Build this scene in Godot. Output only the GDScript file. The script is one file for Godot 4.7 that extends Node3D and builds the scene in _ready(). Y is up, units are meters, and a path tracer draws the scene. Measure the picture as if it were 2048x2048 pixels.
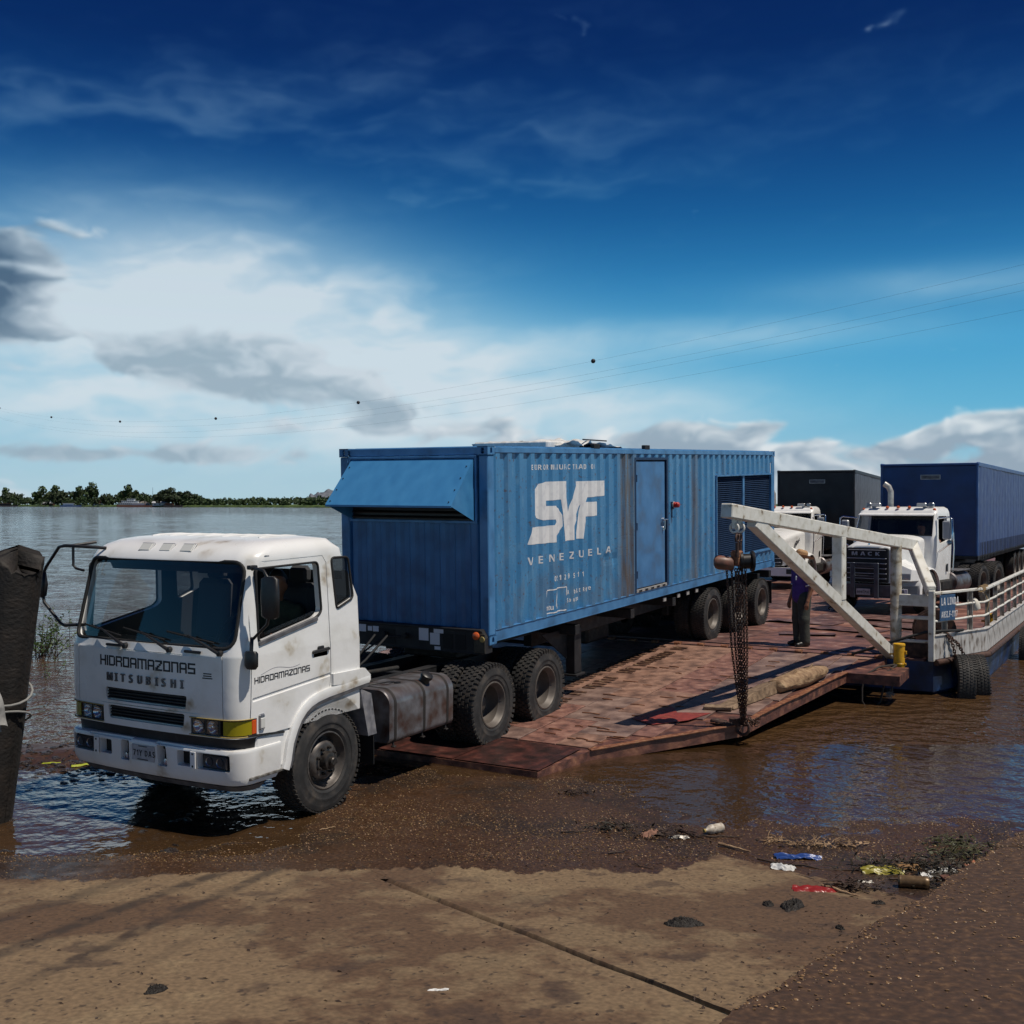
extends Node3D

const YAW := 30.53
var rng := RandomNumberGenerator.new()
var M := {}
var used := {}
var noise_big := FastNoiseLite.new()
var noise_fine := FastNoiseLite.new()
var noise_warp := FastNoiseLite.new()
var noise_cell := FastNoiseLite.new()
var rows_out := []
var row_job: Callable


# ---------------------------------------------------------------- mesh helper
class Mb:
	var st := SurfaceTool.new()
	var g := 1
	var n_tri := 0

	func _init() -> void:
		st.begin(Mesh.PRIMITIVE_TRIANGLES)
		st.set_smooth_group(-1)

	func flat() -> void:
		st.set_smooth_group(-1)

	func soft() -> void:
		g += 1
		st.set_smooth_group(g)

	func tri(a, b, c) -> void:
		n_tri += 1
		st.add_vertex(a)
		st.add_vertex(b)
		st.add_vertex(c)

	func quad(a, b, c, d) -> void:
		tri(a, b, c)
		tri(a, c, d)

	func face(pts: Array, from: Vector3) -> void:
		# a convex face turned away from the point «from»
		var mid := Vector3.ZERO
		for p in pts:
			mid += p
		mid /= pts.size()
		var nn := Vector3.ZERO
		for i in range(1, pts.size() - 1):
			nn += (pts[0] - pts[i + 1]).cross(pts[0] - pts[i])
		var flip := nn.dot(mid - from) < 0.0
		for i in range(1, pts.size() - 1):
			if flip:
				tri(pts[0], pts[i + 1], pts[i])
			else:
				tri(pts[0], pts[i], pts[i + 1])

	func box(c: Vector3, s: Vector3, bev := 0.0, b := Basis()) -> void:
		flat()
		var h := s * 0.5
		var e: float = minf(bev, 0.45 * minf(s.x, minf(s.y, s.z)))
		var P := func(x: float, y: float, z: float) -> Vector3: return c + b * Vector3(x, y, z)
		if e <= 0.0:
			for ax in 3:
				for sg in [-1.0, 1.0]:
					var q := []
					for k in [[-1, -1], [1, -1], [1, 1], [-1, 1]]:
						var w := Vector3.ZERO
						w[ax] = sg * h[ax]
						w[(ax + 1) % 3] = k[0] * h[(ax + 1) % 3]
						w[(ax + 2) % 3] = k[1] * h[(ax + 2) % 3]
						q.append(c + b * w)
					face(q, c)
			return
		for ax in 3:
			var u := (ax + 1) % 3
			var v := (ax + 2) % 3
			for sg in [-1.0, 1.0]:
				var q := []
				for k in [[-1, -1], [1, -1], [1, 1], [-1, 1]]:
					var w := Vector3.ZERO
					w[ax] = sg * h[ax]
					w[u] = k[0] * (h[u] - e)
					w[v] = k[1] * (h[v] - e)
					q.append(c + b * w)
				face(q, c)
			for su in [-1.0, 1.0]:
				for sv in [-1.0, 1.0]:
					var q := []
					for k in [[0, -1], [0, 1], [1, 1], [1, -1]]:
						var w := Vector3.ZERO
						w[ax] = k[1] * (h[ax] - e)
						w[u] = su * (h[u] - (e if k[0] == 1 else 0.0))
						w[v] = sv * (h[v] - (0.0 if k[0] == 1 else e))
						q.append(c + b * w)
					face(q, c)
		for sx in [-1.0, 1.0]:
			for sy in [-1.0, 1.0]:
				for sz in [-1.0, 1.0]:
					face([P.call(sx * h.x, sy * (h.y - e), sz * (h.z - e)), P.call(sx * (h.x - e), sy * h.y, sz * (h.z - e)), P.call(sx * (h.x - e), sy * (h.y - e), sz * h.z)], c)

	func bar(a: Vector3, b2: Vector3, w: float, t: float, up := Vector3.UP, bev := 0.0) -> void:
		# a beam of section w (across) by t (along up) from a to b2
		var z := (b2 - a).normalized()
		var x := up.cross(z)
		x = x.normalized() if x.length() > 0.001 else Vector3.RIGHT
		box((a + b2) * 0.5, Vector3(w, t, a.distance_to(b2)), bev, Basis(x, z.cross(x), z))

	func tube(pts: Array, r, n := 8, closed := false) -> void:
		soft()
		var m := pts.size()
		var rings := []
		var side := Vector3.ZERO
		for i in m:
			var t: Vector3
			if closed:
				t = (pts[(i + 1) % m] - pts[(i + m - 1) % m]).normalized()
			else:
				t = (pts[mini(i + 1, m - 1)] - pts[maxi(i - 1, 0)]).normalized()
			if side == Vector3.ZERO:
				side = t.cross(Vector3.UP if absf(t.y) < 0.9 else Vector3.RIGHT).normalized()
			side = (side - t * side.dot(t)).normalized()
			var up := t.cross(side)
			var rr: float = r[i] if r is Array else r
			var ring := []
			for k in n:
				var a := TAU * k / n
				ring.append(pts[i] + (side * cos(a) + up * sin(a)) * rr)
			rings.append(ring)
		for i in (m if closed else m - 1):
			var p: Array = rings[i]
			var q: Array = rings[(i + 1) % m]
			for k in n:
				quad(p[k], p[(k + 1) % n], q[(k + 1) % n], q[k])
		if not closed:
			flat()
			face(rings[0], pts[1])
			face(rings[m - 1], pts[m - 2])

	func lathe(prof: Array, xf := Transform3D(), n := 32, a0 := 0.0, a1 := TAU) -> void:
		soft()
		for i in prof.size() - 1:
			if i > 0:
				var d0: Vector2 = (prof[i] - prof[i - 1]).normalized()
				var d1: Vector2 = (prof[i + 1] - prof[i]).normalized()
				if d0.dot(d1) < 0.8:
					soft()
			for k in n:
				var b0 := a0 + (a1 - a0) * k / n
				var b1 := a0 + (a1 - a0) * (k + 1) / n
				var p := [prof[i], prof[i], prof[i + 1], prof[i + 1]]
				var ang := [b0, b1, b1, b0]
				var q := []
				for j in 4:
					q.append(xf * Vector3(p[j].x * cos(ang[j]), p[j].y, p[j].x * sin(ang[j])))
				if prof[i].x < 0.0005:
					tri(q[0], q[3], q[2])
				elif prof[i + 1].x < 0.0005:
					tri(q[0], q[2], q[1])
				else:
					quad(q[0], q[3], q[2], q[1])

	func prism(poly: PackedVector2Array, z0: float, z1: float, xf := Transform3D()) -> void:
		flat()
		var ids := Geometry2D.triangulate_polygon(poly)
		var mid := xf * Vector3(0, 0, (z0 + z1) * 0.5)
		var up := (xf.basis * Vector3(0, 0, z1 - z0)).normalized()
		for i in range(0, ids.size(), 3):
			for e in [z0, z1]:
				var q := []
				for j in 3:
					var p := poly[ids[i + j]]
					q.append(xf * Vector3(p.x, p.y, e))
				face(q, q[0] + up * (100.0 if e == z0 else -100.0))
		var cw := Geometry2D.is_polygon_clockwise(poly)
		var n := poly.size()
		for i in n:
			var a := poly[i]
			var b := poly[(i + 1) % n]
			var q := [xf * Vector3(a.x, a.y, z0), xf * Vector3(b.x, b.y, z0), xf * Vector3(b.x, b.y, z1), xf * Vector3(a.x, a.y, z1)]
			var out := Vector2(b.y - a.y, a.x - b.x) * (-1.0 if cw else 1.0)
			var o3 := xf.basis * Vector3(out.x, out.y, 0)
			face(q, (q[0] + q[2]) * 0.5 - o3.normalized())

	func loft(rings: Array, cap0 := true, cap1 := true, closed := true, smooth := true) -> void:
		if smooth:
			soft()
		else:
			flat()
		var mid := Vector3.ZERO
		for p in rings[0] + rings[-1]:
			mid += p
		mid /= rings[0].size() * 2.0
		var turned := 0.0
		for i in rings.size() - 1:
			var p: Array = rings[i]
			var q: Array = rings[i + 1]
			for k in p.size():
				var n1: Vector3 = (p[k] - q[(k + 1) % p.size()]).cross(p[k] - p[(k + 1) % p.size()])
				turned += n1.dot(p[k] - mid)
		for i in rings.size() - 1:
			var p: Array = rings[i]
			var q: Array = rings[i + 1]
			var n := p.size()
			for k in (n if closed else n - 1):
				if turned < 0.0:
					quad(p[k], q[k], q[(k + 1) % n], p[(k + 1) % n])
				else:
					quad(p[k], p[(k + 1) % n], q[(k + 1) % n], q[k])
		flat()
		if cap0:
			face(rings[0], mid)
		if cap1:
			face(rings[-1], mid)

	func ring_fill(a: Array, b: Array, from: Vector3) -> void:
		flat()
		var n := a.size()
		for k in n:
			face([a[k], a[(k + 1) % n], b[(k + 1) % n], b[k]], from)

	func done() -> ArrayMesh:
		st.generate_normals()
		st.index()
		return st.commit()


# ---------------------------------------------------------------- naming
func numbered(key: String, called: String) -> String:
	var k := key + "/" + called
	if not used.has(k):
		used[k] = 0
		return called
	used[k] += 1
	return "%s_%03d" % [called, used[k]]


func thing(called: String, label: String, category: String, at := Vector3.ZERO, turn := Vector3.ZERO, group := "") -> Node3D:
	var o := Node3D.new()
	o.name = numbered("", called)
	add_child(o)
	o.position = at
	o.rotation = turn
	o.set_meta("label", label)
	o.set_meta("category", category)
	if group != "":
		o.set_meta("group", group)
	return o


func tag(o: Node3D, label: String, category: String, group := "") -> Node3D:
	o.set_meta("label", label)
	o.set_meta("category", category)
	if group != "":
		o.set_meta("group", group)
	return o


func part(called: String, mesh, m: Material, parent: Node = null, at := Vector3.ZERO, turn := Vector3.ZERO) -> MeshInstance3D:
	var o := MeshInstance3D.new()
	var p: Node = parent if parent else self
	o.name = numbered("" if parent == null else str(p.get_path()), called)
	o.mesh = mesh.done() if mesh is Mb else mesh
	for i in (o.mesh.get_surface_count() if m else 0):
		o.set_surface_override_material(i, m)
	p.add_child(o)
	o.position = at
	o.rotation = turn
	return o


func node(called: String, parent: Node, at := Vector3.ZERO, turn := Vector3.ZERO) -> Node3D:
	var o := Node3D.new()
	o.name = numbered(str(parent.get_path()), called)
	parent.add_child(o)
	o.position = at
	o.rotation = turn
	return o


func structure(o: Node3D) -> Node3D:
	o.set_meta("kind", "structure")
	return o


func copy(o: Node3D, base: String, at: Vector3, turn := Vector3.ZERO, label := "") -> Node3D:
	var c: Node3D = o.duplicate()
	c.name = numbered("", base)
	add_child(c)
	c.position = at
	c.rotation = turn
	if label != "":
		c.set_meta("label", label)
	return c


# ---------------------------------------------------------------- materials
func noise_tex(seed_: int, freq: float, oct: int, ramp: Gradient = null, size := 256, type := FastNoiseLite.TYPE_SIMPLEX_SMOOTH) -> NoiseTexture2D:
	var n := FastNoiseLite.new()
	n.seed = seed_
	n.noise_type = type
	n.frequency = freq
	n.fractal_octaves = oct
	var t := NoiseTexture2D.new()
	t.width = size
	t.height = size
	t.seamless = true
	t.noise = n
	if ramp:
		t.color_ramp = ramp
	return t


func ramp(stops: Array) -> Gradient:
	var g := Gradient.new()
	var o := PackedFloat32Array()
	var c := PackedColorArray()
	for s in stops:
		o.append(s[0])
		c.append(s[1])
	g.offsets = o
	g.colors = c
	return g


func mat(key: String, c: Color, rough := 0.6, metal := 0.0) -> StandardMaterial3D:
	var m := StandardMaterial3D.new()
	m.resource_name = key
	m.albedo_color = c
	m.roughness = rough
	m.metallic = metal
	M[key] = m
	return m


var shared_rough: NoiseTexture2D
var shared_bump: NoiseTexture2D


func worn(key: String, stops: Array, rough := 0.6, metal := 0.0, metres := 1.0, bump := 0.0, freq := 0.012, oct := 5, seed_ := -1) -> StandardMaterial3D:
	# a surface whose colour wanders between the stops over «metres»
	var m := mat(key, Color.WHITE, rough, metal)
	m.albedo_texture = noise_tex(hash(key) % 10000 if seed_ < 0 else seed_, freq, oct, ramp(stops))
	m.uv1_triplanar = true
	m.uv1_scale = Vector3.ONE / metres
	m.roughness_texture = shared_rough
	m.roughness_texture_channel = BaseMaterial3D.TEXTURE_CHANNEL_RED
	if bump > 0.0:
		m.heightmap_enabled = true
		m.heightmap_texture = shared_bump
		m.heightmap_scale = bump
	return m


func glass(key: String, c: Color, alpha: float) -> StandardMaterial3D:
	var m := mat(key, Color(c, alpha), 0.04)
	m.transparency = BaseMaterial3D.TRANSPARENCY_ALPHA
	return m


# ---------------------------------------------------------------- computed pictures, row by row on all cores
func picture(w: int, h: int, channels: int, job: Callable) -> Image:
	# job(row) returns a PackedByteArray of w * channels bytes
	rows_out = []
	rows_out.resize(h)
	row_job = job
	var id := WorkerThreadPool.add_group_task(_row, h, -1, true)
	WorkerThreadPool.wait_for_group_task_completion(id)
	var all := PackedByteArray()
	for r in rows_out:
		all.append_array(r)
	rows_out = []
	return Image.create_from_data(w, h, false, [0, Image.FORMAT_L8, 0, Image.FORMAT_RGB8, Image.FORMAT_RGBA8][channels], all)


func _row(i: int) -> void:
	rows_out[i] = row_job.call(i)


func sm(a: float, b: float, x: float) -> float:
	return smoothstep(a, b, x)


# ---------------------------------------------------------------- text as flat triangles
var text_cache := {}


func text_tris(s: String, height: float, bold := true, spacing := 0.0, squeeze := 1.0) -> PackedVector2Array:
	# cap height «height», left end at 0, baseline at 0
	var out := PackedVector2Array()
	var x := 0.0
	for ch in s:
		if ch == " ":
			x += height * 0.45 * squeeze + spacing
			continue
		var key := ch + str(bold)
		if not text_cache.has(key):
			var f := SystemFont.new()
			f.font_names = PackedStringArray(["Droid Sans"])
			f.font_weight = 700 if bold else 400
			var t := TextMesh.new()
			t.font = f
			t.font_size = 64
			t.pixel_size = 0.01
			t.depth = 0.0
			t.text = ch
			var a := t.get_mesh_arrays()
			var v: PackedVector3Array = a[Mesh.ARRAY_VERTEX]
			var idx: PackedInt32Array = a[Mesh.ARRAY_INDEX]
			var tr := PackedVector2Array()
			var lo := 1e9
			var hi := -1e9
			var ylo := 1e9
			var yhi := -1e9
			for i in idx:
				tr.append(Vector2(v[i].x, v[i].y))
				lo = minf(lo, v[i].x)
				hi = maxf(hi, v[i].x)
				ylo = minf(ylo, v[i].y)
				yhi = maxf(yhi, v[i].y)
			text_cache[key] = [tr, lo, hi, ylo, yhi]
		var e: Array = text_cache[key]
		var ref: Array = text_cache.get("H" + str(bold), [])
		if ref.is_empty():
			text_tris("H", 1.0, bold)
			ref = text_cache["H" + str(bold)]
		var k: float = height / (ref[4] - ref[3])
		var tr2: PackedVector2Array = e[0]
		for p in tr2:
			out.append(Vector2(x + (p.x - e[1]) * k * squeeze, (p.y - ref[3]) * k))
		x += (e[2] - e[1]) * k * squeeze + height * 0.16 + spacing
	return out


func raised(m: Mb, tris: PackedVector2Array, xf, depth: float) -> void:
	# lettering that stands proud by depth: xf is a Transform3D, or a function (x, y, height) on a curved face
	m.flat()
	var put := func(p: Vector2, h: float) -> Vector3: return xf * Vector3(p.x, p.y, h) if xf is Transform3D else xf.call(p.x, p.y, h)
	var edges := {}
	for i in range(0, tris.size(), 3):
		var mid := (tris[i] + tris[i + 1] + tris[i + 2]) / 3.0
		m.face([put.call(tris[i], depth), put.call(tris[i + 1], depth), put.call(tris[i + 2], depth)], put.call(mid, depth - 0.05))
		for j in 3:
			var a := tris[i + j]
			var b := tris[i + (j + 1) % 3]
			var ka := "%d,%d" % [roundi(a.x * 1e5), roundi(a.y * 1e5)]
			var kb := "%d,%d" % [roundi(b.x * 1e5), roundi(b.y * 1e5)]
			if edges.has(kb + "|" + ka):
				edges.erase(kb + "|" + ka)
			else:
				edges[ka + "|" + kb] = [a, b, mid]
	for e in edges.values():
		m.face([put.call(e[0], 0.0), put.call(e[1], 0.0), put.call(e[1], depth), put.call(e[0], depth)], put.call(e[2], depth * 0.5))


# square stroke letters for the company name on the tractor: rows of rectangles on a 10 by 12 grid
const STROKES := {
	"H": [[0, 0, 2, 12], [8, 0, 10, 12], [2, 5, 8, 7]], "I": [[0, 0, 2, 12]],
	"D": [[0, 0, 2, 12], [2, 0, 8, 2], [2, 10, 8, 12], [8, 1, 10, 11]],
	"R": [[0, 0, 2, 12], [2, 10, 8, 12], [8, 7, 10, 11.5], [2, 5, 9, 7], [8, 0, 10, 5]],
	"O": [[0, 0, 2, 12], [2, 0, 8, 2], [2, 10, 8, 12], [8, 0, 10, 12]],
	"A": [[0, 0, 2, 11], [1, 11, 9, 12], [2, 10, 8, 11], [8, 0, 10, 11], [2, 4, 8, 6]],
	"M": [[0, 0, 2, 12], [2, 10, 12, 12], [6, 0, 8, 10], [12, 0, 14, 12]],
	"Z": [[0, 10, 10, 12], [7, 8, 10, 10], [5, 6, 8, 8], [2.5, 4, 6, 6], [0, 2, 4, 4], [0, 0, 10, 2]],
	"N": [[0, 0, 2, 12], [2, 10, 10, 12], [8, 0, 10, 10]],
	"S": [[0, 10, 10, 12], [0, 5, 2, 10], [2, 5, 10, 7], [8, 0, 10, 5], [0, 0, 8, 2]],
}


func stroke_tris(s: String, height: float, width: float) -> PackedVector2Array:
	var out := PackedVector2Array()
	var total := 0.0
	for ch in s:
		total += {"I": 2.0, "M": 14.0}.get(ch, 10.0) + 1.6
	total -= 1.6
	var kx := width / total
	var ky := height / 12.0
	var x := 0.0
	for ch in s:
		for r in STROKES[ch]:
			var a := Vector2((x + r[0]) * kx, r[1] * ky)
			var c := Vector2((x + r[2]) * kx, r[3] * ky)
			out.append_array([a, Vector2(c.x, a.y), c, a, c, Vector2(a.x, c.y)])
		x += {"I": 2.0, "M": 14.0}.get(ch, 10.0) + 1.6
	return out


# ---------------------------------------------------------------- normals by angle, for meshes that come out of booleans and lofts
func smoothed(mesh: Mesh, degrees := 32.0) -> ArrayMesh:
	var limit := cos(deg_to_rad(degrees))
	var m := ArrayMesh.new()
	for sf in mesh.get_surface_count():
		var src := mesh.surface_get_arrays(sf)
		var pts: PackedVector3Array = src[Mesh.ARRAY_VERTEX]
		var v := PackedVector3Array()
		if src[Mesh.ARRAY_INDEX] != null:
			for i in src[Mesh.ARRAY_INDEX]:
				v.append(pts[i])
		else:
			v = pts
		var count := v.size() / 3
		var fn := PackedVector3Array()
		var wn := PackedVector3Array()
		fn.resize(count)
		wn.resize(count)
		var at := {}
		for f in count:
			var n := (v[f * 3] - v[f * 3 + 2]).cross(v[f * 3] - v[f * 3 + 1])
			wn[f] = n
			fn[f] = n.normalized()
			for j in 3:
				var k := Vector3i((v[f * 3 + j] * 5000.0).round())
				if not at.has(k):
					at[k] = PackedInt32Array()
				at[k].append(f)
		var normals := PackedVector3Array()
		normals.resize(v.size())
		for f in count:
			for j in 3:
				var k := Vector3i((v[f * 3 + j] * 5000.0).round())
				var sum := Vector3.ZERO
				for o in at[k]:
					if fn[o].dot(fn[f]) > limit:
						sum += wn[o]
				normals[f * 3 + j] = sum.normalized() if sum.length() > 1e-12 else fn[f]
		var a := []
		a.resize(Mesh.ARRAY_MAX)
		a[Mesh.ARRAY_VERTEX] = v
		a[Mesh.ARRAY_NORMAL] = normals
		m.add_surface_from_arrays(Mesh.PRIMITIVE_TRIANGLES, a)
		m.surface_set_material(m.get_surface_count() - 1, mesh.surface_get_material(sf))
	return m


func carve(solid: Mesh, cuts: Array, skin: Material = null, lining: Material = null) -> ArrayMesh:
	# solid minus every mesh of cuts; the first cut leaves the lining on its faces, the others the skin
	var root := CSGCombiner3D.new()
	root.name = "carving"
	add_child(root)
	var a := CSGMesh3D.new()
	a.mesh = solid
	a.material = skin
	root.add_child(a)
	for c in cuts:
		var b := CSGMesh3D.new()
		b.mesh = c
		b.operation = CSGShape3D.OPERATION_SUBTRACTION
		b.material = lining if c == cuts[0] and lining else skin
		root.add_child(b)
	await get_tree().process_frame
	await get_tree().process_frame
	var m: ArrayMesh = root.bake_static_mesh()
	var out := smoothed(m)
	remove_child(root)
	root.free()
	return out


func solid_box(c: Vector3, s: Vector3) -> ArrayMesh:
	var m := Mb.new()
	m.box(c, s)
	return m.done()


func solid_prism(poly: PackedVector2Array, z0: float, z1: float, xf := Transform3D()) -> ArrayMesh:
	var m := Mb.new()
	m.prism(poly, z0, z1, xf)
	return m.done()


func rounded(poly: Array, r: float, n := 4) -> PackedVector2Array:
	# a polygon with its corners rounded
	var out := PackedVector2Array()
	var m := poly.size()
	for i in m:
		var p: Vector2 = poly[i]
		var a: Vector2 = poly[(i + m - 1) % m]
		var b: Vector2 = poly[(i + 1) % m]
		var ra: float = minf(r, 0.45 * minf(p.distance_to(a), p.distance_to(b)))
		var s := p + (a - p).normalized() * ra
		var e := p + (b - p).normalized() * ra
		for k in n + 1:
			var t := float(k) / n
			out.append(s.lerp(p, t).lerp(p.lerp(e, t), t))
	return out


func grid(nu: int, nv: int, at: Callable, uv = null) -> ArrayMesh:
	var v := PackedVector3Array()
	var n := PackedVector3Array()
	var t := PackedVector2Array()
	var idx := PackedInt32Array()
	v.resize((nu + 1) * (nv + 1))
	n.resize(v.size())
	t.resize(v.size())
	for j in nv + 1:
		for i in nu + 1:
			var k := j * (nu + 1) + i
			v[k] = at.call(float(i) / nu, float(j) / nv)
			t[k] = uv.call(v[k]) if uv != null else Vector2(float(i) / nu, float(j) / nv)
	for j in nv:
		for i in nu:
			var k := j * (nu + 1) + i
			idx.append_array([k, k + nu + 2, k + 1, k, k + nu + 1, k + nu + 2])
	for j in nv + 1:
		for i in nu + 1:
			var k := j * (nu + 1) + i
			var du := v[j * (nu + 1) + mini(i + 1, nu)] - v[j * (nu + 1) + maxi(i - 1, 0)]
			var dv := v[mini(j + 1, nv) * (nu + 1) + i] - v[maxi(j - 1, 0) * (nu + 1) + i]
			n[k] = du.cross(dv).normalized()
	var a := []
	a.resize(Mesh.ARRAY_MAX)
	a[Mesh.ARRAY_VERTEX] = v
	a[Mesh.ARRAY_NORMAL] = n
	a[Mesh.ARRAY_TEX_UV] = t
	a[Mesh.ARRAY_INDEX] = idx
	var m := ArrayMesh.new()
	m.add_surface_from_arrays(Mesh.PRIMITIVE_TRIANGLES, a)
	return m


# ---------------------------------------------------------------- bodies: tapered capsules joined with a smooth minimum, meshed as surface nets
func body(bones: Array, cell: float, k := 0.05) -> ArrayMesh:
	var lo := Vector3.ONE * 1e9
	var hi := -lo
	for b in bones:
		for e in [[b[0], b[1]], [b[2], b[3]]]:
			lo = lo.min(e[0] - Vector3.ONE * (e[1] + cell * 3.0))
			hi = hi.max(e[0] + Vector3.ONE * (e[1] + cell * 3.0))
	var n := Vector3i(((hi - lo) / cell).ceil()) + Vector3i.ONE
	var f := PackedFloat32Array()
	f.resize(n.x * n.y * n.z)
	f.fill(1.0)
	for b in bones:
		var pa: Vector3 = b[0]
		var pb: Vector3 = b[2]
		var reach: float = maxf(b[1], b[3]) + k + cell * 2.0
		var i0 := Vector3i(((pa.min(pb) - Vector3.ONE * reach - lo) / cell).floor()).clamp(Vector3i.ZERO, n - Vector3i.ONE)
		var i1 := Vector3i(((pa.max(pb) + Vector3.ONE * reach - lo) / cell).ceil()).clamp(Vector3i.ZERO, n - Vector3i.ONE)
		var ab := pb - pa
		var ll := maxf(ab.length_squared(), 1e-9)
		for z in range(i0.z, i1.z + 1):
			for y in range(i0.y, i1.y + 1):
				for x in range(i0.x, i1.x + 1):
					var p := lo + Vector3(x, y, z) * cell
					var t := clampf((p - pa).dot(ab) / ll, 0.0, 1.0)
					var d: float = p.distance_to(pa + ab * t) - lerpf(b[1], b[3], t)
					var at := (z * n.y + y) * n.x + x
					var h := maxf(k - absf(f[at] - d), 0.0) / k
					f[at] = minf(f[at], d) - h * h * k * 0.25
	var ids := {}
	var v := PackedVector3Array()
	var idx := PackedInt32Array()
	var step := [1, n.x, n.x * n.y]
	for z in n.z - 1:
		for y in n.y - 1:
			for x in n.x - 1:
				var at := (z * n.y + y) * n.x + x
				var neg := 0
				for c in 8:
					if f[at + (c & 1) * step[0] + ((c >> 1) & 1) * step[1] + ((c >> 2) & 1) * step[2]] < 0.0:
						neg += 1
				if neg == 0 or neg == 8:
					continue
				var s := Vector3.ZERO
				var cnt := 0
				for e in [[0, 1], [2, 3], [4, 5], [6, 7], [0, 2], [1, 3], [4, 6], [5, 7], [0, 4], [1, 5], [2, 6], [3, 7]]:
					var va: float = f[at + (e[0] & 1) * step[0] + ((e[0] >> 1) & 1) * step[1] + ((e[0] >> 2) & 1) * step[2]]
					var vb: float = f[at + (e[1] & 1) * step[0] + ((e[1] >> 1) & 1) * step[1] + ((e[1] >> 2) & 1) * step[2]]
					if (va < 0.0) != (vb < 0.0):
						var t := va / (va - vb)
						s += Vector3(e[0] & 1, (e[0] >> 1) & 1, (e[0] >> 2) & 1).lerp(Vector3(e[1] & 1, (e[1] >> 1) & 1, (e[1] >> 2) & 1), t)
						cnt += 1
				ids[at] = v.size()
				v.append(lo + (Vector3(x, y, z) + s / cnt) * cell)
	for z in range(1, n.z - 1):
		for y in range(1, n.y - 1):
			for x in range(1, n.x - 1):
				var at := (z * n.y + y) * n.x + x
				for ax in 3:
					var inside := f[at] < 0.0
					if inside == (f[at + step[ax]] < 0.0):
						continue
					var u: int = step[(ax + 1) % 3]
					var w: int = step[(ax + 2) % 3]
					var q := [at, at - u, at - u - w, at - w]
					if not (ids.has(q[0]) and ids.has(q[1]) and ids.has(q[2]) and ids.has(q[3])):
						continue
					var a: int = ids[q[0]]
					var b2: int = ids[q[1]]
					var c: int = ids[q[2]]
					var d2: int = ids[q[3]]
					if inside:
						idx.append_array([a, c, b2, a, d2, c])
					else:
						idx.append_array([a, b2, c, a, c, d2])
	var nn := PackedVector3Array()
	nn.resize(v.size())
	for i in range(0, idx.size(), 3):
		var m := (v[idx[i]] - v[idx[i + 2]]).cross(v[idx[i]] - v[idx[i + 1]])
		for j in 3:
			nn[idx[i + j]] += m
	for i in nn.size():
		nn[i] = nn[i].normalized()
	var arr := []
	arr.resize(Mesh.ARRAY_MAX)
	arr[Mesh.ARRAY_VERTEX] = v
	arr[Mesh.ARRAY_NORMAL] = nn
	arr[Mesh.ARRAY_INDEX] = idx
	var mm := ArrayMesh.new()
	mm.add_surface_from_arrays(Mesh.PRIMITIVE_TRIANGLES, arr)
	return mm


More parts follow.
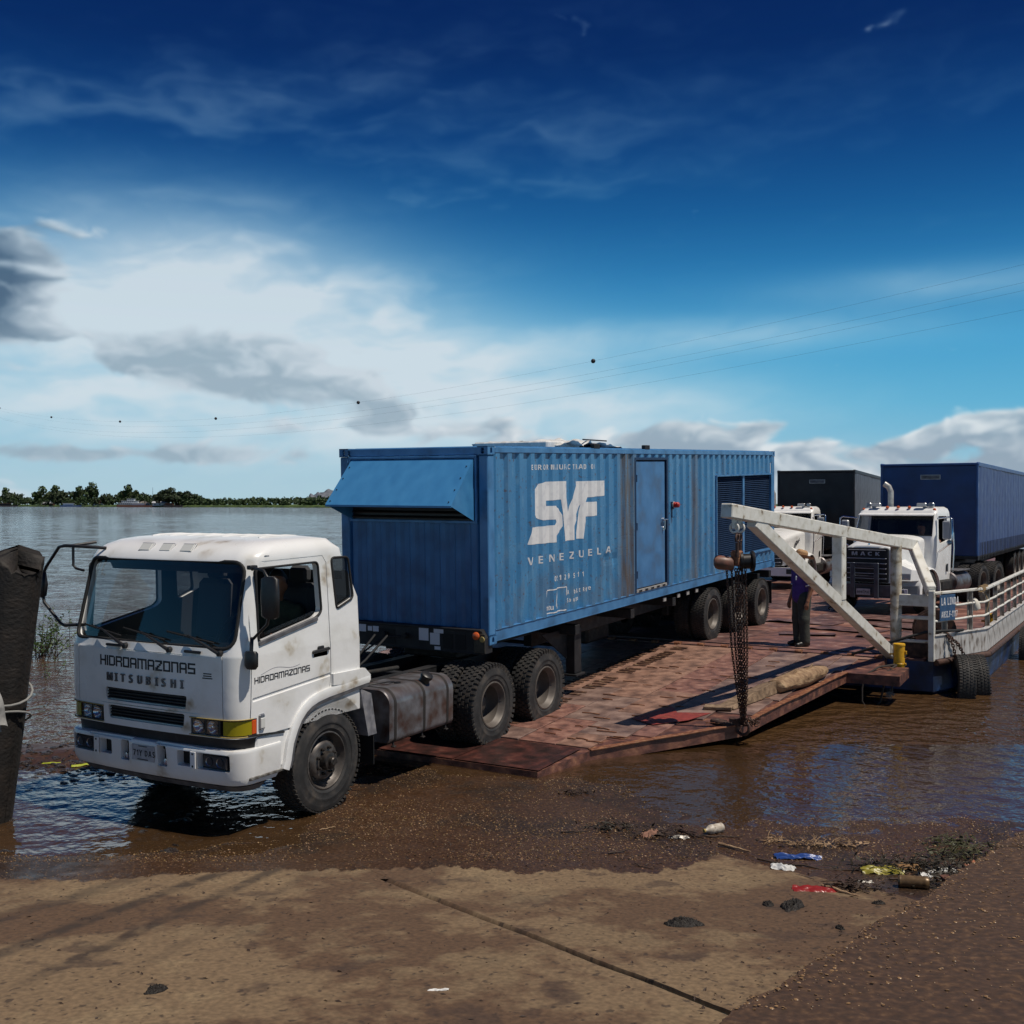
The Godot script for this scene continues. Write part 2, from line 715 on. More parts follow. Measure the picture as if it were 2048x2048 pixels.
# ================================================================ sky
func sky_colour(az: float, h: float) -> Color:
	# az: degrees from the view's middle, clockwise; h: degrees above the horizon
	var a := deg_to_rad(az)
	var ring := Vector3(sin(a), 0, cos(a))
	var base: Color
	var stops := [[0.0, Color8(158, 196, 212)], [2.2, Color8(138, 190, 214)], [5.0, Color8(98, 176, 212)], [8.0, Color8(74, 160, 206)], [11.0, Color8(48, 128, 182)], [14.5, Color8(28, 94, 152)], [18.0, Color8(17, 67, 126)], [22.0, Color8(10, 45, 100)], [28.0, Color8(7, 32, 84)], [90.0, Color8(7, 30, 84)]]
	base = stops[-1][1]
	for i in stops.size() - 1:
		if h < stops[i + 1][0]:
			base = stops[i][1].lerp(stops[i + 1][1], (h - stops[i][0]) / (stops[i + 1][0] - stops[i][0]))
			break
	if h > 60.0:
		return base
	var lump := func(ca: float, ch: float, wa: float, wh: float) -> float:
		var x := wrapf(az - ca, -180.0, 180.0) / wa
		var y := (h - ch) / wh
		return exp(-x * x - y * y)
	# high veil and wisps, drawn out along a slant
	var p := ring * 26.0 + Vector3(0, h * 1.05, 0)
	var warp := Vector3(noise_warp.get_noise_3dv(p * 2.0), noise_warp.get_noise_3dv(p * 2.0 + Vector3(40, 0, 0)), noise_warp.get_noise_3dv(p * 2.0 + Vector3(0, 0, 60)))
	var slant := p + Vector3(0, -ring.x * 7.0, 0)
	var streak := noise_big.get_noise_3dv(Vector3(slant.x * 0.35, slant.y * 2.0, slant.z * 0.35) + warp * 3.0)
	var fine := noise_big.get_noise_3dv(Vector3(slant.x * 1.6, slant.y * 5.5, slant.z * 1.6) + warp * 4.0)
	var wisp := sm(-0.55, 0.85, streak + 0.30 * fine)
	var veil: float = 1.0 * lump.call(-13.0, 9.8, 10.5, 3.2) + 0.75 * lump.call(-4.0, 7.4, 10.0, 2.3) + 0.75 * lump.call(-24.0, 7.5, 9.0, 4.6) + 0.55 * lump.call(-17.0, 13.0, 9.0, 2.6)
	veil += 0.75 * lump.call(-8.0, 3.6, 17.0, 2.2) + 0.5 * lump.call(6.0, 5.0, 9.0, 1.6) + 0.42 * lump.call(12.0, 8.6, 9.0, 0.9) + 0.42 * lump.call(22.0, 10.6, 9.0, 0.9)
	for k in 5:
		veil += 0.8 * lump.call(60.0 + k * 58.0, 9.0 + 3.0 * sin(k * 2.1), 18.0, 4.0)
	var v := clampf(veil * (0.66 + 0.52 * wisp), 0.0, 0.97)
	v = maxf(v, 0.24 * wisp * wisp * 1.3 * sm(31.0, 14.0, h) * sm(4.0, 9.0, h) * (0.35 + 0.65 * sm(16.0, -6.0, az)))
	var c := base.lerp(Color8(214, 224, 231), v * 0.95)
	c = c.lerp(Color8(184, 208, 219), 0.55 * sm(4.0, 0.3, h))
	# heaped clouds: a field of billows cut at a level that the envelope sets
	var q := ring * 60.0 + Vector3(0, h * 2.0, 0)
	var field := billow(q, warp)
	var env: float = 0.80 * lump.call(-18.8, 7.3, 3.4, 1.4) + 0.92 * lump.call(-11.5, 7.0, 5.6, 1.9) + 0.55 * lump.call(-13.8, 5.9, 6.0, 0.9) + 0.50 * lump.call(-5.0, 4.9, 5.0, 0.6) + 0.6 * lump.call(-8.0, 3.9, 7.0, 0.7)
	env += 1.25 * lump.call(-25.9, 10.6, 4.6, 3.0) + 0.6 * lump.call(-25.6, 8.4, 2.6, 0.8) + 0.45 * lump.call(-20.0, 2.5, 9.0, 0.45)
	var bank := sm(-9.0, 3.0, az) * sm(62.0, 40.0, absf(az))
	if absf(az) > 35.0:
		bank = maxf(bank, 0.55 + 0.4 * noise_big.get_noise_3dv(ring * 7.0))
	var top := 4.0 + 1.3 * noise_big.get_noise_3dv(ring * 45.0) + 0.9 * sm(17.0, 25.0, az)
	env += bank * sm(top + 0.8, top - 0.9, h) * 0.92
	env += (1.0 - bank) * 0.40 * sm(3.8, 2.4, h)
	for k in 6:
		env += 0.7 * lump.call(52.0 + k * 49.0, 7.0 + 4.0 * sin(k * 1.7), 9.0, 2.2)
	var level := field + env - 0.46
	var dens := sm(-0.03, 0.26, level)
	if dens > 0.0:
		# lit from high on the right: tops and thin edges pale, thick parts and undersides grey
		var up := billow(q + Vector3(0, 0.9, 0) + Vector3(ring.z, 0, -ring.x) * 0.35, warp)
		var lit := clampf(0.52 + 2.6 * (field - up) - 0.85 * (level - 0.22) + 0.25 * field, 0.0, 1.0)
		var dark := Color8(154, 175, 190).lerp(Color8(72, 98, 124), clampf(1.4 * lump.call(-26.5, 11.0, 4.0, 3.6), 0.0, 1.0))
		dark = dark.lerp(Color8(150, 166, 182), sm(5.5, 2.0, h) * bank)
		var pale := Color8(200, 213, 223).lerp(Color8(226, 230, 233), bank)
		pale = pale.lerp(Color8(150, 172, 190), clampf(1.2 * lump.call(-27.5, 11.0, 3.0, 3.4), 0.0, 1.0))
		c = c.lerp(dark.lerp(pale, lit), dens * 0.92)
	return c


func billow(q: Vector3, warp: Vector3) -> float:
	return 0.80 * noise_fine.get_noise_3dv(q * 0.5 + warp * 1.3) - 0.40 * (noise_cell.get_noise_3dv(q * 0.9 + warp * 1.2) + 0.62)


func make_sky() -> Sky:
	noise_big.seed = 11
	noise_big.noise_type = FastNoiseLite.TYPE_SIMPLEX_SMOOTH
	noise_big.frequency = 0.11
	noise_big.fractal_octaves = 5
	noise_fine.seed = 23
	noise_fine.noise_type = FastNoiseLite.TYPE_SIMPLEX_SMOOTH
	noise_fine.frequency = 0.24
	noise_fine.fractal_octaves = 5
	noise_warp.seed = 37
	noise_warp.noise_type = FastNoiseLite.TYPE_SIMPLEX_SMOOTH
	noise_warp.frequency = 0.16
	noise_warp.fractal_octaves = 3
	noise_cell.seed = 51
	noise_cell.noise_type = FastNoiseLite.TYPE_CELLULAR
	noise_cell.cellular_return_type = FastNoiseLite.RETURN_DISTANCE
	noise_cell.frequency = 0.2
	noise_cell.fractal_octaves = 3
	noise_cell.fractal_gain = 0.5
	var w := 4096
	var hh := 2048
	var job := func(r: int) -> PackedByteArray:
		var out := PackedByteArray()
		out.resize(w * 3)
		var h := 90.0 - (r + 0.5) * 180.0 / hh
		if h < -1.0:
			for i in w:
				out[i * 3] = 110
				out[i * 3 + 1] = 130
				out[i * 3 + 2] = 140
			return out
		var stride := 1 if h < 32.0 else 4
		for i in range(0, w, stride):
			var az := wrapf((i + 0.5) * 360.0 / w + YAW, -180.0, 180.0)
			var c := sky_colour(az, maxf(h, 0.0))
			for s in stride:
				out[(i + s) * 3] = int(clampf(c.r, 0, 1) * 255.0)
				out[(i + s) * 3 + 1] = int(clampf(c.g, 0, 1) * 255.0)
				out[(i + s) * 3 + 2] = int(clampf(c.b, 0, 1) * 255.0)
		return out
	var im := picture(w, hh, 3, job)
	var m := PanoramaSkyMaterial.new()
	m.panorama = ImageTexture.create_from_image(im)
	var s := Sky.new()
	s.sky_material = m
	return s


# ================================================================ ground: d metres ahead of the camera, e metres to its right
func ed(x: float, z: float) -> Vector2:
	return Vector2(0.8614 * x - 0.508 * z, -0.508 * x - 0.8614 * z)


func xz(e: float, d: float) -> Vector2:
	return Vector2(0.8614 * e - 0.508 * d, -0.508 * e - 0.8614 * d)


func ground_at(e: float, d: float) -> float:
	var t := 9.7 - d
	var h := 0.115 * (t + sqrt(t * t + 0.25)) * 0.5
	h -= 0.034 * sm(-1.2, -3.2, e) * sm(9.7, 10.6, d) * sm(14.2, 13.2, d)
	h += 0.085 * exp(-pow((d - 14.1) / 0.75, 2.0)) * sm(-2.4, -3.6, e)
	h -= 0.11 * maxf(0.0, d - 14.9) * sm(1.0, -2.0, e)
	h -= 0.07 * sm(0.4, 3.2, e) * sm(10.6, 13.5, d)
	h -= 0.06 * maxf(0.0, d - 12.8) * sm(-1.5, 1.0, e)
	h -= 0.02 * maxf(0.0, d - 13.2)
	h += (0.030 * noise_big.get_noise_2d(e * 5.0, d * 9.0) + 0.022 * noise_fine.get_noise_2d(e * 11.0, d * 16.0)) * sm(-1.6, -2.6, e) * sm(9.9, 10.6, d) * sm(15.2, 14.0, d)
	h += 0.016 * sm(-2.6, -1.4, e) * sm(1.8, 0.6, e) * sm(9.4, 10.2, d) * sm(13.6, 12.2, d)
	h += 0.010 * noise_big.get_noise_2d(e * 6.0, d * 6.0) * sm(13.0, 10.0, d) + 0.012 * noise_fine.get_noise_2d(e * 9.0, d * 9.0) * sm(9.5, 10.5, d)
	return maxf(h, -2.5)


func ground_xz(x: float, z: float) -> float:
	var q := ed(x, z)
	return ground_at(q.x, q.y)


const WET := [[-9.0, 9.2], [-3.3, 9.25], [-2.5, 9.52], [-1.4, 9.6], [-0.45, 9.68], [0.15, 9.51], [0.68, 9.59], [1.18, 9.46], [1.62, 9.75], [1.89, 10.04], [2.21, 9.68], [2.6, 9.34], [3.03, 8.75], [3.3, 8.33], [5.0, 8.2], [9.0, 8.2]]


func wet_edge(e: float) -> float:
	# how far ahead the dry concrete ends
	var base := 9.2
	for i in WET.size() - 1:
		if e >= WET[i][0] and e < WET[i + 1][0]:
			base = lerpf(WET[i][1], WET[i + 1][1], (e - WET[i][0]) / (WET[i + 1][0] - WET[i][0]))
	return base + noise_big.get_noise_2d(e * 14.0, 3.0) * 0.10 + noise_fine.get_noise_2d(e * 26.0, 9.0) * 0.10


const JOINT_A := Vector2(-1.22, 9.51)
const JOINT_B := Vector2(1.28, 5.94)


func joint_e(d: float) -> float:
	return JOINT_A.x + (d - JOINT_A.y) * (JOINT_B.x - JOINT_A.x) / (JOINT_B.y - JOINT_A.y)


func kerb_e(d: float) -> float:
	return 1.41 + (d - 5.94) * 0.757 + 0.10 * noise_big.get_noise_2d(d * 9.0, 50.0) + 0.05 * noise_fine.get_noise_2d(d * 22.0, 80.0)


func ground_look(e: float, d: float) -> Array:
	# colour (linear), roughness
	var n1 := noise_big.get_noise_2d(e * 5.0, d * 5.0)
	var n2 := noise_fine.get_noise_2d(e * 16.0, d * 16.0)
	var n3 := noise_fine.get_noise_2d(e * 70.0 + 30.0, d * 70.0)
	var n4 := noise_big.get_noise_2d(e * 2.2 + 90.0, d * 3.2)
	var grain := noise_cell.get_noise_2d(e * 300.0, d * 300.0)
	var c := Color(0.168, 0.112, 0.062)
	# red-brown laterite mud dried on the slab, in patches with ragged outlines, streaked along the slope
	var mud := sm(-0.16, 0.26, n4 * 1.1 + 0.55 * n1 + 0.35 * n2 + 0.10 * sm(8.6, 6.2, d))
	c = c.lerp(Color(0.080, 0.042, 0.022), mud * 0.84)
	var spots := sm(0.22, 0.42, 0.8 * noise_fine.get_noise_2d(e * 4.6 + 7.0, d * 5.6) + 0.25 * n2)
	c = c.lerp(Color(0.045, 0.026, 0.018), spots * 0.62)
	var pale := sm(0.12, 0.5, noise_big.get_noise_2d(e * 7.0 - 20.0, d * 7.0) + 0.3 * n2)
	c = c.lerp(Color(0.235, 0.170, 0.095), pale * 0.45)
	c = c * (1.0 + 0.45 * n3 + 0.30 * (grain + 0.6))
	c = c.lerp(Color(0.035, 0.022, 0.015), 0.75 * sm(0.40, 0.52, noise_fine.get_noise_2d(e * 34.0 + 60.0, d * 34.0)))
	var rough := 0.86
	# old wheel tracks that carried wet mud up the slab, running to the left
	var tr := 0.0
	for k in 4:
		var line: float = [-2.54, -2.13, -3.15, -1.75][k] + (d - 9.4) * [0.348, 0.27, 0.40, 0.22][k]
		var x: float = (e - line + 0.04 * n1 + 0.02 * n2) / [0.085, 0.075, 0.14, 0.06][k]
		tr = maxf(tr, exp(-x * x * x * x) * sm(6.0, 7.4, d) * (0.5 + 0.5 * sm(-0.25, 0.15, n2 + 0.4 * n3)) * [1.0, 0.9, 0.6, 0.35][k])
	c = c.lerp(Color(0.03, 0.019, 0.013), tr * 0.85)
	# wet ground below the ragged edge
	var edge := wet_edge(e) + 0.05 * n2
	var wet := sm(-0.02, 0.03, d - edge)
	if wet > 0.0:
		var wc := Color(0.070, 0.034, 0.016).lerp(Color(0.040, 0.022, 0.012), sm(-0.1, 0.4, n1 + 0.4 * n2))
		wc = wc * (1.0 + 0.5 * n3 + 0.5 * grain)
		var speck := sm(0.33, 0.55, noise_fine.get_noise_2d(e * 120.0 + 11.0, d * 120.0))
		wc = wc.lerp(Color(0.17, 0.095, 0.045), speck * 0.7)
		c = c.lerp(wc, wet)
		rough = lerpf(rough, 0.44 + 0.18 * n2, wet)
	return [c, rough]


func slab_material(key: String, e0: float, e1: float, d0: float, d1: float, w: int, h: int) -> StandardMaterial3D:
	var job := func(r: int) -> PackedByteArray:
		var out := PackedByteArray()
		out.resize(w * 4)
		for i in w:
			var g := ground_look(e0 + (e1 - e0) * (i + 0.5) / w, d0 + (d1 - d0) * (r + 0.5) / h)
			var c: Color = g[0].linear_to_srgb()
			out[i * 4] = int(clampf(c.r, 0, 1) * 255.0)
			out[i * 4 + 1] = int(clampf(c.g, 0, 1) * 255.0)
			out[i * 4 + 2] = int(clampf(c.b, 0, 1) * 255.0)
			out[i * 4 + 3] = int(clampf(g[1], 0, 1) * 255.0)
		return out
	# colour in the picture's red, green and blue, roughness in its alpha
	var t := ImageTexture.create_from_image(picture(w, h, 4, job))
	var m := mat(key, Color.WHITE, 1.0)
	m.albedo_texture = t
	m.roughness_texture = t
	m.roughness_texture_channel = BaseMaterial3D.TEXTURE_CHANNEL_ALPHA
	m.heightmap_enabled = true
	m.heightmap_texture = t
	m.heightmap_scale = 1.2
	m.texture_repeat = false
	return m


func ground_piece(left: Callable, right: Callable, d0: float, d1: float, nu: int, nv: int, box: Rect2, lift: Callable) -> ArrayMesh:
	var at := func(u: float, v: float) -> Vector3:
		var d := lerpf(d0, d1, v)
		var e := lerpf(left.call(d), right.call(d), u)
		var p := xz(e, d)
		return Vector3(p.x, ground_at(e, d) + lift.call(e, d, u, v), p.y)
	var uv := func(p: Vector3) -> Vector2:
		var q := ed(p.x, p.z)
		return Vector2((q.x - box.position.x) / box.size.x, (q.y - box.position.y) / box.size.y)
	return grid(nu, nv, at, uv)


func make_ground() -> void:
	# the bed that carries everything and runs down under the river
	var bedm := slab_material("wet gravel", -9.0, 7.0, 9.3, 17.3, 1408, 704)
	var zero := func(_e: float, _d: float, _u: float, _v: float) -> float: return 0.0
	var g := part("ground", ground_piece(func(_d): return -16.0, func(_d): return 16.0, 9.3, 26.0, 320, 170, Rect2(-9, 9.3, 16, 8), zero), bedm)
	structure(g)
	var far_bed := func(u: float, v: float) -> Vector3:
		var d := lerpf(25.9, 90.0, v)
		var e := lerpf(-90.0, 90.0, u)
		var p := xz(e, d)
		return Vector3(p.x, -2.6, p.y)
	part("river_bed", grid(2, 2, far_bed), worn("bed mud", [[0.2, Color8(50, 36, 24)], [0.8, Color8(70, 50, 34)]], 0.9, 0.0, 8.0), g)
	# concrete slabs of the landing, each its own piece with an open joint between
	var ragged := func(e: float, d: float, u: float, _v: float) -> float:
		return 0.004 - 0.03 * sm(0.004, 0.0, u) - 0.03 * sm(0.996, 1.0, u) + 0.003 * noise_fine.get_noise_2d(e * 40.0, d * 40.0)
	var ma := slab_material("concrete left", -9.0, 1.6, 5.0, 9.9, 1664, 768)
	part("concrete_slab", ground_piece(func(_d): return -9.0, func(d): return joint_e(d) - 0.012, 5.05, 9.85, 200, 140, Rect2(-9, 5.0, 10.6, 4.9), ragged), ma, g)
	var mb := slab_material("concrete right", -1.4, 4.6, 5.0, 9.9, 1152, 960)
	part("concrete_slab", ground_piece(func(d): return joint_e(d) + 0.012, func(d): return kerb_e(d) - 0.004, 5.05, 9.85, 160, 140, Rect2(-1.4, 5.0, 6.0, 4.9), ragged), mb, g)
	# the darker raised slabs along the right, broken edge towards the landing
	var mc := worn("dirty slab", [[0.1, Color8(48, 33, 22)], [0.45, Color8(64, 44, 30)], [0.65, Color8(74, 52, 35)], [0.95, Color8(104, 78, 54)]], 0.9, 0.0, 1.3, 0.2, 0.06, 6)
	for k in 2:
		var d0: float = [5.05, 9.75][k]
		var d1: float = [9.72, 15.5][k]
		var rise := func(_e: float, d: float, u: float, v: float) -> float:
			var top := 0.085 + 0.012 * noise_fine.get_noise_2d(d * 30.0, u * 40.0)
			var edge := minf(sm(0.0, 0.012, u), minf(sm(0.0, 0.004, v), sm(1.0, 0.996, v)))
			return lerpf(-0.12, top, edge)
		var flat_h := func(u: float, v: float) -> Vector3:
			var d := lerpf(d0, d1, v)
			var e := lerpf(kerb_e(d), kerb_e(d) + 7.0, u * u)
			var p := xz(e, d)
			var base := 0.115 * maxf(0.0, 10.6 - d) * 0.93 + 0.02
			return Vector3(p.x, base + rise.call(e, d, u, v), p.y)
		part("side_slab", grid(90, 150, flat_h), mc, g)
	# pebbles washed over the wet apron and loose chips on the slabs
	var pm := worn("pebble", [[0.2, Color8(104, 78, 56)], [0.5, Color8(150, 120, 90)], [0.8, Color8(200, 178, 146)]], 0.35, 0.0, 0.2)
	pm.vertex_color_use_as_albedo = true
	var peb := Mb.new()
	peb.soft()
	peb.lathe([Vector2(0, -0.5), Vector2(0.75, -0.25), Vector2(0.95, 0.1), Vector2(0.6, 0.45), Vector2(0, 0.55)], Transform3D(), 6)
	var spots := []
	var cols := []
	var tries := 0
	while spots.size() < 42000 and tries < 300000:
		tries += 1
		var d := 9.2 + 5.4 * pow(rng.randf(), 1.2)
		var e := rng.randf_range(-5.5, 5.0)
		if d < wet_edge(e) - 0.02 and rng.randf() > 0.03:
			continue
		if noise_big.get_noise_2d(e * 4.0 + 5.0, d * 4.0) + rng.randf_range(-0.35, 0.35) < -0.22:
			continue
		var h := ground_at(e, d)
		if h < -0.03 or e > kerb_e(d) - 0.05:
			continue
		var p := xz(e, d)
		var s := 0.003 + 0.006 * pow(rng.randf(), 3.0)
		var bs := Basis.from_euler(Vector3(rng.randf() * 0.6, rng.randf() * TAU, rng.randf() * 0.6)).scaled(Vector3(1.3, 0.7, 1.0) * s)
		spots.append(Transform3D(bs, Vector3(p.x, h + s * 0.25, p.y)))
		var t := rng.randf_range(0.25, 0.95)
		cols.append(Color(t, t * rng.randf_range(0.82, 1.0), t * rng.randf_range(0.62, 0.9)))
	for i in 3200:
		var d := rng.randf_range(5.6, 13.0)
		var e := kerb_e(d) + rng.randf_range(-0.45, 3.6) * pow(rng.randf(), 1.6)
		if d > 10.5 and e < kerb_e(d) + 0.1:
			continue
		var p := xz(e, d)
		var h := ground_at(e, d) if e < kerb_e(d) else 0.107 * maxf(0.0, 10.6 - d) + 0.105
		var s := 0.004 + 0.009 * pow(rng.randf(), 3.0)
		spots.append(Transform3D(Basis.from_euler(Vector3(rng.randf() * 0.6, rng.randf() * TAU, rng.randf() * 0.6)).scaled(Vector3(1.2, 0.6, 1.0) * s), Vector3(p.x, h + s * 0.3, p.y)))
		var t := rng.randf_range(0.3, 1.0)
		cols.append(Color(t, t * 0.9, t * 0.72))
	var mm := MultiMesh.new()
	mm.transform_format = MultiMesh.TRANSFORM_3D
	mm.use_colors = true
	mm.mesh = peb.done()
	mm.instance_count = spots.size()
	for i in spots.size():
		mm.set_instance_transform(i, spots[i])
		mm.set_instance_color(i, cols[i])
	var mi := MultiMeshInstance3D.new()
	mi.name = "pebbles"
	mi.multimesh = mm
	mi.material_override = pm
	add_child(mi)
	mi.set_meta("kind", "stuff")
	tag(mi, "small tan pebbles strewn over the wet brown landing", "pebbles")


# ================================================================ river
func make_river() -> void:
	var m := mat("river water", Color(Color(0.085, 0.046, 0.020).linear_to_srgb(), 0.85), 0.05)
	m.transparency = BaseMaterial3D.TRANSPARENCY_ALPHA
	var a := FastNoiseLite.new()
	a.seed = 5
	a.noise_type = FastNoiseLite.TYPE_SIMPLEX_SMOOTH
	a.frequency = 0.014
	a.fractal_octaves = 4
	a.fractal_gain = 0.55
	var t := NoiseTexture2D.new()
	t.width = 1024
	t.height = 1024
	t.seamless = true
	t.noise = a
	m.heightmap_enabled = true
	m.heightmap_texture = t
	m.heightmap_scale = 8.0
	m.uv1_scale = Vector3(1, 1, 1)
	var wave := FastNoiseLite.new()
	wave.seed = 71
	wave.noise_type = FastNoiseLite.TYPE_SIMPLEX_SMOOTH
	wave.frequency = 0.35
	wave.fractal_octaves = 3
	var shallow: StandardMaterial3D = m.duplicate()
	shallow.resource_name = "shallow water"
	shallow.albedo_color.a = 0.45
	shallow.heightmap_scale = 1.4
	var surf := func(d: float, e: float) -> Vector3:
		var p := xz(e, d)
		var calm := sm(14.8, 22.0, d) * sm(2.0, -3.0, e - 0.02 * d) + 0.22 * sm(14.8, 20.0, d)
		var n := wave.get_noise_2d(p.x * 0.55 + p.y * 0.35, p.y * 1.1 - p.x * 0.6)
		var gust := 0.6 + 0.9 * noise_big.get_noise_2d(e * 0.35, d * 1.1)
		return Vector3(p.x, n * 0.045 * minf(calm, 1.0) * clampf(gust, 0.15, 1.4) * sm(540.0, 200.0, d), p.y)
	var uv := func(p: Vector3) -> Vector2:
		return Vector2(p.x * 0.9 + p.z * 0.45, p.z - p.x * 0.5) / 7.0
	var r := part("river", grid(260, 600, func(u: float, v: float) -> Vector3:
		var d := 14.8 * pow(36.5, v)
		return surf.call(d, lerpf(-0.62, 0.62, u) * (d + 6.0)), uv), m)
	structure(r)
	part("shallow_water", grid(100, 40, func(u: float, v: float) -> Vector3: return surf.call(lerpf(8.2, 14.8, v), lerpf(-13.0, 13.0, u)), uv), shallow, r)
	# the rest of the river, out to the far bank and beyond the frame on both sides
	var away := func(u: float, v: float) -> Vector3:
		var d := lerpf(540.0, 6000.0, v)
		var p := xz(lerpf(-0.62, 0.62, u) * (d + 6.0), d)
		return Vector3(p.x, 0.0, p.y)
	part("far_water", grid(4, 60, away, uv), m, r)
	for s in [-1.0, 1.0]:
		var side := func(u: float, v: float) -> Vector3:
			var d := 3.0 * pow(2000.0, v)
			var p := xz(s * lerpf(0.62, 3.5, u if s > 0.0 else 1.0 - u) * (d + 6.0), d)
			return Vector3(p.x, -0.001, p.y)
		part("side_water", grid(12, 80, side, uv), m, r)


# ================================================================ far bank
func leaf_crown(m: Mb, blobs: Array, count: int, leaf: float, seed_: int) -> void:
	var r := RandomNumberGenerator.new()
	r.seed = seed_
	m.flat()
	for i in count:
		var b: Array = blobs[r.randi() % blobs.size()]
		var dir := Vector3(r.randfn(), r.randfn(), r.randfn()).normalized()
		var p: Vector3 = b[0] + dir * b[1] * pow(r.randf(), 0.35)
		var s := leaf * r.randf_range(0.6, 1.4)
		var n := (dir + Vector3(r.randfn(), r.randfn(), r.randfn()) * 0.5).normalized()
		var x := n.cross(Vector3.UP if absf(n.y) < 0.9 else Vector3.RIGHT).normalized()
		var y := n.cross(x)
		m.quad(p - x * s - y * s * 0.5, p + x * s * 0.4 - y * s, p + x * s + y * s * 0.6, p - x * s * 0.5 + y * s)


func make_far_bank() -> void:
	var grass := worn("bank grass", [[0.2, Color8(44, 62, 26)], [0.5, Color8(66, 88, 36)], [0.8, Color8(92, 108, 48)]], 0.9, 0.0, 40.0)
	# the bank as one strip of land: [e at its waterline, d], nearer towards the right
	var shore := func(e: float) -> float:
		return 1150.0 - e * 1.15 + 40.0 * noise_big.get_noise_2d(e * 0.01, 4.0)
	var land := func(u: float, v: float) -> Vector3:
		var e := lerpf(-2600.0, 1500.0, u)
		var d: float = maxf(shore.call(e), 760.0) + v * v * 900.0
		var p := xz(e, d)
		return Vector3(p.x, -1.0 + 3.4 * sm(0.0, 0.06, v) + 2.0 * v + 1.2 * v * noise_big.get_noise_2d(e * 0.02, d * 0.02), p.y)
	structure(part("far_bank", grid(160, 30, land), grass))
	var leafs := []
	for k in 3:
		var lm := worn(["dark leaves", "green leaves", "olive leaves"][k], [[0.1, [Color8(22, 34, 16), Color8(30, 46, 20), Color8(44, 56, 26)][k]], [0.9, [Color8(48, 66, 30), Color8(62, 84, 36), Color8(80, 92, 44)][k]]], 0.8, 0.0, 9.0)
		leafs.append(lm)
	var bark := mat("bark", Color8(70, 58, 46), 0.9)
	var protos := []
	var kinds := ["low spreading", "tall rounded", "narrow ragged", "broad domed"]
	for k in 4:
		var t := thing("bank_tree", "", "tree", Vector3.ZERO, Vector3.ZERO, "trees along the far bank")
		var trunk := Mb.new()
		var hgt: float = [7.0, 13.0, 14.0, 12.0][k]
		trunk.tube([Vector3(0, -1, 0), Vector3(0.2, hgt * 0.35, 0.1), Vector3(-0.1, hgt * 0.7, 0)], [0.5, 0.35, 0.15], 6)
		for l in 4:
			var an := l * 1.7 + k
			trunk.tube([Vector3(0.1, hgt * 0.35, 0), Vector3(cos(an) * 2.2, hgt * 0.55, sin(an) * 2.2), Vector3(cos(an) * 3.6, hgt * 0.7, sin(an) * 3.6)], [0.25, 0.16, 0.06], 5)
		part("trunk", trunk, bark, t)
		var crown := Mb.new()
		var blobs := []
		var rr := RandomNumberGenerator.new()
		rr.seed = 900 + k
		for b in [9, 9, 8, 14][k]:
			var an := rr.randf() * TAU
			var wide: float = [5.5, 4.0, 2.4, 9.0][k]
			var rad := wide * sqrt(rr.randf())
			blobs.append([Vector3(cos(an) * rad, hgt * rr.randf_range(0.45, 0.9) * (1.0 - 0.25 * rad / wide), sin(an) * rad), [2.4, 2.8, 2.0, 3.4][k] * rr.randf_range(0.7, 1.2)])
		leaf_crown(crown, blobs, [420, 520, 360, 760][k], 0.75, 400 + k)
		part("crown", crown, leafs[k % 3], t)
		protos.append(t)
	# where trees stand on the bank: share of the frame's half-width, height factor, kind
	var spots := [[-0.47, 1.0, 0], [-0.455, 1.15, 1], [-0.447, 1.0, 3], [-0.437, 0.95, 0], [-0.425, 1.25, 1], [-0.418, 1.1, 2], [-0.410, 1.3, 1], [-0.402, 1.2, 3], [-0.392, 1.25, 1], [-0.383, 1.45, 2], [-0.377, 1.5, 1], [-0.370, 1.1, 0], [-0.36, 0.95, 3], [-0.348, 1.35, 1], [-0.341, 1.2, 2], [-0.337, 0.85, 0], [-0.333, 1.0, 3], [-0.328, 0.8, 0], [-0.272, 0.6, 0], [-0.24, 0.62, 2]]
	var i := 0
	for s in spots:
		var d := 1800.0
		for it in 12:
			d = shore.call(s[0] * d) + 26.0 + 30.0 * fmod(i * 0.37, 1.0)
		var p := xz(s[0] * d, d)
		var k: int = s[2]
		var where: String = ["at the left end of the far bank", "above the long far barge", "behind the awning barge", "by the far pushboat", "right of the pushboat", "left of the great round tree"][mini(5, i * 6 / 18)] if i < 18 else "right of the great round tree"
		var words: String = "%s far tree, %s from the left, %s" % [kinds[k], ["first", "second", "third", "fourth", "fifth", "sixth", "seventh", "eighth", "ninth", "tenth", "11th", "12th", "13th", "14th", "15th", "16th", "17th", "18th", "19th", "20th", "21st", "22nd", "23rd", "24th", "25th"][i], where]
		var o: Node3D = copy(protos[k], "bank_tree", Vector3(p.x, 2.0, p.y), Vector3(0, i * 1.3, 0), words)
		var f: float = s[1] * d / 980.0
		o.scale = Vector3(f, f, f)
		i += 1
	for t in protos:
		remove_child(t)
		t.free()
	used.erase("/bank_tree")
	# the big round-headed tree
	var big := thing("round_tree", "great round-headed tree standing alone on the far bank beyond the river", "tree")
	var d2 := 1300.0
	for it in 12:
		d2 = shore.call(-0.303 * d2) + 24.0
	var bp := xz(-0.303 * d2, d2)
	big.position = Vector3(bp.x, 2.0, bp.y)
	var bt := Mb.new()
	bt.tube([Vector3(0, -1, 0), Vector3(0.5, 4, 0), Vector3(0, 9, 0)], [1.6, 1.2, 0.6], 8)
	for l in 6:
		bt.tube([Vector3(0, 3.5, 0), Vector3(cos(l * 1.05) * 8, 8.5, sin(l * 1.05) * 8), Vector3(cos(l * 1.05) * 14, 11, sin(l * 1.05) * 14)], [0.8, 0.5, 0.2], 6)
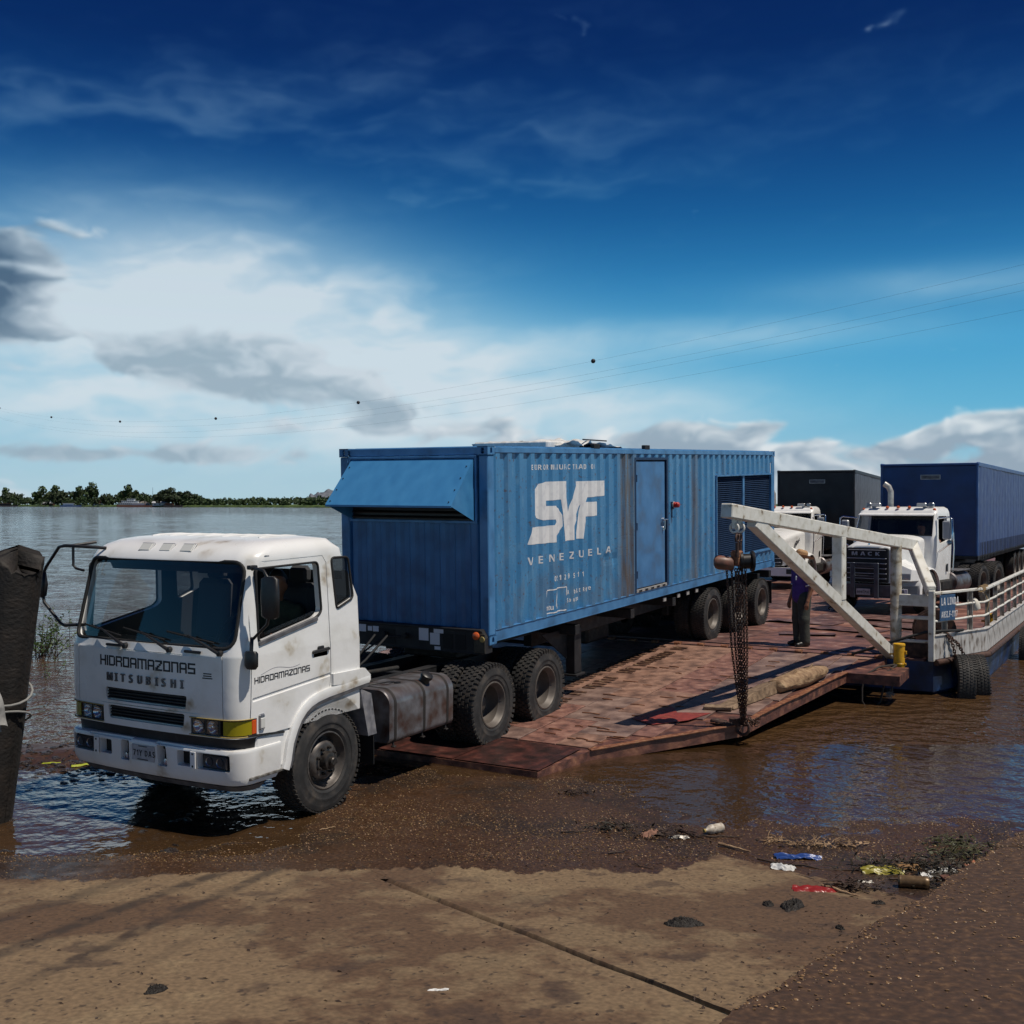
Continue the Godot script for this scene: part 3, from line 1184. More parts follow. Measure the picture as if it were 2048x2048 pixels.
	part("trunk", bt, bark, big)
	var bc := Mb.new()
	var bb := []
	rng.seed = 77
	for b in 60:
		var an := rng.randf() * TAU
		var rad := 20.0 * sqrt(rng.randf())
		var lift := sqrt(maxf(0.0, 1.0 - pow(rad / 22.5, 2.0)))
		bb.append([Vector3(cos(an) * rad, 3.5 + rng.randf_range(0.25, 0.95) * 14.5 * lift, sin(an) * rad), rng.randf_range(2.2, 4.0)])
	leaf_crown(bc, bb, 7000, 0.85, 91)
	part("crown", bc, leafs[0], big)
	big.scale = Vector3(1.6, 1.5, 1.6)
	# scrub that reads as one mass
	var scrub := Mb.new()
	var sb := []
	for k in 2100:
		var q := rng.randf_range(-0.30, -0.02) if k < 860 else rng.randf_range(-0.55, -0.28)
		var d := 1200.0
		for it in 6:
			d = shore.call(q * d) + 1.0
		d += 20.0 + 170.0 * rng.randf()
		var p := xz(q * d, d)
		sb.append([Vector3(p.x, 3.0 + rng.randf_range(0.0, 3.2) * (1.0 if k < 860 else 3.2) + 5.0 * sm(20.0, 150.0, d - 1000.0) * rng.randf() + 0.03 * maxf(0.0, d - shore.call(q * d) - 40.0), p.y), rng.randf_range(2.0, 4.6)])
	leaf_crown(scrub, sb, 36000, 1.35, 92)
	var so := part("scrub", scrub, leafs[1])
	so.set_meta("kind", "stuff")
	tag(so, "low green scrub along the far bank right of the round tree", "scrub")
	# a bare rock hill far beyond
	var hill := func(u: float, v: float) -> Vector3:
		var x := lerpf(-1.0, 1.0, u)
		var y := lerpf(-1.0, 1.0, v)
		var h := 62.0 * sm(1.0, 0.25, sqrt(x * x * 0.8 + y * y)) * (0.8 + 0.35 * noise_big.get_noise_2d(x * 14.0, y * 14.0)) + 16.0 * noise_fine.get_noise_2d(x * 18.0, y * 18.0)
		var p := xz(-0.162 * 4200.0 + x * 150.0, 4200.0 + y * 150.0)
		return Vector3(p.x, h - 4.0, p.y)
	structure(part("rock_hill", grid(60, 60, hill), worn("hill rock", [[0.2, Color8(74, 80, 92)], [0.8, Color8(120, 124, 132)]], 0.9, 0.0, 90.0)))
	var hill_land := func(u: float, v: float) -> Vector3:
		var p := xz(lerpf(-5000.0, 3000.0, u), lerpf(2600.0, 5600.0, v))
		return Vector3(p.x, 2.2 + 3.0 * sin(v * PI), p.y)
	structure(part("far_plain", grid(20, 6, hill_land), grass))
	make_far_craft(shore)


func make_far_craft(shore: Callable) -> void:
	var white := mat("far white", Color8(206, 210, 214), 0.6)
	var hull := mat("far hull", Color8(44, 40, 42), 0.7)
	var rusty := mat("far rust", Color8(96, 62, 50), 0.8)
	var bluem := mat("far blue", Color8(58, 84, 128), 0.6)
	var pane := mat("far pane", Color8(26, 32, 40), 0.2)
	var spot := func(q: float, off: float) -> Vector3:
		var d := 1400.0
		for it in 12:
			d = shore.call(q * d) + off
		var p := xz(q * d, d)
		return Vector3(p.x, 0, p.y)
	var turn := Vector3(0, deg_to_rad(YAW), 0)
	# pushboat with stacked decks
	var b := thing("pushboat", "white pushboat with stacked decks moored at the far bank", "boat", spot.call(-0.345, -14.0), turn)
	var m := Mb.new()
	m.box(Vector3(0, 1.4, 0), Vector3(40, 3.4, 11), 0.5)
	part("hull", m, rusty, b)
	for k in 3:
		m = Mb.new()
		var w: float = [34.0, 27.0, 12.0][k]
		m.box(Vector3(k * 1.5, 5.0 + k * 3.4, 0), Vector3(w, 3.0, 9.0 - k * 1.2), 0.1)
		m.box(Vector3(k * 1.5, 6.75 + k * 3.4, 0), Vector3(w + 2.0, 0.3, 10.4 - k * 1.2), 0.05)
		var dk := part("deckhouse", m, white, b)
		for j in int(w / 3.4):
			var p := Mb.new()
			p.box(Vector3(k * 1.5 - w * 0.5 + 2.0 + j * 3.4, 5.2 + k * 3.4, (9.0 - k * 1.2) * 0.5 + 0.05), Vector3(1.7, 1.3, 0.2))
			part("window", p, pane, dk)
	m = Mb.new()
	m.tube([Vector3(4, 15, 0), Vector3(4, 21, 0)], 0.25, 6)
	m.tube([Vector3(2, 18.5, 0), Vector3(6, 18.5, 0)], 0.12, 5)
	part("mast", m, hull, b)
	# barges, long and low
	for k in 4:
		var g := thing("barge", ["long dark barge moored at the left end of the far bank", "barge with a white awning roof moored left of the far pushboat", "rust-red barge moored right of the far white pushboat", "low dark barge moored furthest right on the far bank"][k], "barge", spot.call([-0.452, -0.395, -0.330, -0.305][k], -12.0), turn, "barges moored at the far bank")
		var w: float = [90.0, 52.0, 60.0, 34.0][k]
		m = Mb.new()
		m.prism(PackedVector2Array([Vector2(-w * 0.5 + 3, 0), Vector2(w * 0.5 - 3, 0), Vector2(w * 0.5, 3.2), Vector2(-w * 0.5, 3.2)]), -5.0, 5.0, Transform3D(Basis(), Vector3(0, -0.3, 0)))
		part("hull", m, [hull, bluem, rusty, hull][k], g)
		m = Mb.new()
		m.box(Vector3(-w * 0.2, 4.6, 0), Vector3(w * 0.35, 3.2, 6.0), 0.1)
		part("deckhouse", m, [hull, white, white, rusty][k], g)
		m = Mb.new()
		m.box(Vector3(-w * 0.2, 6.4, 0), Vector3(w * 0.4, 0.35, 7.6), 0.05)
		part("roof", m, [rusty, white, white, hull][k], g)
	# houses on the bank
	for k in 4:
		var hs := thing("bank_house", ["pale low house among the trees at the left end of the far bank", "white house behind the far moored barges", "small grey house between two trees on the far bank", "white open-sided shed at the foot of the great round tree"][k], "house", spot.call([-0.418, -0.372, -0.330, -0.317][k], [26.0, 22.0, 24.0, 8.0][k]) + Vector3(0, 2.2, 0), turn, "houses on the far bank")
		var w: float = [22.0, 18.0, 16.0, 24.0][k]
		m = Mb.new()
		m.box(Vector3(0, 2.2, 0), Vector3(w, 4.4, 9), 0.0)
		part("wall", m, [rusty, white, bluem, white][k], hs)
		m = Mb.new()
		m.prism(PackedVector2Array([Vector2(-5.6, 4.4), Vector2(5.6, 4.4), Vector2(0, 7.2)]), -w * 0.54, w * 0.54, Transform3D(Basis(Vector3.UP, PI / 2), Vector3.ZERO))
		part("roof", m, [mat("tin", Color8(150, 150, 152), 0.5), rusty, mat("tin2", Color8(128, 120, 116), 0.5), mat("tin3", Color8(176, 178, 180), 0.5)][k], hs)
		for j in 3:
			m = Mb.new()
			m.box(Vector3(-w * 0.32 + j * w * 0.32, 2.3, 4.55), Vector3(2.2, 1.8, 0.2))
			part("window", m, pane, hs)
	for k in 2:
		var tw := thing("radio_mast", ["thin radio mast left of the great round tree on the far bank", "shorter thin mast behind the far pushboat"][k], "mast", spot.call([-0.324, -0.353][k], 60.0), Vector3.ZERO)
		m = Mb.new()
		var h: float = [34.0, 27.0][k]
		m.tube([Vector3(0, 0, 0), Vector3(0, h, 0)], [0.45, 0.15], 5)
		for j in 3:
			m.tube([Vector3(-1.6, h * (0.7 + j * 0.1), 0), Vector3(1.6, h * (0.7 + j * 0.1), 0)], 0.15, 4)
		part("pole", m, hull, tw)


func make_power_line() -> void:
	# cables that cross the river overhead: the top one carries marker balls
	var cable := mat("cable", Color8(70, 78, 88), 0.6)
	var ball := mat("marker ball", Color8(38, 34, 40), 0.6)
	var o := thing("power_line", "overhead power cables crossing the river with dark marker balls", "power line")
	var dir := Vector2(-0.621, 0.784)
	var at := func(n: float, row: int) -> Vector3:
		var ed0 := Vector2(17.7, 242.0) + dir * 100.0 * n
		var h := 31.4 - 3.45 * n + 1.65 * n * n
		ed0 += Vector2(0.784, 0.621) * [0.0, 3.0, -3.0, 2.0][row]
		var p := xz(ed0.x, ed0.y)
		return Vector3(p.x, h + 3.2 - [0.0, 2.0, 4.6, 6.4][row], p.y)
	for row in 4:
		var m := Mb.new()
		var pts := []
		for k in 61:
			pts.append(at.call(-2.2 + k * 0.17, row))
		m.tube(pts, 0.013, 5)
		part("cable", m, cable, o)
	for n in 6:
		var m := Mb.new()
		m.soft()
		var prof := []
		for k in 9:
			prof.append(Vector2(sin(PI * k / 8.0), -cos(PI * k / 8.0)) * 0.5)
		m.lathe(prof, Transform3D(Basis(), at.call(float(n), 0)), 12)
		part("marker_ball", m, ball, o)


# ================================================================ wheels (axis along local x, outer face towards +x)
const AXLE := Transform3D(Basis(Vector3(0, 1, 0), Vector3(1, 0, 0), Vector3(0, 0, -1)), Vector3.ZERO)


func tyre_mesh(r: float, w: float, rim_r: float, x0: float, m: Mb) -> void:
	var h := w * 0.5
	var p := []
	for q in [[rim_r, -0.40], [rim_r + 0.03, -0.47], [rim_r + 0.10, -0.53], [r - 0.12, -0.54], [r - 0.05, -0.50], [r - 0.012, -0.46], [r, -0.40], [r + 0.004, 0.0], [r, 0.40], [r - 0.012, 0.46], [r - 0.05, 0.50], [r - 0.058, 0.507], [r - 0.066, 0.507], [r - 0.12, 0.54], [r - 0.125, 0.546], [r - 0.14, 0.546], [r - 0.145, 0.54], [rim_r + 0.10, 0.53], [rim_r + 0.05, 0.50], [rim_r + 0.045, 0.505], [rim_r + 0.03, 0.48], [rim_r, 0.40]]:
		p.append(Vector2(q[0], q[1] * w))
	m.lathe(p, Transform3D(AXLE.basis, Vector3(x0, 0, 0)), 56)


func tread_mesh(r: float, w: float, x0: float, m: Mb, heavy := true) -> void:
	# lugs across the shoulders and staggered blocks between
	var n := 46 if heavy else 62
	for k in n:
		for row in 5:
			var a := TAU * (k + (0.5 if row % 2 == 1 else 0.0)) / n
			var x: float = [-0.43, -0.215, 0.0, 0.215, 0.43][row] * w
			var long: float = TAU * r / n * (0.58 if row in [0, 4] else 0.66)
			var wide: float = w * (0.17 if row in [0, 4] else 0.15)
			var b := Basis(Vector3.RIGHT, a) * Basis(Vector3.UP, 0.0 if row in [0, 4] else (0.25 if row % 2 else -0.25))
			m.box(Vector3(x0 + x, 0, 0) + Basis(Vector3.RIGHT, a) * Vector3(0, r + (0.003 if row in [0, 4] else 0.006), 0), Vector3(wide, 0.024 if heavy else 0.014, long), 0.0, b)
			if row in [0, 4] and heavy:
				var sx := signf(x)
				m.box(Vector3(x0 + sx * w * 0.492, 0, 0) + Basis(Vector3.RIGHT, a) * Vector3(0, r - 0.032, 0), Vector3(w * 0.05, 0.07, long * 0.95), 0.0, Basis(Vector3.RIGHT, a) * Basis(Vector3.BACK, -sx * 0.22))


func wheel(parent: Node, at: Vector3, outer: float, kind: String, r: float, w: float, spin := 0.0, steer := 0.0) -> void:
	# outer is +1 for a wheel on the right-hand side, -1 on the left; kind front, dual or trailer
	var o := node("wheel", parent, at, Vector3(0, (0.0 if outer > 0 else PI) + steer, 0))
	var rim_r := 0.29
	var m := Mb.new()
	var xo := -w * 0.5
	tyre_mesh(r, w, rim_r, xo, m)
	if kind != "front":
		tyre_mesh(r, w, rim_r, xo - w - 0.06, m)
	part("tyre", m, M["tyre"], o)
	m = Mb.new()
	tread_mesh(r, w, xo, m, kind == "dual")
	if kind != "front":
		tread_mesh(r, w, xo - w - 0.06, m, kind == "dual")
	part("tread", m, M["tread"], o, Vector3.ZERO, Vector3(spin, 0, 0))
	m = Mb.new()
	if kind == "front":
		# disc stands out in a shallow dome with oval hand holes and ten nuts
		m.lathe([Vector2(rim_r + 0.012, -0.035), Vector2(rim_r + 0.014, -0.012), Vector2(rim_r, -0.008), Vector2(rim_r - 0.012, -0.03), Vector2(rim_r - 0.03, -0.085), Vector2(rim_r - 0.05, -0.10), Vector2(0.205, -0.06), Vector2(0.185, -0.035), Vector2(0.17, -0.03), Vector2(0.10, -0.03), Vector2(0.085, -0.025)], AXLE, 48)
		part("rim", m, M["rim steel"], o)
		m = Mb.new()
		m.lathe([Vector2(0.098, -0.03), Vector2(0.096, 0.02), Vector2(0.088, 0.045), Vector2(0.05, 0.052), Vector2(0.046, 0.085), Vector2(0.036, 0.095), Vector2(0.0, 0.096)], AXLE, 24)
		for k in 8:
			var a := TAU * k / 8 + 0.2 + spin
			m.lathe([Vector2(0.019, 0.0), Vector2(0.019, 0.028), Vector2(0.011, 0.03), Vector2(0.011, 0.05), Vector2(0.0, 0.05)], Transform3D(AXLE.basis, Vector3(-0.032, cos(a) * 0.137, sin(a) * 0.137)), 6)
		part("hub", m, M["hub steel"], o)
		m = Mb.new()
		for k in 8:
			var a := TAU * (k + 0.5) / 8 + 0.2 + spin
			var el := PackedVector2Array()
			for j in 12:
				el.append(Vector2(cos(TAU * j / 12) * 0.034, sin(TAU * j / 12) * 0.022))
			var b := Basis(Vector3.RIGHT, a) * Basis(Vector3(1, 0, 0), Vector3(0, 1, 0), Vector3(0, 0, 1))
			var up := b * Vector3.UP
			var along := b * Vector3.BACK
			m.prism(el, -0.004, 0.004, Transform3D(Basis(along, up, along.cross(up)), Vector3(-0.066, 0, 0) + up * 0.214))
		part("hand_hole", m, M["black"], o)
	else:
		# a deep dish: the outer wheel of a pair shows its barrel and the disc far inside
		m.lathe([Vector2(rim_r + 0.014, -0.03), Vector2(rim_r + 0.015, -0.008), Vector2(rim_r - 0.002, -0.004), Vector2(rim_r - 0.018, -0.022), Vector2(rim_r - 0.03, -0.07), Vector2(rim_r - 0.045, -0.085), Vector2(rim_r - 0.052, -0.225), Vector2(rim_r - 0.07, -0.25), Vector2(0.16, -0.245), Vector2(0.12, -0.24), Vector2(0.10, -0.24), Vector2(0.095, -0.18), Vector2(0.075, -0.165), Vector2(0.0, -0.163)], AXLE, 44)
		part("rim", m, M["rim dusty"], o)
		m = Mb.new()
		for k in 10:
			var a := TAU * k / 10 + spin
			m.lathe([Vector2(0.018, 0.0), Vector2(0.018, 0.03), Vector2(0.0, 0.034)], Transform3D(AXLE.basis, Vector3(-0.245, cos(a) * 0.14, sin(a) * 0.14)), 6)
		part("wheel_nut", m, M["hub steel"], o)


# ================================================================ the white tractor unit in front
# cross-section of the cab at one height: nose bowed forward, rounded corners
func cab_ring(y: float, zc: float, w: float, corner: float, zr: float, rear: float, bow := 0.05) -> Array:
	var out := []
	var xs := w - corner
	var zs := zc - bow
	for k in 13:
		var x := lerpf(-xs, xs, k / 12.0)
		out.append(Vector3(x, y, zc - bow * pow(x / xs, 2.0)))
	for k in range(1, 8):
		var a := PI * 0.5 * k / 7.0
		out.append(Vector3(xs + corner * sin(a), y, zs - corner * (1.0 - cos(a)) * 1.0))
	for k in 5:
		var a := PI * 0.5 * k / 4.0
		out.append(Vector3(w - rear * (1.0 - cos(a)), y, zr + rear * (1.0 - sin(a))))
	for k in 5:
		var a := PI * 0.5 * (1.0 - k / 4.0)
		out.append(Vector3(-w + rear * (1.0 - cos(a)), y, zr + rear * (1.0 - sin(a))))
	for k in range(7, 0, -1):
		var a := PI * 0.5 * k / 7.0
		out.append(Vector3(-xs - corner * sin(a), y, zs - corner * (1.0 - cos(a))))
	return out


func nose_z(x: float, y: float, push := 0.0) -> float:
	# the outer face of the windscreen and front panel
	var zc: float
	if y < 1.78:
		zc = 1.13
	else:
		zc = lerpf(1.115, 0.90, (y - 1.78) / 0.90)
	var w := 1.235 if y < 1.78 else lerpf(1.235, 1.19, (y - 1.78) / 0.9)
	var c := 0.20
	var xs := w - c
	var ax := absf(x)
	if ax <= xs:
		return zc - 0.05 * pow(x / xs, 2.0) + push
	return zc - 0.05 - (c - sqrt(maxf(0.0, c * c - pow(ax - xs, 2.0)))) + push


func make_tractor() -> void:
	var white: Material = M["cab white"]
	var t := thing("tractor_truck", "white cab-over tractor unit with dark company lettering, in front of the blue container", "truck", Vector3(-8.775, -0.005, -8.8), Vector3(0.0155, 0, 0))
	# ---- cab shell
	var rings := []
	for q in [[0.985, 1.12, 1.235, 0.20, 0.05], [1.30, 1.13, 1.24, 0.20, 0.05], [1.755, 1.13, 1.24, 0.20, 0.05], [1.78, 1.118, 1.235, 0.20, 0.05], [2.2, 1.018, 1.215, 0.20, 0.05], [2.68, 0.90, 1.19, 0.20, 0.06], [2.74, 0.86, 1.185, 0.22, 0.08], [2.80, 0.78, 1.15, 0.24, 0.10], [2.845, 0.66, 1.09, 0.26, 0.12], [2.868, 0.52, 1.0, 0.28, 0.16], [2.88, 0.34, 0.85, 0.30, 0.2]]:
		var zr := -0.78
		if q[0] > 2.3:
			zr = [-0.78, -0.74, -0.70, -0.62, -0.54, -0.46, -0.3][mini(6, int(round((q[0] - 2.3) / 0.1)))]
		rings.append(cab_ring(q[0], q[1], q[2], q[3], zr, q[4]))
	var shell := Mb.new()
	shell.loft(rings)
	var inner := []
	for q in [[1.22, 1.06, 1.16, 0.18], [1.78, 1.05, 1.16, 0.18], [2.68, 0.83, 1.12, 0.18], [2.78, 0.66, 1.05, 0.18]]:
		inner.append(cab_ring(q[0], q[1], q[2], q[3], -0.70 if q[0] < 2.3 else -0.62, 0.05))
	var hollow := Mb.new()
	hollow.loft(inner)
	var cuts := [hollow.done()]
	var screen := rounded([Vector2(-1.13, 1.84), Vector2(1.13, 1.84), Vector2(1.10, 2.665), Vector2(-1.10, 2.665)], 0.13, 6)
	cuts.append(solid_prism(screen, 0.5, 1.6))
	var side_win := rounded([Vector2(0.80, 1.885), Vector2(0.79, 2.60), Vector2(-0.12, 2.615), Vector2(-0.145, 2.10), Vector2(-0.06, 2.045)], 0.055, 4)
	var quarter := rounded([Vector2(-0.335, 2.645), Vector2(-0.615, 2.64), Vector2(-0.67, 2.195), Vector2(-0.385, 2.10)], 0.05, 4)
	# local x of the side plane is the cab's z
	var side_xf := Transform3D(Basis(Vector3(0, 0, 1), Vector3(0, 1, 0), Vector3(-1, 0, 0)), Vector3.ZERO)
	cuts.append(solid_prism(side_win, -2.0, 2.0, side_xf))
	cuts.append(solid_prism(quarter, -1.5, -0.9, side_xf))
	cuts.append(solid_prism(quarter, 0.9, 1.5, side_xf))
	var arch := Mb.new()
	arch.lathe([Vector2(0, -1.6), Vector2(0.685, -1.6), Vector2(0.685, 1.6), Vector2(0, 1.6)], Transform3D(AXLE.basis, Vector3(0, 0.535, -0.2)), 40)
	cuts.append(arch.done())
	# door seams, a groove 8 mm wide
	for s in [-1.0, 1.0]:
		for q in [[[0.93, 1.0], [0.915, 1.36]], [[0.915, 1.36], [0.865, 2.66]], [[0.865, 2.66], [-0.20, 2.675]], [[-0.20, 2.675], [-0.255, 2.6]], [[-0.255, 2.6], [-0.262, 1.43]], [[-0.262, 1.43], [-0.24, 1.30]]]:
			var g := Mb.new()
			g.bar(Vector3(s * 1.225, q[0][1], q[0][0]), Vector3(s * 1.225, q[1][1], q[1][0]), 0.08, 0.010, Vector3(0, 0.3, 1) if absf(q[0][0] - q[1][0]) < 0.1 else Vector3.UP)
			cuts.append(g.done())
	# seams of the front flap
	for s in [-1.0, 1.0]:
		cuts.append(solid_box(Vector3(s * 1.03, 1.46, 1.1), Vector3(0.009, 0.62, 0.2)))
	cuts.append(solid_box(Vector3(0, 1.205, 1.155), Vector3(2.3, 0.009, 0.12)))
	cuts.append(solid_box(Vector3(0, 1.765, 1.16), Vector3(2.3, 0.008, 0.12)))
	# two air slots in the front panel
	var slot1 := rounded([Vector2(-0.585, 1.365), Vector2(0.585, 1.365), Vector2(0.565, 1.235), Vector2(-0.565, 1.235)], 0.025, 3)
	var slot2 := rounded([Vector2(-0.55, 1.185), Vector2(0.55, 1.185), Vector2(0.53, 1.05), Vector2(-0.53, 1.05)], 0.025, 3)
	cuts.append(solid_prism(slot1, 1.075, 1.3))
	cuts.append(solid_prism(slot2, 1.075, 1.3))
	# headlamp pockets
	for s in [-1.0, 1.0]:
		cuts.append(solid_box(Vector3(s * 0.945, 1.085, 1.03), Vector3(0.64, 0.165, 0.38)))
		# shallow press lines beside the flap and along the door
		var scoop := Mb.new()
		scoop.box(Vector3(s * 0.86, 1.345, 1.135), Vector3(0.36, 0.05, 0.05), 0.02)
		cuts.append(scoop.done())
	for s in [-1.0, 1.0]:
		var cr := Mb.new()
		cr.bar(Vector3(s * 1.255, 1.345, 0.90), Vector3(s * 1.255, 1.43, -0.26), 0.05, 0.045, Vector3.UP, 0.012)
		cuts.append(cr.done())
	var body_mesh: ArrayMesh = await carve(shell.done(), cuts, white, M["cab trim"])
	part("cab", body_mesh, null, t)
	# ribs pressed into the roof
	for k in 7:
		var rb := Mb.new()
		var x := -0.78 + k * 0.26
		rb.tube([Vector3(x, 2.872, 0.30), Vector3(x, 2.884, 0.2), Vector3(x, 2.884, -0.1), Vector3(x, 2.872, -0.26)], 0.012, 6)
		part("roof_rib", rb, white, t)
	# ---- glass and rubber
	var pane := Mb.new()
	var nx := 20
	pane.soft()
	for i in nx:
		for j in 6:
			var q := []
			for c in [[0, 0], [1, 0], [1, 1], [0, 1]]:
				var y := lerpf(1.80, 2.69, (j + c[1]) / 6.0)
				var x := lerpf(-1.15, 1.15, float(i + c[0]) / nx)
				q.append(Vector3(x, y, nose_z(x, y, -0.035)))
			pane.face(q, Vector3(0, 2.2, -1))
	part("windscreen", pane, M["tinted glass"], t)
	var seal := Mb.new()
	var pts := []
	for p in screen:
		pts.append(Vector3(p.x, p.y, nose_z(p.x, p.y, -0.004)))
	seal.tube(pts, 0.020, 6, true)
	part("windscreen_seal", seal, M["rubber"], t)
	# dark printed band along the top and foot of the screen, inside the glass
	var band := Mb.new()
	for q in [[1.80, 1.90], [2.615, 2.69]]:
		for i in nx:
			var p := []
			for c in [[0, 0], [1, 0], [1, 1], [0, 1]]:
				var y := lerpf(q[0], q[1], c[1])
				var x := lerpf(-1.14, 1.14, float(i + c[0]) / nx)
				p.append(Vector3(x, y, nose_z(x, y, -0.041)))
			band.quad(p[0], p[3], p[2], p[1])
	part("screen_band", band, M["black"], t)
	for s in [-1.0, 1.0]:
		for k in 2:
			var poly: PackedVector2Array = [side_win, quarter][k]
			var w := Mb.new()
			if k == 0 and s > 0.0:
				# the near door's pane is wound almost all the way down
				poly = rounded([Vector2(0.80, 1.885), Vector2(0.81, 1.95), Vector2(-0.075, 2.115), Vector2(-0.06, 2.045)], 0.02, 3)
			var px: float = s * (1.185 if k == 0 else 1.18)
			var ids := Geometry2D.triangulate_polygon(poly)
			for i in range(0, ids.size(), 3):
				w.face([Vector3(px, poly[ids[i]].y, poly[ids[i]].x), Vector3(px, poly[ids[i + 1]].y, poly[ids[i + 1]].x), Vector3(px, poly[ids[i + 2]].y, poly[ids[i + 2]].x)], Vector3(px - 0.5, 2, 0))
			poly = [side_win, quarter][k]
			part(["door_window", "quarter_window"][k], w, [M["side glass"], M["dark glass"]][k], t)
			var sl := Mb.new()
			var ring := []
			for p in poly:
				ring.append(Vector3(s * lerpf(1.236, 1.194, (p.y - 1.78) / 0.9), p.y, p.x))
			sl.tube(ring, 0.013, 6, true)
			part("window_seal", sl, M["rubber"], t)
		var sill := Mb.new()
		sill.bar(Vector3(s * 1.236, 1.875, 0.80), Vector3(s * 1.232, 2.035, -0.07), 0.02, 0.045, Vector3.UP, 0.006)
		part("window_channel", sill, M["dull grey"], t)
	# ---- interior
	var inside := Mb.new()
	inside.box(Vector3(0, 1.62, 0.78), Vector3(2.2, 0.26, 0.42), 0.06)
	inside.box(Vector3(0, 1.80, 0.86), Vector3(2.2, 0.10, 0.24), 0.04)
	part("dashboard", inside, M["cab trim"], t)
	for s in [-1.0, 1.0]:
		var seat := Mb.new()
		seat.box(Vector3(s * 0.62, 1.62, -0.10), Vector3(0.52, 0.16, 0.52), 0.06)
		seat.box(Vector3(s * 0.62, 2.0, -0.44), Vector3(0.50, 0.72, 0.15), 0.06, Basis(Vector3.RIGHT, -0.12))
		seat.box(Vector3(s * 0.62, 2.44, -0.50), Vector3(0.30, 0.20, 0.11), 0.05, Basis(Vector3.RIGHT, -0.12))
		seat.box(Vector3(s * 0.62, 1.40, -0.10), Vector3(0.40, 0.28, 0.40), 0.03)
		part("seat", seat, M["cab seat"], t)
	var sw := Mb.new()
	var wheel_ring := []
	var tilt := Basis(Vector3.RIGHT, 0.85)
	for k in 24:
		wheel_ring.append(Vector3(0.62, 1.93, 0.46) + tilt * Vector3(cos(TAU * k / 24) * 0.23, 0, sin(TAU * k / 24) * 0.23))
	sw.tube(wheel_ring, 0.016, 6, true)
	for k in 3:
		sw.tube([Vector3(0.62, 1.91, 0.46), wheel_ring[k * 8]], 0.012, 5)
	sw.tube([Vector3(0.62, 1.92, 0.46), Vector3(0.62, 1.7, 0.66)], 0.04, 8)
	part("steering_wheel", sw, M["black"], t)
	var visor := Mb.new()
	visor.box(Vector3(0, 2.60, 0.66), Vector3(2.05, 0.15, 0.02), 0.006, Basis(Vector3.RIGHT, 0.5))
	part("sun_visor", visor, M["cab trim"], t)
	# ---- front furniture
	for k in 2:
		var slats := Mb.new()
		var y0: float = [1.245, 1.06][k]
		var hw: float = [0.575, 0.54][k]
		for j in 4:
			slats.box(Vector3(0, y0 + 0.015 + j * 0.031, 1.092), Vector3(hw * 2.0 - 0.02, 0.012, 0.028), 0.003, Basis(Vector3.RIGHT, 0.5))
		slats.box(Vector3(0, y0 + 0.06, 1.079), Vector3(hw * 2.0 - 0.01, 0.115, 0.004))
		part("grille", slats, M["black plastic"], t)
	for s in [-1.0, 1.0]:
		var hl := node("headlight", t)
		var b := Mb.new()
		b.box(Vector3(s * 0.83, 1.085, 1.02), Vector3(0.40, 0.155, 0.05))
		for x in [0.645, 0.81, 0.98]:
			b.box(Vector3(s * x, 1.085, nose_z(x, 1.085, -0.035)), Vector3(0.022, 0.155, 0.06), 0.004)
		part("lamp_bowl", b, M["black plastic"], hl)
		for j in 2:
			var c := Mb.new()
			var x: float = s * [0.725, 0.895][j]
			c.lathe([Vector2(0.0, -0.05), Vector2(0.03, -0.046), Vector2(0.056, -0.02), Vector2(0.062, 0.0)], Transform3D(Basis(Vector3.RIGHT, PI / 2).scaled(Vector3(1.05, 1, 0.95)), Vector3(x, 1.085, 1.105 - 0.02 * j)), 18)
			c.lathe([Vector2(0.014, -0.02), Vector2(0.014, 0.0), Vector2(0.0, 0.004)], Transform3D(Basis(Vector3.RIGHT, PI / 2), Vector3(x, 1.085, 1.085)), 8)
			part("reflector", c, M["chrome"], hl)
			var lens := Mb.new()
			lens.box(Vector3(x, 1.085, nose_z(x, 1.085, -0.008)), Vector3(0.14, 0.135, 0.008), 0.003, Basis(Vector3.UP, s * 0.09))
			part("lens", lens, M["lamp glass"], hl)
		var am := Mb.new()
		am.soft()
		for i in 10:
			var q := []
			for c in [[0, 0], [1, 0], [1, 1], [0, 1]]:
				var a := lerpf(-0.05, 1.0, (i + c[0]) / 10.0) * PI * 0.5 * 0.92
				var x := 1.035 + 0.195 * sin(a)
				q.append(Vector3(s * x, lerpf(1.015, 1.152, c[1]), 1.075 - 0.195 * (1.0 - cos(a)) - 0.006))
			am.quad(q[0], q[3], q[2], q[1])
		part("indicator", am, M["amber yellow"], hl)
		var tip := Mb.new()
		tip.box(Vector3(s * 1.226, 1.085, 0.870), Vector3(0.016, 0.135, 0.06), 0.004)
		part("side_reflector", tip, M["amber orange"], hl)
		var fr := Mb.new()
		for y in [1.002, 1.168]:
			var pl := []
			for k in 9:
				var a := PI * 0.5 * k / 8.0
				pl.append(Vector3(s * (1.035 + 0.2 * sin(a)), y, 1.08 - 0.2 * (1.0 - cos(a)) + 0.004))
			fr.tube([Vector3(s * 0.62, y, 1.118)] + [Vector3(s * 0.85, y, 1.103)] + pl, 0.006, 5)
		part("lamp_trim", fr, M["old yellow"], hl)
	# black gap between front panel and bumper
	var gap := Mb.new()
	gap.loft([cab_ring(0.80, 1.07, 1.20, 0.20, 0.5, 0.02), cab_ring(0.99, 1.085, 1.215, 0.20, 0.5, 0.02)])
	part("front_gap", gap, M["black plastic"], t)
	# ---- bumper with its pockets
	var bumper := Mb.new()
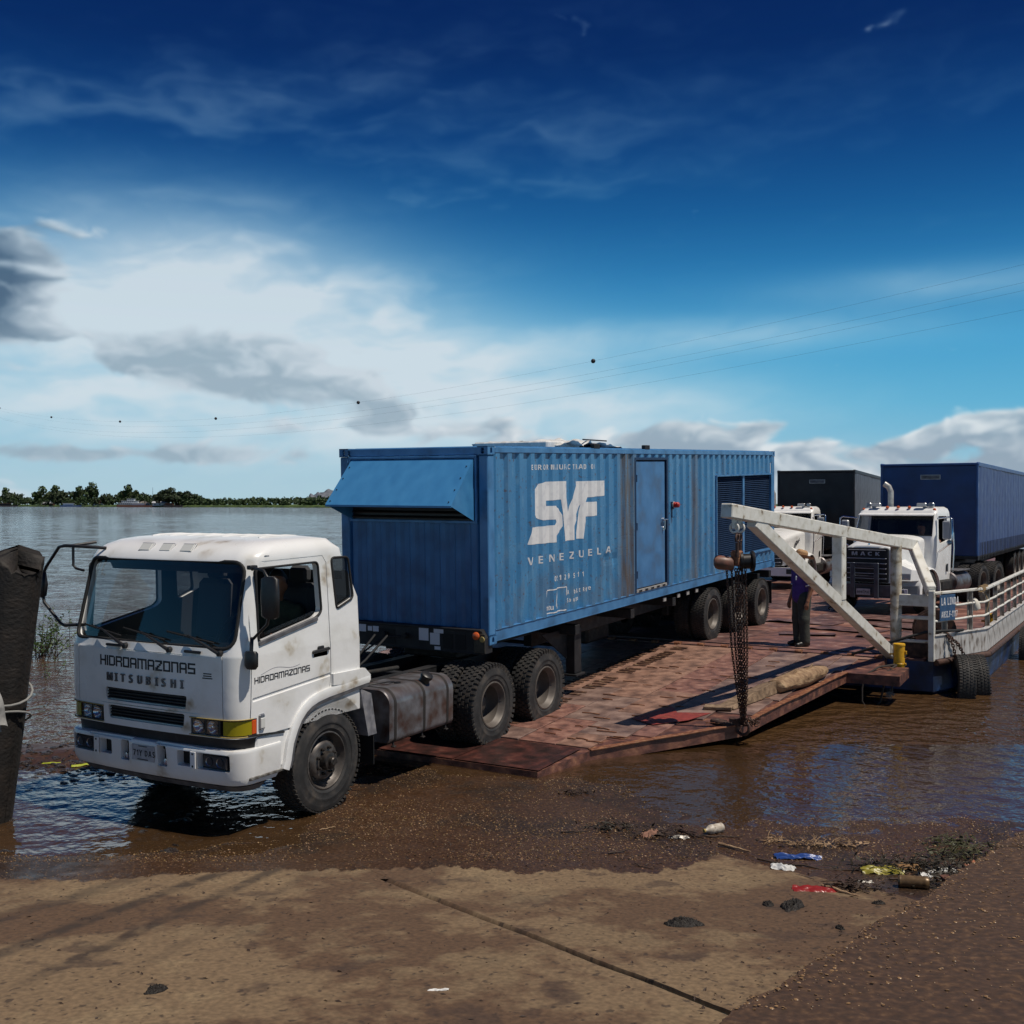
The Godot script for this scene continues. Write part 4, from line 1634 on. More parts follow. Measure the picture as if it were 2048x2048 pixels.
	bumper.loft([cab_ring(0.515, 1.06, 1.17, 0.20, 0.6, 0.02), cab_ring(0.535, 1.11, 1.215, 0.20, 0.55, 0.02), cab_ring(0.60, 1.145, 1.235, 0.21, 0.5, 0.02), cab_ring(0.845, 1.155, 1.245, 0.21, 0.5, 0.02), cab_ring(0.872, 1.145, 1.238, 0.21, 0.5, 0.02), cab_ring(0.88, 1.115, 1.215, 0.21, 0.5, 0.02)])
	var bcut := []
	for s in [-1.0, 1.0]:
		bcut.append(solid_prism(rounded([Vector2(s * 0.73, 0.675), Vector2(s * 1.115, 0.675), Vector2(s * 1.115, 0.835), Vector2(s * 0.73, 0.835)], 0.02), 1.03, 1.4))
		bcut.append(solid_prism(rounded([Vector2(s * 0.47, 0.685), Vector2(s * 0.655, 0.685), Vector2(s * 0.655, 0.835), Vector2(s * 0.47, 0.835)], 0.02), 1.03, 1.4))
		bcut.append(solid_prism(rounded([Vector2(s * 0.205, 0.65), Vector2(s * 0.335, 0.65), Vector2(s * 0.32, 0.855), Vector2(s * 0.20, 0.855)], 0.02), 1.03, 1.4))
		bcut.append(solid_box(Vector3(s * 0.50, 0.905, 1.15), Vector3(0.66, 0.09, 0.10)))
	bcut.append(solid_prism(rounded([Vector2(-0.185, 0.668), Vector2(0.185, 0.668), Vector2(0.185, 0.842), Vector2(-0.185, 0.842)], 0.02), 1.143, 1.4))
	var bm: ArrayMesh = await carve(bumper.done(), bcut)
	part("bumper", bm, white, t)
	var lip := Mb.new()
	lip.loft([cab_ring(0.45, 1.02, 1.14, 0.20, 0.7, 0.02), cab_ring(0.51, 1.07, 1.18, 0.20, 0.65, 0.02)])
	part("bumper_lip", lip, M["dull grey"], t)
	for s in [-1.0, 1.0]:
		var f := Mb.new()
		f.box(Vector3(s * 0.92, 0.755, 1.045), Vector3(0.37, 0.15, 0.02))
		f.box(Vector3(s * 0.56, 0.76, 1.045), Vector3(0.18, 0.14, 0.02))
		f.box(Vector3(s * 0.27, 0.75, 1.045), Vector3(0.13, 0.2, 0.02))
		part("bumper_backing", f, M["black"], t)
		f = Mb.new()
		f.box(Vector3(s * 0.93, 0.755, 1.075), Vector3(0.31, 0.12, 0.04), 0.012)
		var fl := part("fog_lamp", f, M["lamp glass dark"], t)
		for x in [0.86, 1.0]:
			f = Mb.new()
			f.lathe([Vector2(0.0, -0.03), Vector2(0.03, -0.02), Vector2(0.045, 0.0)], Transform3D(Basis(Vector3.RIGHT, PI / 2), Vector3(s * x, 0.755, 1.103)), 14)
			part("reflector", f, M["dull chrome"], fl)
		f = Mb.new()
		f.box(Vector3(s * 0.693, 0.76, 1.148), Vector3(0.07, 0.165, 0.012), 0.003)
		part("bracket", f, white, t)
		f = Mb.new()
		for yy in [0.70, 0.82]:
			f.lathe([Vector2(0.011, 0), Vector2(0.011, 0.004), Vector2(0, 0.004)], Transform3D(Basis(Vector3.RIGHT, PI / 2), Vector3(s * 0.693, yy, 1.153)), 8)
		part("bolt_hole", f, M["black"], t)
		f = Mb.new()
		f.tube([Vector3(s * 0.285, 0.69, 1.06), Vector3(s * 0.285, 0.69, 1.10)], 0.02, 8)
		f.lathe([Vector2(0.034, 0.0), Vector2(0.03, 0.02), Vector2(0.0, 0.025)], Transform3D(Basis(Vector3.RIGHT, PI / 2), Vector3(s * 0.285, 0.69, 1.10)), 10)
		part("tow_eye", f, M["chrome"], t)
	# number plate
	var pl := Mb.new()
	pl.box(Vector3(0, 0.752, 1.151), Vector3(0.32, 0.155, 0.006), 0.002)
	var plate := part("license_plate", pl, M["plate"], t)
	pl = Mb.new()
	raised(pl, text_tris("71Y DAS", 0.058, true, 0.004, 0.86), Transform3D(Basis(), Vector3(-0.135, 0.722, 1.154)), 0.002)
	for q in [[0.818, 0.12], [0.687, 0.15]]:
		pl.box(Vector3(0, q[0], 1.155), Vector3(q[1], 0.009, 0.003))
	part("plate_lettering", pl, M["ink"], plate)
	# lettering on the front
	var le := Mb.new()
	raised(le, stroke_tris("HIDROAMAZONAS", 0.105, 1.36), func(x, y, h): return Vector3(x - 0.66, y + 1.585, nose_z(x - 0.66, y + 1.585, 0.0005 + h)), 0.003)
	part("company_lettering", le, M["ink"], t)
	le = Mb.new()
	var px := -0.545
	for ch in "MITSUBISHI":
		raised(le, text_tris(ch, 0.083, true), Transform3D(Basis(Vector3.UP, px * 0.11), Vector3(px, 1.435, nose_z(px, 1.45, -0.004))), 0.018)
		px += 0.125 if ch != "I" else 0.09
	part("maker_lettering", le, M["badge"], t)
	le = Mb.new()
	for k in 3:
		le.box(Vector3(0.85, 1.60 - k * 0.022, nose_z(0.85, 1.6, 0.0005)), Vector3([0.10, 0.10, 0.12][k], 0.011, 0.004), 0.0, Basis(Vector3.UP, 0.1))
	part("small_sticker", le, M["ink"], t)
	# the same name along the door, a thin swash over it
	le = Mb.new()
	var door_xf := Transform3D(Basis(Vector3(0, 0.018, -1).normalized(), Vector3.UP, Vector3.RIGHT), Vector3(1.238, 1.497, 0.87))
	raised(le, stroke_tris("HIDROAMAZONAS", 0.062, 0.80), door_xf, 0.004)
	part("door_lettering", le, M["ink"], t)
	le = Mb.new()
	var swash := []
	for k in 17:
		var u := k / 16.0
		swash.append(Vector3(1.2395, 1.585 + 0.03 * u + 0.022 * sin(u * TAU - 0.6), 0.78 - u * 0.56))
	le.tube(swash, 0.0028, 4)
	part("swash", le, M["swash grey"], t)
	# roof marker lamps set in the brow
	for k in 3:
		var x: float = [-0.30, 0.0, 0.30][k]
		var b := Basis(Vector3.RIGHT, -0.72)
		var lm := Mb.new()
		lm.box(Vector3(x, 2.780, 0.802), Vector3(0.18, 0.12, 0.02), 0.006, b)
		var lamp := part("roof_lamp", lm, M["dull chrome"], t)
		lm = Mb.new()
		lm.box(Vector3(x, 2.784, 0.808), Vector3(0.16, 0.10, 0.022), 0.008, b)
		part("lens", lm, M["lamp white"], lamp)
	for k in 4:
		var sc := Mb.new()
		sc.lathe([Vector2(0.009, 0), Vector2(0.007, 0.006), Vector2(0, 0.007)], Transform3D(Basis(Vector3.RIGHT, 0.85), Vector3([-0.78, -0.62, 0.62, 0.82][k], 2.745, [0.79, 0.82, 0.82, 0.785][k])), 8)
		part("screw", sc, M["black"], t)
	# wipers with their pivots and washer nozzles
	for k in 3:
		var x: float = [-0.27, 0.36, 1.0][k]
		var wp := Mb.new()
		wp.lathe([Vector2(0.03, 0.0), Vector2(0.028, 0.04), Vector2(0.0, 0.045)], Transform3D(Basis(Vector3.RIGHT, PI / 2), Vector3(x, 1.805, nose_z(x, 1.8, 0.0))), 12)
		var end := Vector3(x - 0.42, 1.955, nose_z(x - 0.42, 1.955, 0.03))
		wp.tube([Vector3(x, 1.805, nose_z(x, 1.8, 0.035)), Vector3(x - 0.2, 1.885, nose_z(x - 0.2, 1.885, 0.045)), end], [0.018, 0.013, 0.009], 6)
		var o := part("wiper", wp, M["black plastic"], t)
		wp = Mb.new()
		var bl := []
		for j in 7:
			var u := j / 6.0
			var bx := x - 0.72 + u * 0.62
			var by := 1.975 - u * 0.08
			bl.append(Vector3(bx, by, nose_z(bx, by, 0.006)))
		wp.tube(bl, 0.010, 5)
		part("blade", wp, M["rubber"], o)
	for x in [-0.45, 0.66]:
		var nz := Mb.new()
		nz.box(Vector3(x, 1.80, nose_z(x, 1.8, 0.015)), Vector3(0.22, 0.026, 0.03), 0.008)
		part("grab_bar", nz, M["black plastic"], t)
	# ---- mirrors: a great loop on the far side, a head on the near side
	var lp := Mb.new()
	lp.tube([Vector3(-0.92, 2.76, 0.80), Vector3(-1.12, 2.785, 0.98), Vector3(-1.30, 2.79, 1.02), Vector3(-1.40, 2.775, 1.02), Vector3(-1.64, 2.56, 1.0), Vector3(-1.70, 2.47, 1.0), Vector3(-1.715, 2.30, 1.0), Vector3(-1.69, 2.17, 1.0), Vector3(-1.42, 1.955, 1.0), Vector3(-1.36, 1.935, 1.0), Vector3(-1.08, 1.955, 0.95)], 0.017, 8)
	lp.tube([Vector3(-1.25, 2.785, 1.0), Vector3(-1.14, 2.82, 0.75)], 0.016, 8)
	lp.tube([Vector3(-1.2, 2.79, 1.0), Vector3(-1.2, 2.58, 1.0), Vector3(-1.17, 2.55, 0.99), Vector3(-1.06, 2.53, 0.98)], 0.014, 8)
	var mirror := part("mirror_arm", lp, M["black plastic"], t)
	var mh := Mb.new()
	mh.loft([rect_ring(Vector3(-1.715, 2.505, 1.0), 0.03, 0.02), rect_ring(Vector3(-1.715, 2.49, 1.0), 0.10, 0.055), rect_ring(Vector3(-1.715, 2.36, 1.0), 0.14, 0.075), rect_ring(Vector3(-1.715, 2.24, 1.0), 0.10, 0.055), rect_ring(Vector3(-1.715, 2.215, 1.0), 0.03, 0.02)])
	part("mirror_head", mh, M["black plastic"], mirror)
	lp = Mb.new()
	lp.tube([Vector3(1.22, 2.60, 0.86), Vector3(1.30, 2.615, 0.90), Vector3(1.42, 2.60, 0.92), Vector3(1.50, 2.50, 0.92), Vector3(1.50, 2.28, 0.92), Vector3(1.46, 2.09, 0.92), Vector3(1.25, 1.93, 0.90)], 0.015, 8)
	lp.tube([Vector3(1.24, 1.94, 0.9), Vector3(1.30, 1.94, 0.96), Vector3(1.30, 1.82, 0.97)], 0.018, 8)
	lp.box(Vector3(1.22, 2.62, 0.86), Vector3(0.06, 0.04, 0.10), 0.008)
	mirror = part("mirror_arm", lp, M["black plastic"], t)
	mh = Mb.new()
	mh.loft([rect_ring(Vector3(1.50, 2.545, 0.92), 0.12, 0.04), rect_ring(Vector3(1.50, 2.52, 0.92), 0.20, 0.06), rect_ring(Vector3(1.50, 2.35, 0.92), 0.215, 0.07), rect_ring(Vector3(1.50, 2.17, 0.92), 0.20, 0.06), rect_ring(Vector3(1.50, 2.145, 0.92), 0.12, 0.04)])
	part("mirror_head", mh, M["black plastic"], mirror)
	mh = Mb.new()
	mh.loft([rect_ring(Vector3(1.30, 1.83, 0.97), 0.12, 0.05), rect_ring(Vector3(1.30, 1.81, 0.97), 0.15, 0.07), rect_ring(Vector3(1.30, 1.69, 0.97), 0.145, 0.07), rect_ring(Vector3(1.30, 1.66, 0.97), 0.10, 0.045)])
	part("kerb_mirror", mh, M["black plastic"], mirror)
	# ---- door details
	for s in [-1.0, 1.0]:
		var hd := Mb.new()
		hd.box(Vector3(s * 1.25, 1.70, -0.10), Vector3(0.035, 0.035, 0.27), 0.012, Basis(Vector3.RIGHT, 0.04))
		hd.box(Vector3(s * 1.245, 1.722, -0.10), Vector3(0.02, 0.05, 0.10), 0.01)
		part("door_handle", hd, M["black plastic"], t)
		hd = Mb.new()
		hd.box(Vector3(s * 1.237, 1.665, -0.10), Vector3(0.006, 0.06, 0.22), 0.003)
		part("handle_recess", hd, M["dull grey"], t)
		hd = Mb.new()
		hd.box(Vector3(s * 1.243, 1.12, 0.78), Vector3(0.03, 0.155, 0.078), 0.012)
		var mk := part("side_marker", hd, M["dull chrome"], t)
		hd = Mb.new()
		hd.box(Vector3(s * 1.258, 1.11, 0.78), Vector3(0.012, 0.10, 0.06), 0.005)
		part("lens", hd, M["lamp white"], mk)
		# small brow lamp
		hd = Mb.new()
		hd.box(Vector3(s * 1.182, 2.715, 0.62), Vector3(0.016, 0.016, 0.07), 0.006)
		part("brow_marker", hd, M["dull chrome"], t)
		# step well and its torn tread
		hd = Mb.new()
		hd.box(Vector3(s * 1.10, 0.80, 0.60), Vector3(0.25, 0.36, 0.48), 0.02)
		part("step_panel", hd, white, t)
		hd = Mb.new()
		hd.box(Vector3(s * 1.15, 0.592, 0.70), Vector3(0.19, 0.03, 0.48), 0.006)
		for k in 7:
			hd.box(Vector3(s * (1.12 + 0.03 * (k % 2)), 0.612, 0.52 + k * 0.055), Vector3(0.13, 0.018, 0.022), 0.004, Basis(Vector3.UP, 0.3 * (k % 3 - 1)))
		part("step", hd, M["step metal"], t)
		hd = Mb.new()
		hd.box(Vector3(s * 1.20, 0.985, 0.70), Vector3(0.085, 0.022, 0.50), 0.005, Basis(Vector3.RIGHT, -0.10))
		part("black_strip", hd, M["black plastic"], t)
		# wheel-arch flare
		var path := [Vector2(0.50, 0.60), Vector2(0.47, 0.68), Vector2(0.43, 0.85), Vector2(0.36, 0.99), Vector2(0.29, 1.09), Vector2(0.20, 1.17), Vector2(0.10, 1.225), Vector2(-0.02, 1.26), Vector2(-0.2, 1.285), Vector2(-0.42, 1.30), Vector2(-0.65, 1.32), Vector2(-0.88, 1.335)]
		var fl := Mb.new()
		var rg := []
		for k in path.size():
			var p: Vector2 = path[k]
			var dn: Vector2 = (path[mini(k + 1, path.size() - 1)] - path[maxi(k - 1, 0)]).normalized()
			var inward := Vector2(-dn.y, dn.x)
			if inward.dot(Vector2(-0.2, 0.53) - p) < 0:
				inward = -inward
			var q: Vector2 = p + inward * 0.085
			rg.append([Vector3(s * 1.20, p.y, p.x), Vector3(s * 1.262, p.y - 0.01 * inward.y, p.x), Vector3(s * 1.275, lerpf(p.y, q.y, 0.35), lerpf(p.x, q.x, 0.35)), Vector3(s * 1.265, q.y, q.x), Vector3(s * 1.10, q.y, q.x)])
		fl.loft(rg, true, true, true, true)
		part("wheel_arch", smoothed(fl.done(), 40.0), white, t)
		var il := Mb.new()
		rg = []
		for k in path.size():
			var p: Vector2 = path[k]
			var c := (Vector2(-0.2, 0.53) - p).normalized()
			if p.x < -0.2:
				c = Vector2(0, -1)
			var q: Vector2 = p + c * 0.083
			var q2: Vector2 = p + c * 0.125
			rg.append([Vector3(s * 1.262, q.y, q.x), Vector3(s * 1.258, q2.y, q2.x), Vector3(s * 0.75, q2.y, q2.x), Vector3(s * 0.75, q.y, q.x)])
		il.loft(rg)
		part("arch_liner", smoothed(il.done(), 40.0), M["dull grey"], t)
		# rear part of the arch and mud flap
		var mf := Mb.new()
		mf.prism(PackedVector2Array([Vector2(-0.74, 1.20), Vector2(-0.93, 1.12), Vector2(-1.02, 0.66), Vector2(-0.87, 0.66), Vector2(-0.80, 0.95)]), 0.80, 1.25, Transform3D(side_xf.basis, Vector3.ZERO) if s < 0 else Transform3D(Basis(Vector3(0, 0, 1), Vector3(0, 1, 0), Vector3(1, 0, 0)), Vector3.ZERO))
		part("rear_fender", mf, M["grey plastic"], t)
		mf = Mb.new()
		mf.box(Vector3(s * 1.0, 0.50, -0.98), Vector3(0.48, 0.36, 0.014), 0.003)
		part("mud_flap", mf, M["rubber"], t)
		# sloping panel at the back corner of the cab over the arch
		mf = Mb.new()
		mf.prism(PackedVector2Array([Vector2(-0.27, 1.31), Vector2(-0.27, 1.43), Vector2(-0.80, 1.42), Vector2(-0.90, 1.335), Vector2(-0.90, 1.27)]), 0.0, 0.04, Transform3D(Basis(Vector3(0, 0, 1), Vector3(0, 1, 0), Vector3(s, 0, 0)), Vector3(s * 1.228, 0, 0)))
		part("sill_panel", mf, white, t)
	# ---- chassis
	var ch := Mb.new()
	for s in [-1.0, 1.0]:
		ch.box(Vector3(s * 0.43, 0.90, -2.25), Vector3(0.07, 0.26, 6.2), 0.006)
		ch.box(Vector3(s * 0.40, 1.02, -2.25), Vector3(0.14, 0.014, 6.2))
	for z in [-0.9, -1.9, -2.9, -4.2, -5.3]:
		ch.box(Vector3(0, 0.9, z), Vector3(0.8, 0.18, 0.12), 0.01)
	part("chassis_frame", ch, M["chassis"], t)
	ch = Mb.new()
	ch.box(Vector3(0, 1.02, -0.2), Vector3(0.9, 0.5, 1.6), 0.05)
	ch.box(Vector3(0, 0.62, -0.4), Vector3(0.6, 0.4, 1.2), 0.06)
	part("engine", ch, M["grime"], t)
	ch = Mb.new()
	ch.tube([Vector3(-1.15, 0.53, -0.2), Vector3(1.15, 0.53, -0.2)], 0.07, 8)
	for z in [-3.53, -4.95]:
		ch.tube([Vector3(-1.0, 0.53, z), Vector3(1.0, 0.53, z)], 0.10, 10)
		ch.lathe([Vector2(0, -0.2), Vector2(0.2, -0.12), Vector2(0.2, 0.12), Vector2(0, 0.2)], Transform3D(AXLE.basis, Vector3(0, 0.53, z)), 14)
	for s in [-1.0, 1.0]:
		ch.bar(Vector3(s * 0.52, 0.75, -3.2), Vector3(s * 0.52, 0.70, -5.2), 0.09, 0.09)
	part("axle", ch, M["grime"], t)
	ch = Mb.new()
	ch.lathe([Vector2(0, 0), Vector2(0.46, 0.0), Vector2(0.46, 0.05), Vector2(0, 0.06)], Transform3D(Basis(), Vector3(0, 1.20, -4.1)), 28)
	ch.box(Vector3(0, 1.12, -4.1), Vector3(0.9, 0.14, 0.5), 0.02)
	part("fifth_wheel", ch, M["grime"], t)
	# gear behind the cab: air tanks, coils, pipes
	ch = Mb.new()
	ch.box(Vector3(-0.1, 1.10, -1.10), Vector3(1.2, 0.10, 0.4), 0.02)
	for k in 3:
		ch.tube([Vector3(-0.9, 0.78, -1.5 - k * 0.32), Vector3(-1.2, 0.78, -1.5 - k * 0.32)], 0.12, 10)
	ch.tube([Vector3(0.25, 1.06, -0.9), Vector3(0.3, 1.12, -1.8), Vector3(0.3, 1.08, -2.7)], 0.03, 6)
	ch.box(Vector3(0.55, 1.05, -1.45), Vector3(0.30, 0.16, 0.5), 0.03)
	part("rear_gear", ch, M["grime"], t)
	var hose := Mb.new()
	for k in 2:
		hose.tube([Vector3(0.05 + 0.1 * k, 1.25, -1.0), Vector3(0.3, 1.05, -1.5), Vector3(0.1 + 0.15 * k, 1.25, -2.1), Vector3(-0.1 + 0.2 * k, 1.47, -2.75)], 0.016, 6)
	part("air_hose", hose, M["rubber"], t)
	# fuel tank with straps, cap and brackets
	var tk := Mb.new()
	var prof := rounded([Vector2(0.64, 0.48), Vector2(1.235, 0.48), Vector2(1.245, 0.98), Vector2(1.14, 1.09), Vector2(0.64, 1.09)], 0.07, 5)
	var tr := []
	for z in [-1.28, -1.295, -2.56, -2.575]:
		var ring := []
		var k := 0.97 if z > -1.29 or z < -2.57 else 1.0
		for p in prof:
			ring.append(Vector3(0.94 + (p.x - 0.94) * k, 0.78 + (p.y - 0.78) * k, z))
		tr.append(ring)
	tk.loft(tr)
	var tank := part("fuel_tank", smoothed(tk.done(), 35.0), M["tank"], t)
	for z in [-1.38, -1.95, -2.44]:
		var st := Mb.new()
		var a := []
		var b := []
		for p in prof:
			var q := Vector2(0.94, 0.78) + (p - Vector2(0.94, 0.78)) * 1.012
			a.append(Vector3(q.x, q.y, z - 0.022))
			b.append(Vector3(q.x, q.y, z + 0.022))
		st.loft([a, b], false, false)
		st.tube([Vector3(1.20, 0.49, z), Vector3(1.21, 0.43, z)], 0.012, 6)
		st.box(Vector3(1.21, 0.435, z), Vector3(0.05, 0.018, 0.05), 0.004)
		part("strap", st, M["strap"], tank)
	tk = Mb.new()
	tk.lathe([Vector2(0.062, 0.0), Vector2(0.062, 0.09), Vector2(0.075, 0.095), Vector2(0.075, 0.13), Vector2(0.06, 0.14), Vector2(0.0, 0.14)], Transform3D(Basis(Vector3.BACK, -0.55), Vector3(1.13, 1.04, -2.08)), 18)
	part("filler_cap", tk, M["black plastic"], tank)
	tk = Mb.new()
	tk.tube([Vector3(0.95, 1.095, -1.75), Vector3(0.98, 1.12, -1.6), Vector3(0.85, 1.11, -1.35), Vector3(0.6, 1.1, -1.3)], 0.010, 6)
	tk.lathe([Vector2(0.04, 0), Vector2(0.04, 0.015), Vector2(0, 0.018)], Transform3D(Basis(), Vector3(1.02, 1.09, -1.72)), 12)
	part("sender_pipe", tk, M["black plastic"], tank)
	tk = Mb.new()
	tk.box(Vector3(-0.94, 0.76, -1.95), Vector3(0.6, 0.56, 1.3), 0.08)
	part("battery_box", tk, M["grime"], t)
	# ---- wheels
	wheel(t, Vector3(1.235, 0.532, -0.2), 1.0, "front", 0.53, 0.29, 0.25, 0.0)
	wheel(t, Vector3(-1.235, 0.532, -0.2), -1.0, "front", 0.53, 0.29, 0.1, 0.0)
	for z in [-3.53, -4.95]:
		for s in [-1.0, 1.0]:
			wheel(t, Vector3(s * 1.235, 0.545, z), s, "dual", 0.53, 0.275, z)
	make_driver(t)


func rect_ring(c: Vector3, wx: float, wz: float) -> Array:
	var out := []
	for k in 16:
		var a := TAU * k / 16
		var x := signf(cos(a)) * pow(absf(cos(a)), 0.6)
		var z := signf(sin(a)) * pow(absf(sin(a)), 0.6)
		out.append(c + Vector3(x * wx * 0.5, 0, z * wz * 0.5))
	return out


func make_driver(t: Node3D) -> void:
	# seen through the door window: turned to his right, one arm across the wheel
	var at := t.position
	var d := thing("person", "person in a dark olive shirt at the wheel of the white cab-over tractor", "person", at + Vector3(0.60, 1.70, -0.16), Vector3(0, 0.35, 0))
	var skin := [
		[Vector3(0, 0.62, 0.06), 0.085, Vector3(0, 0.70, 0.07), 0.095], [Vector3(0, 0.55, 0.08), 0.06, Vector3(0, 0.58, 0.10), 0.065], [Vector3(0, 0.44, 0.02), 0.055, Vector3(0, 0.56, 0.05), 0.055],
		[Vector3(0, 0.62, 0.155), 0.018, Vector3(0, 0.59, 0.17), 0.02], [Vector3(0.09, 0.62, 0.05), 0.02, Vector3(0.09, 0.65, 0.05), 0.022], [Vector3(-0.09, 0.62, 0.05), 0.02, Vector3(-0.09, 0.65, 0.05), 0.022],
		[Vector3(0, 0.05, 0), 0.15, Vector3(0, 0.34, 0), 0.15], [Vector3(-0.16, 0.36, 0), 0.07, Vector3(0.16, 0.36, 0), 0.07],
		[Vector3(0.20, 0.36, 0), 0.055, Vector3(0.26, 0.12, 0.12), 0.045], [Vector3(0.26, 0.12, 0.12), 0.043, Vector3(0.10, 0.14, 0.36), 0.032],
		[Vector3(-0.20, 0.36, 0), 0.055, Vector3(-0.26, 0.10, 0.12), 0.045], [Vector3(-0.26, 0.10, 0.12), 0.043, Vector3(-0.12, 0.15, 0.38), 0.032]]
	for s in [-1.0, 1.0]:
		var c := Vector3(0.10 * s, 0.14, 0.38) if s > 0 else Vector3(-0.12, 0.15, 0.40)
		for f in 4:
			var o := c + Vector3(0.0, 0.03 - f * 0.018, 0.02)
			skin.append([o, 0.011, o + Vector3(-0.015 * s, 0.004, 0.05), 0.010])
			skin.append([o + Vector3(-0.015 * s, 0.004, 0.05), 0.010, o + Vector3(-0.05 * s, 0.0, 0.05), 0.008])
		skin.append([c, 0.014, c + Vector3(-0.03 * s, 0.05, 0.01), 0.010])
	part("body", body(skin, 0.016, 0.03), M["skin"], d)
	part("shirt", body([[Vector3(0, 0.0, 0), 0.17, Vector3(0, 0.34, 0), 0.168], [Vector3(-0.17, 0.365, 0), 0.085, Vector3(0.17, 0.365, 0), 0.085], [Vector3(0.20, 0.36, 0), 0.075, Vector3(0.25, 0.20, 0.08), 0.07], [Vector3(-0.20, 0.36, 0), 0.075, Vector3(-0.25, 0.20, 0.08), 0.07]], 0.02, 0.05), M["olive cloth"], d)
	part("trousers", body([[Vector3(0.10, 0.0, 0.0), 0.095, Vector3(0.13, 0.02, 0.42), 0.075], [Vector3(-0.10, 0.0, 0.0), 0.095, Vector3(-0.13, 0.02, 0.42), 0.075], [Vector3(0.13, 0.02, 0.42), 0.07, Vector3(0.13, -0.36, 0.40), 0.05], [Vector3(-0.13, 0.02, 0.42), 0.07, Vector3(-0.13, -0.36, 0.40), 0.05]], 0.024, 0.04), M["dark cloth"], d)
	part("hair", body([[Vector3(0, 0.68, 0.03), 0.10, Vector3(0, 0.74, 0.06), 0.088], [Vector3(0, 0.62, -0.02), 0.07, Vector3(0, 0.70, 0.0), 0.09]], 0.016, 0.03), M["hair"], d)


# ================================================================ the blue generator container and its trailer
const BOX_AT := Vector3(-8.7755, 1.3843, -12.2385)
const BOX_TURN := Vector3(0.036, 0, -0.0092)
const PITCH := 0.31


const FOLD := [0.34, 0.46, 0.84]
const PHASE := 0.2055


func rib(s: float) -> float:
	# depth of the corrugation at s metres along the wall
	var x := fposmod(s - PHASE, PITCH) / PITCH
	if x < FOLD[0]:
		return 0.0
	if x < FOLD[1]:
		return -0.036 * (x - FOLD[0]) / (FOLD[1] - FOLD[0])
	if x < FOLD[2]:
		return -0.036
	return -0.036 * (1.0 - x) / (1.0 - FOLD[2])


func rib_breaks(a: float, b: float) -> Array:
	var out := [a]
	var k := floori((a - PHASE) / PITCH)
	while k * PITCH + PHASE < b:
		for f in [0.0] + FOLD:
			var s: float = (k + f) * PITCH + PHASE
			if s > a + 0.002 and s < b - 0.002:
				out.append(s)
		k += 1
	out.append(b)
	return out


func dent(s: float, y: float) -> float:
	var d := 0.0
	for q in [[3.55, 0.86, 0.10, 0.07, 0.022], [3.85, 0.84, 0.09, 0.07, 0.025], [3.40, 0.55, 0.06, 0.24, 0.014], [3.66, 0.48, 0.05, 0.26, 0.015], [9.2, 1.2, 0.3, 0.5, 0.012], [7.4, 0.7, 0.3, 0.4, 0.012]]:
		d += q[4] * exp(-pow((s - q[0]) / q[2], 2.0) - pow((y - q[1]) / q[3], 2.0))
	return d


func clip_x(poly: PackedVector2Array, a: float, b: float) -> PackedVector2Array:
	var p := poly
	for side in 2:
		var out := PackedVector2Array()
		var lim: float = [a, b][side]
		var sg: float = [1.0, -1.0][side]
		for i in p.size():
			var u := p[i]
			var v := p[(i + 1) % p.size()]
			var du := (u.x - lim) * sg
			var dv := (v.x - lim) * sg
			if du >= 0.0:
				out.append(u)
			if (du >= 0.0) != (dv >= 0.0):
				out.append(u.lerp(v, du / (du - dv)))
		p = out
		if p.size() < 3:
			return PackedVector2Array()
	return p


func on_ribs(m: Mb, tris: PackedVector2Array, s0: float, y0: float, slope := 0.0, proud := 0.0025, skip := []) -> void:
	# print flat triangles (x along the wall, y up) on the corrugated side; skip leaves out facets that lost their paint
	m.flat()
	for i in range(0, tris.size(), 3):
		var poly := PackedVector2Array()
		var lo := 1e9
		var hi := -1e9
		for j in 3:
			var p := tris[i + j] + Vector2(s0, y0)
			p.y += slope * tris[i + j].x
			poly.append(p)
			lo = minf(lo, p.x)
			hi = maxf(hi, p.x)
		var br := rib_breaks(lo - 0.001, hi + 0.001)
		for k in br.size() - 1:
			var fr := fposmod((br[k] + br[k + 1]) * 0.5 - PHASE, PITCH) / PITCH
			var facet := 0 if fr < FOLD[0] else (1 if fr < FOLD[1] else (2 if fr < FOLD[2] else 3))
			if facet in skip:
				continue
			var c := clip_x(poly, br[k], br[k + 1])
			if c.size() < 3:
				continue
			var q := []
			for p in c:
				q.append(Vector3(1.219 + rib(p.x) - dent(p.x, p.y) + proud, p.y, -p.x))
			m.face(q, q[0] - Vector3(1, 0, 0))


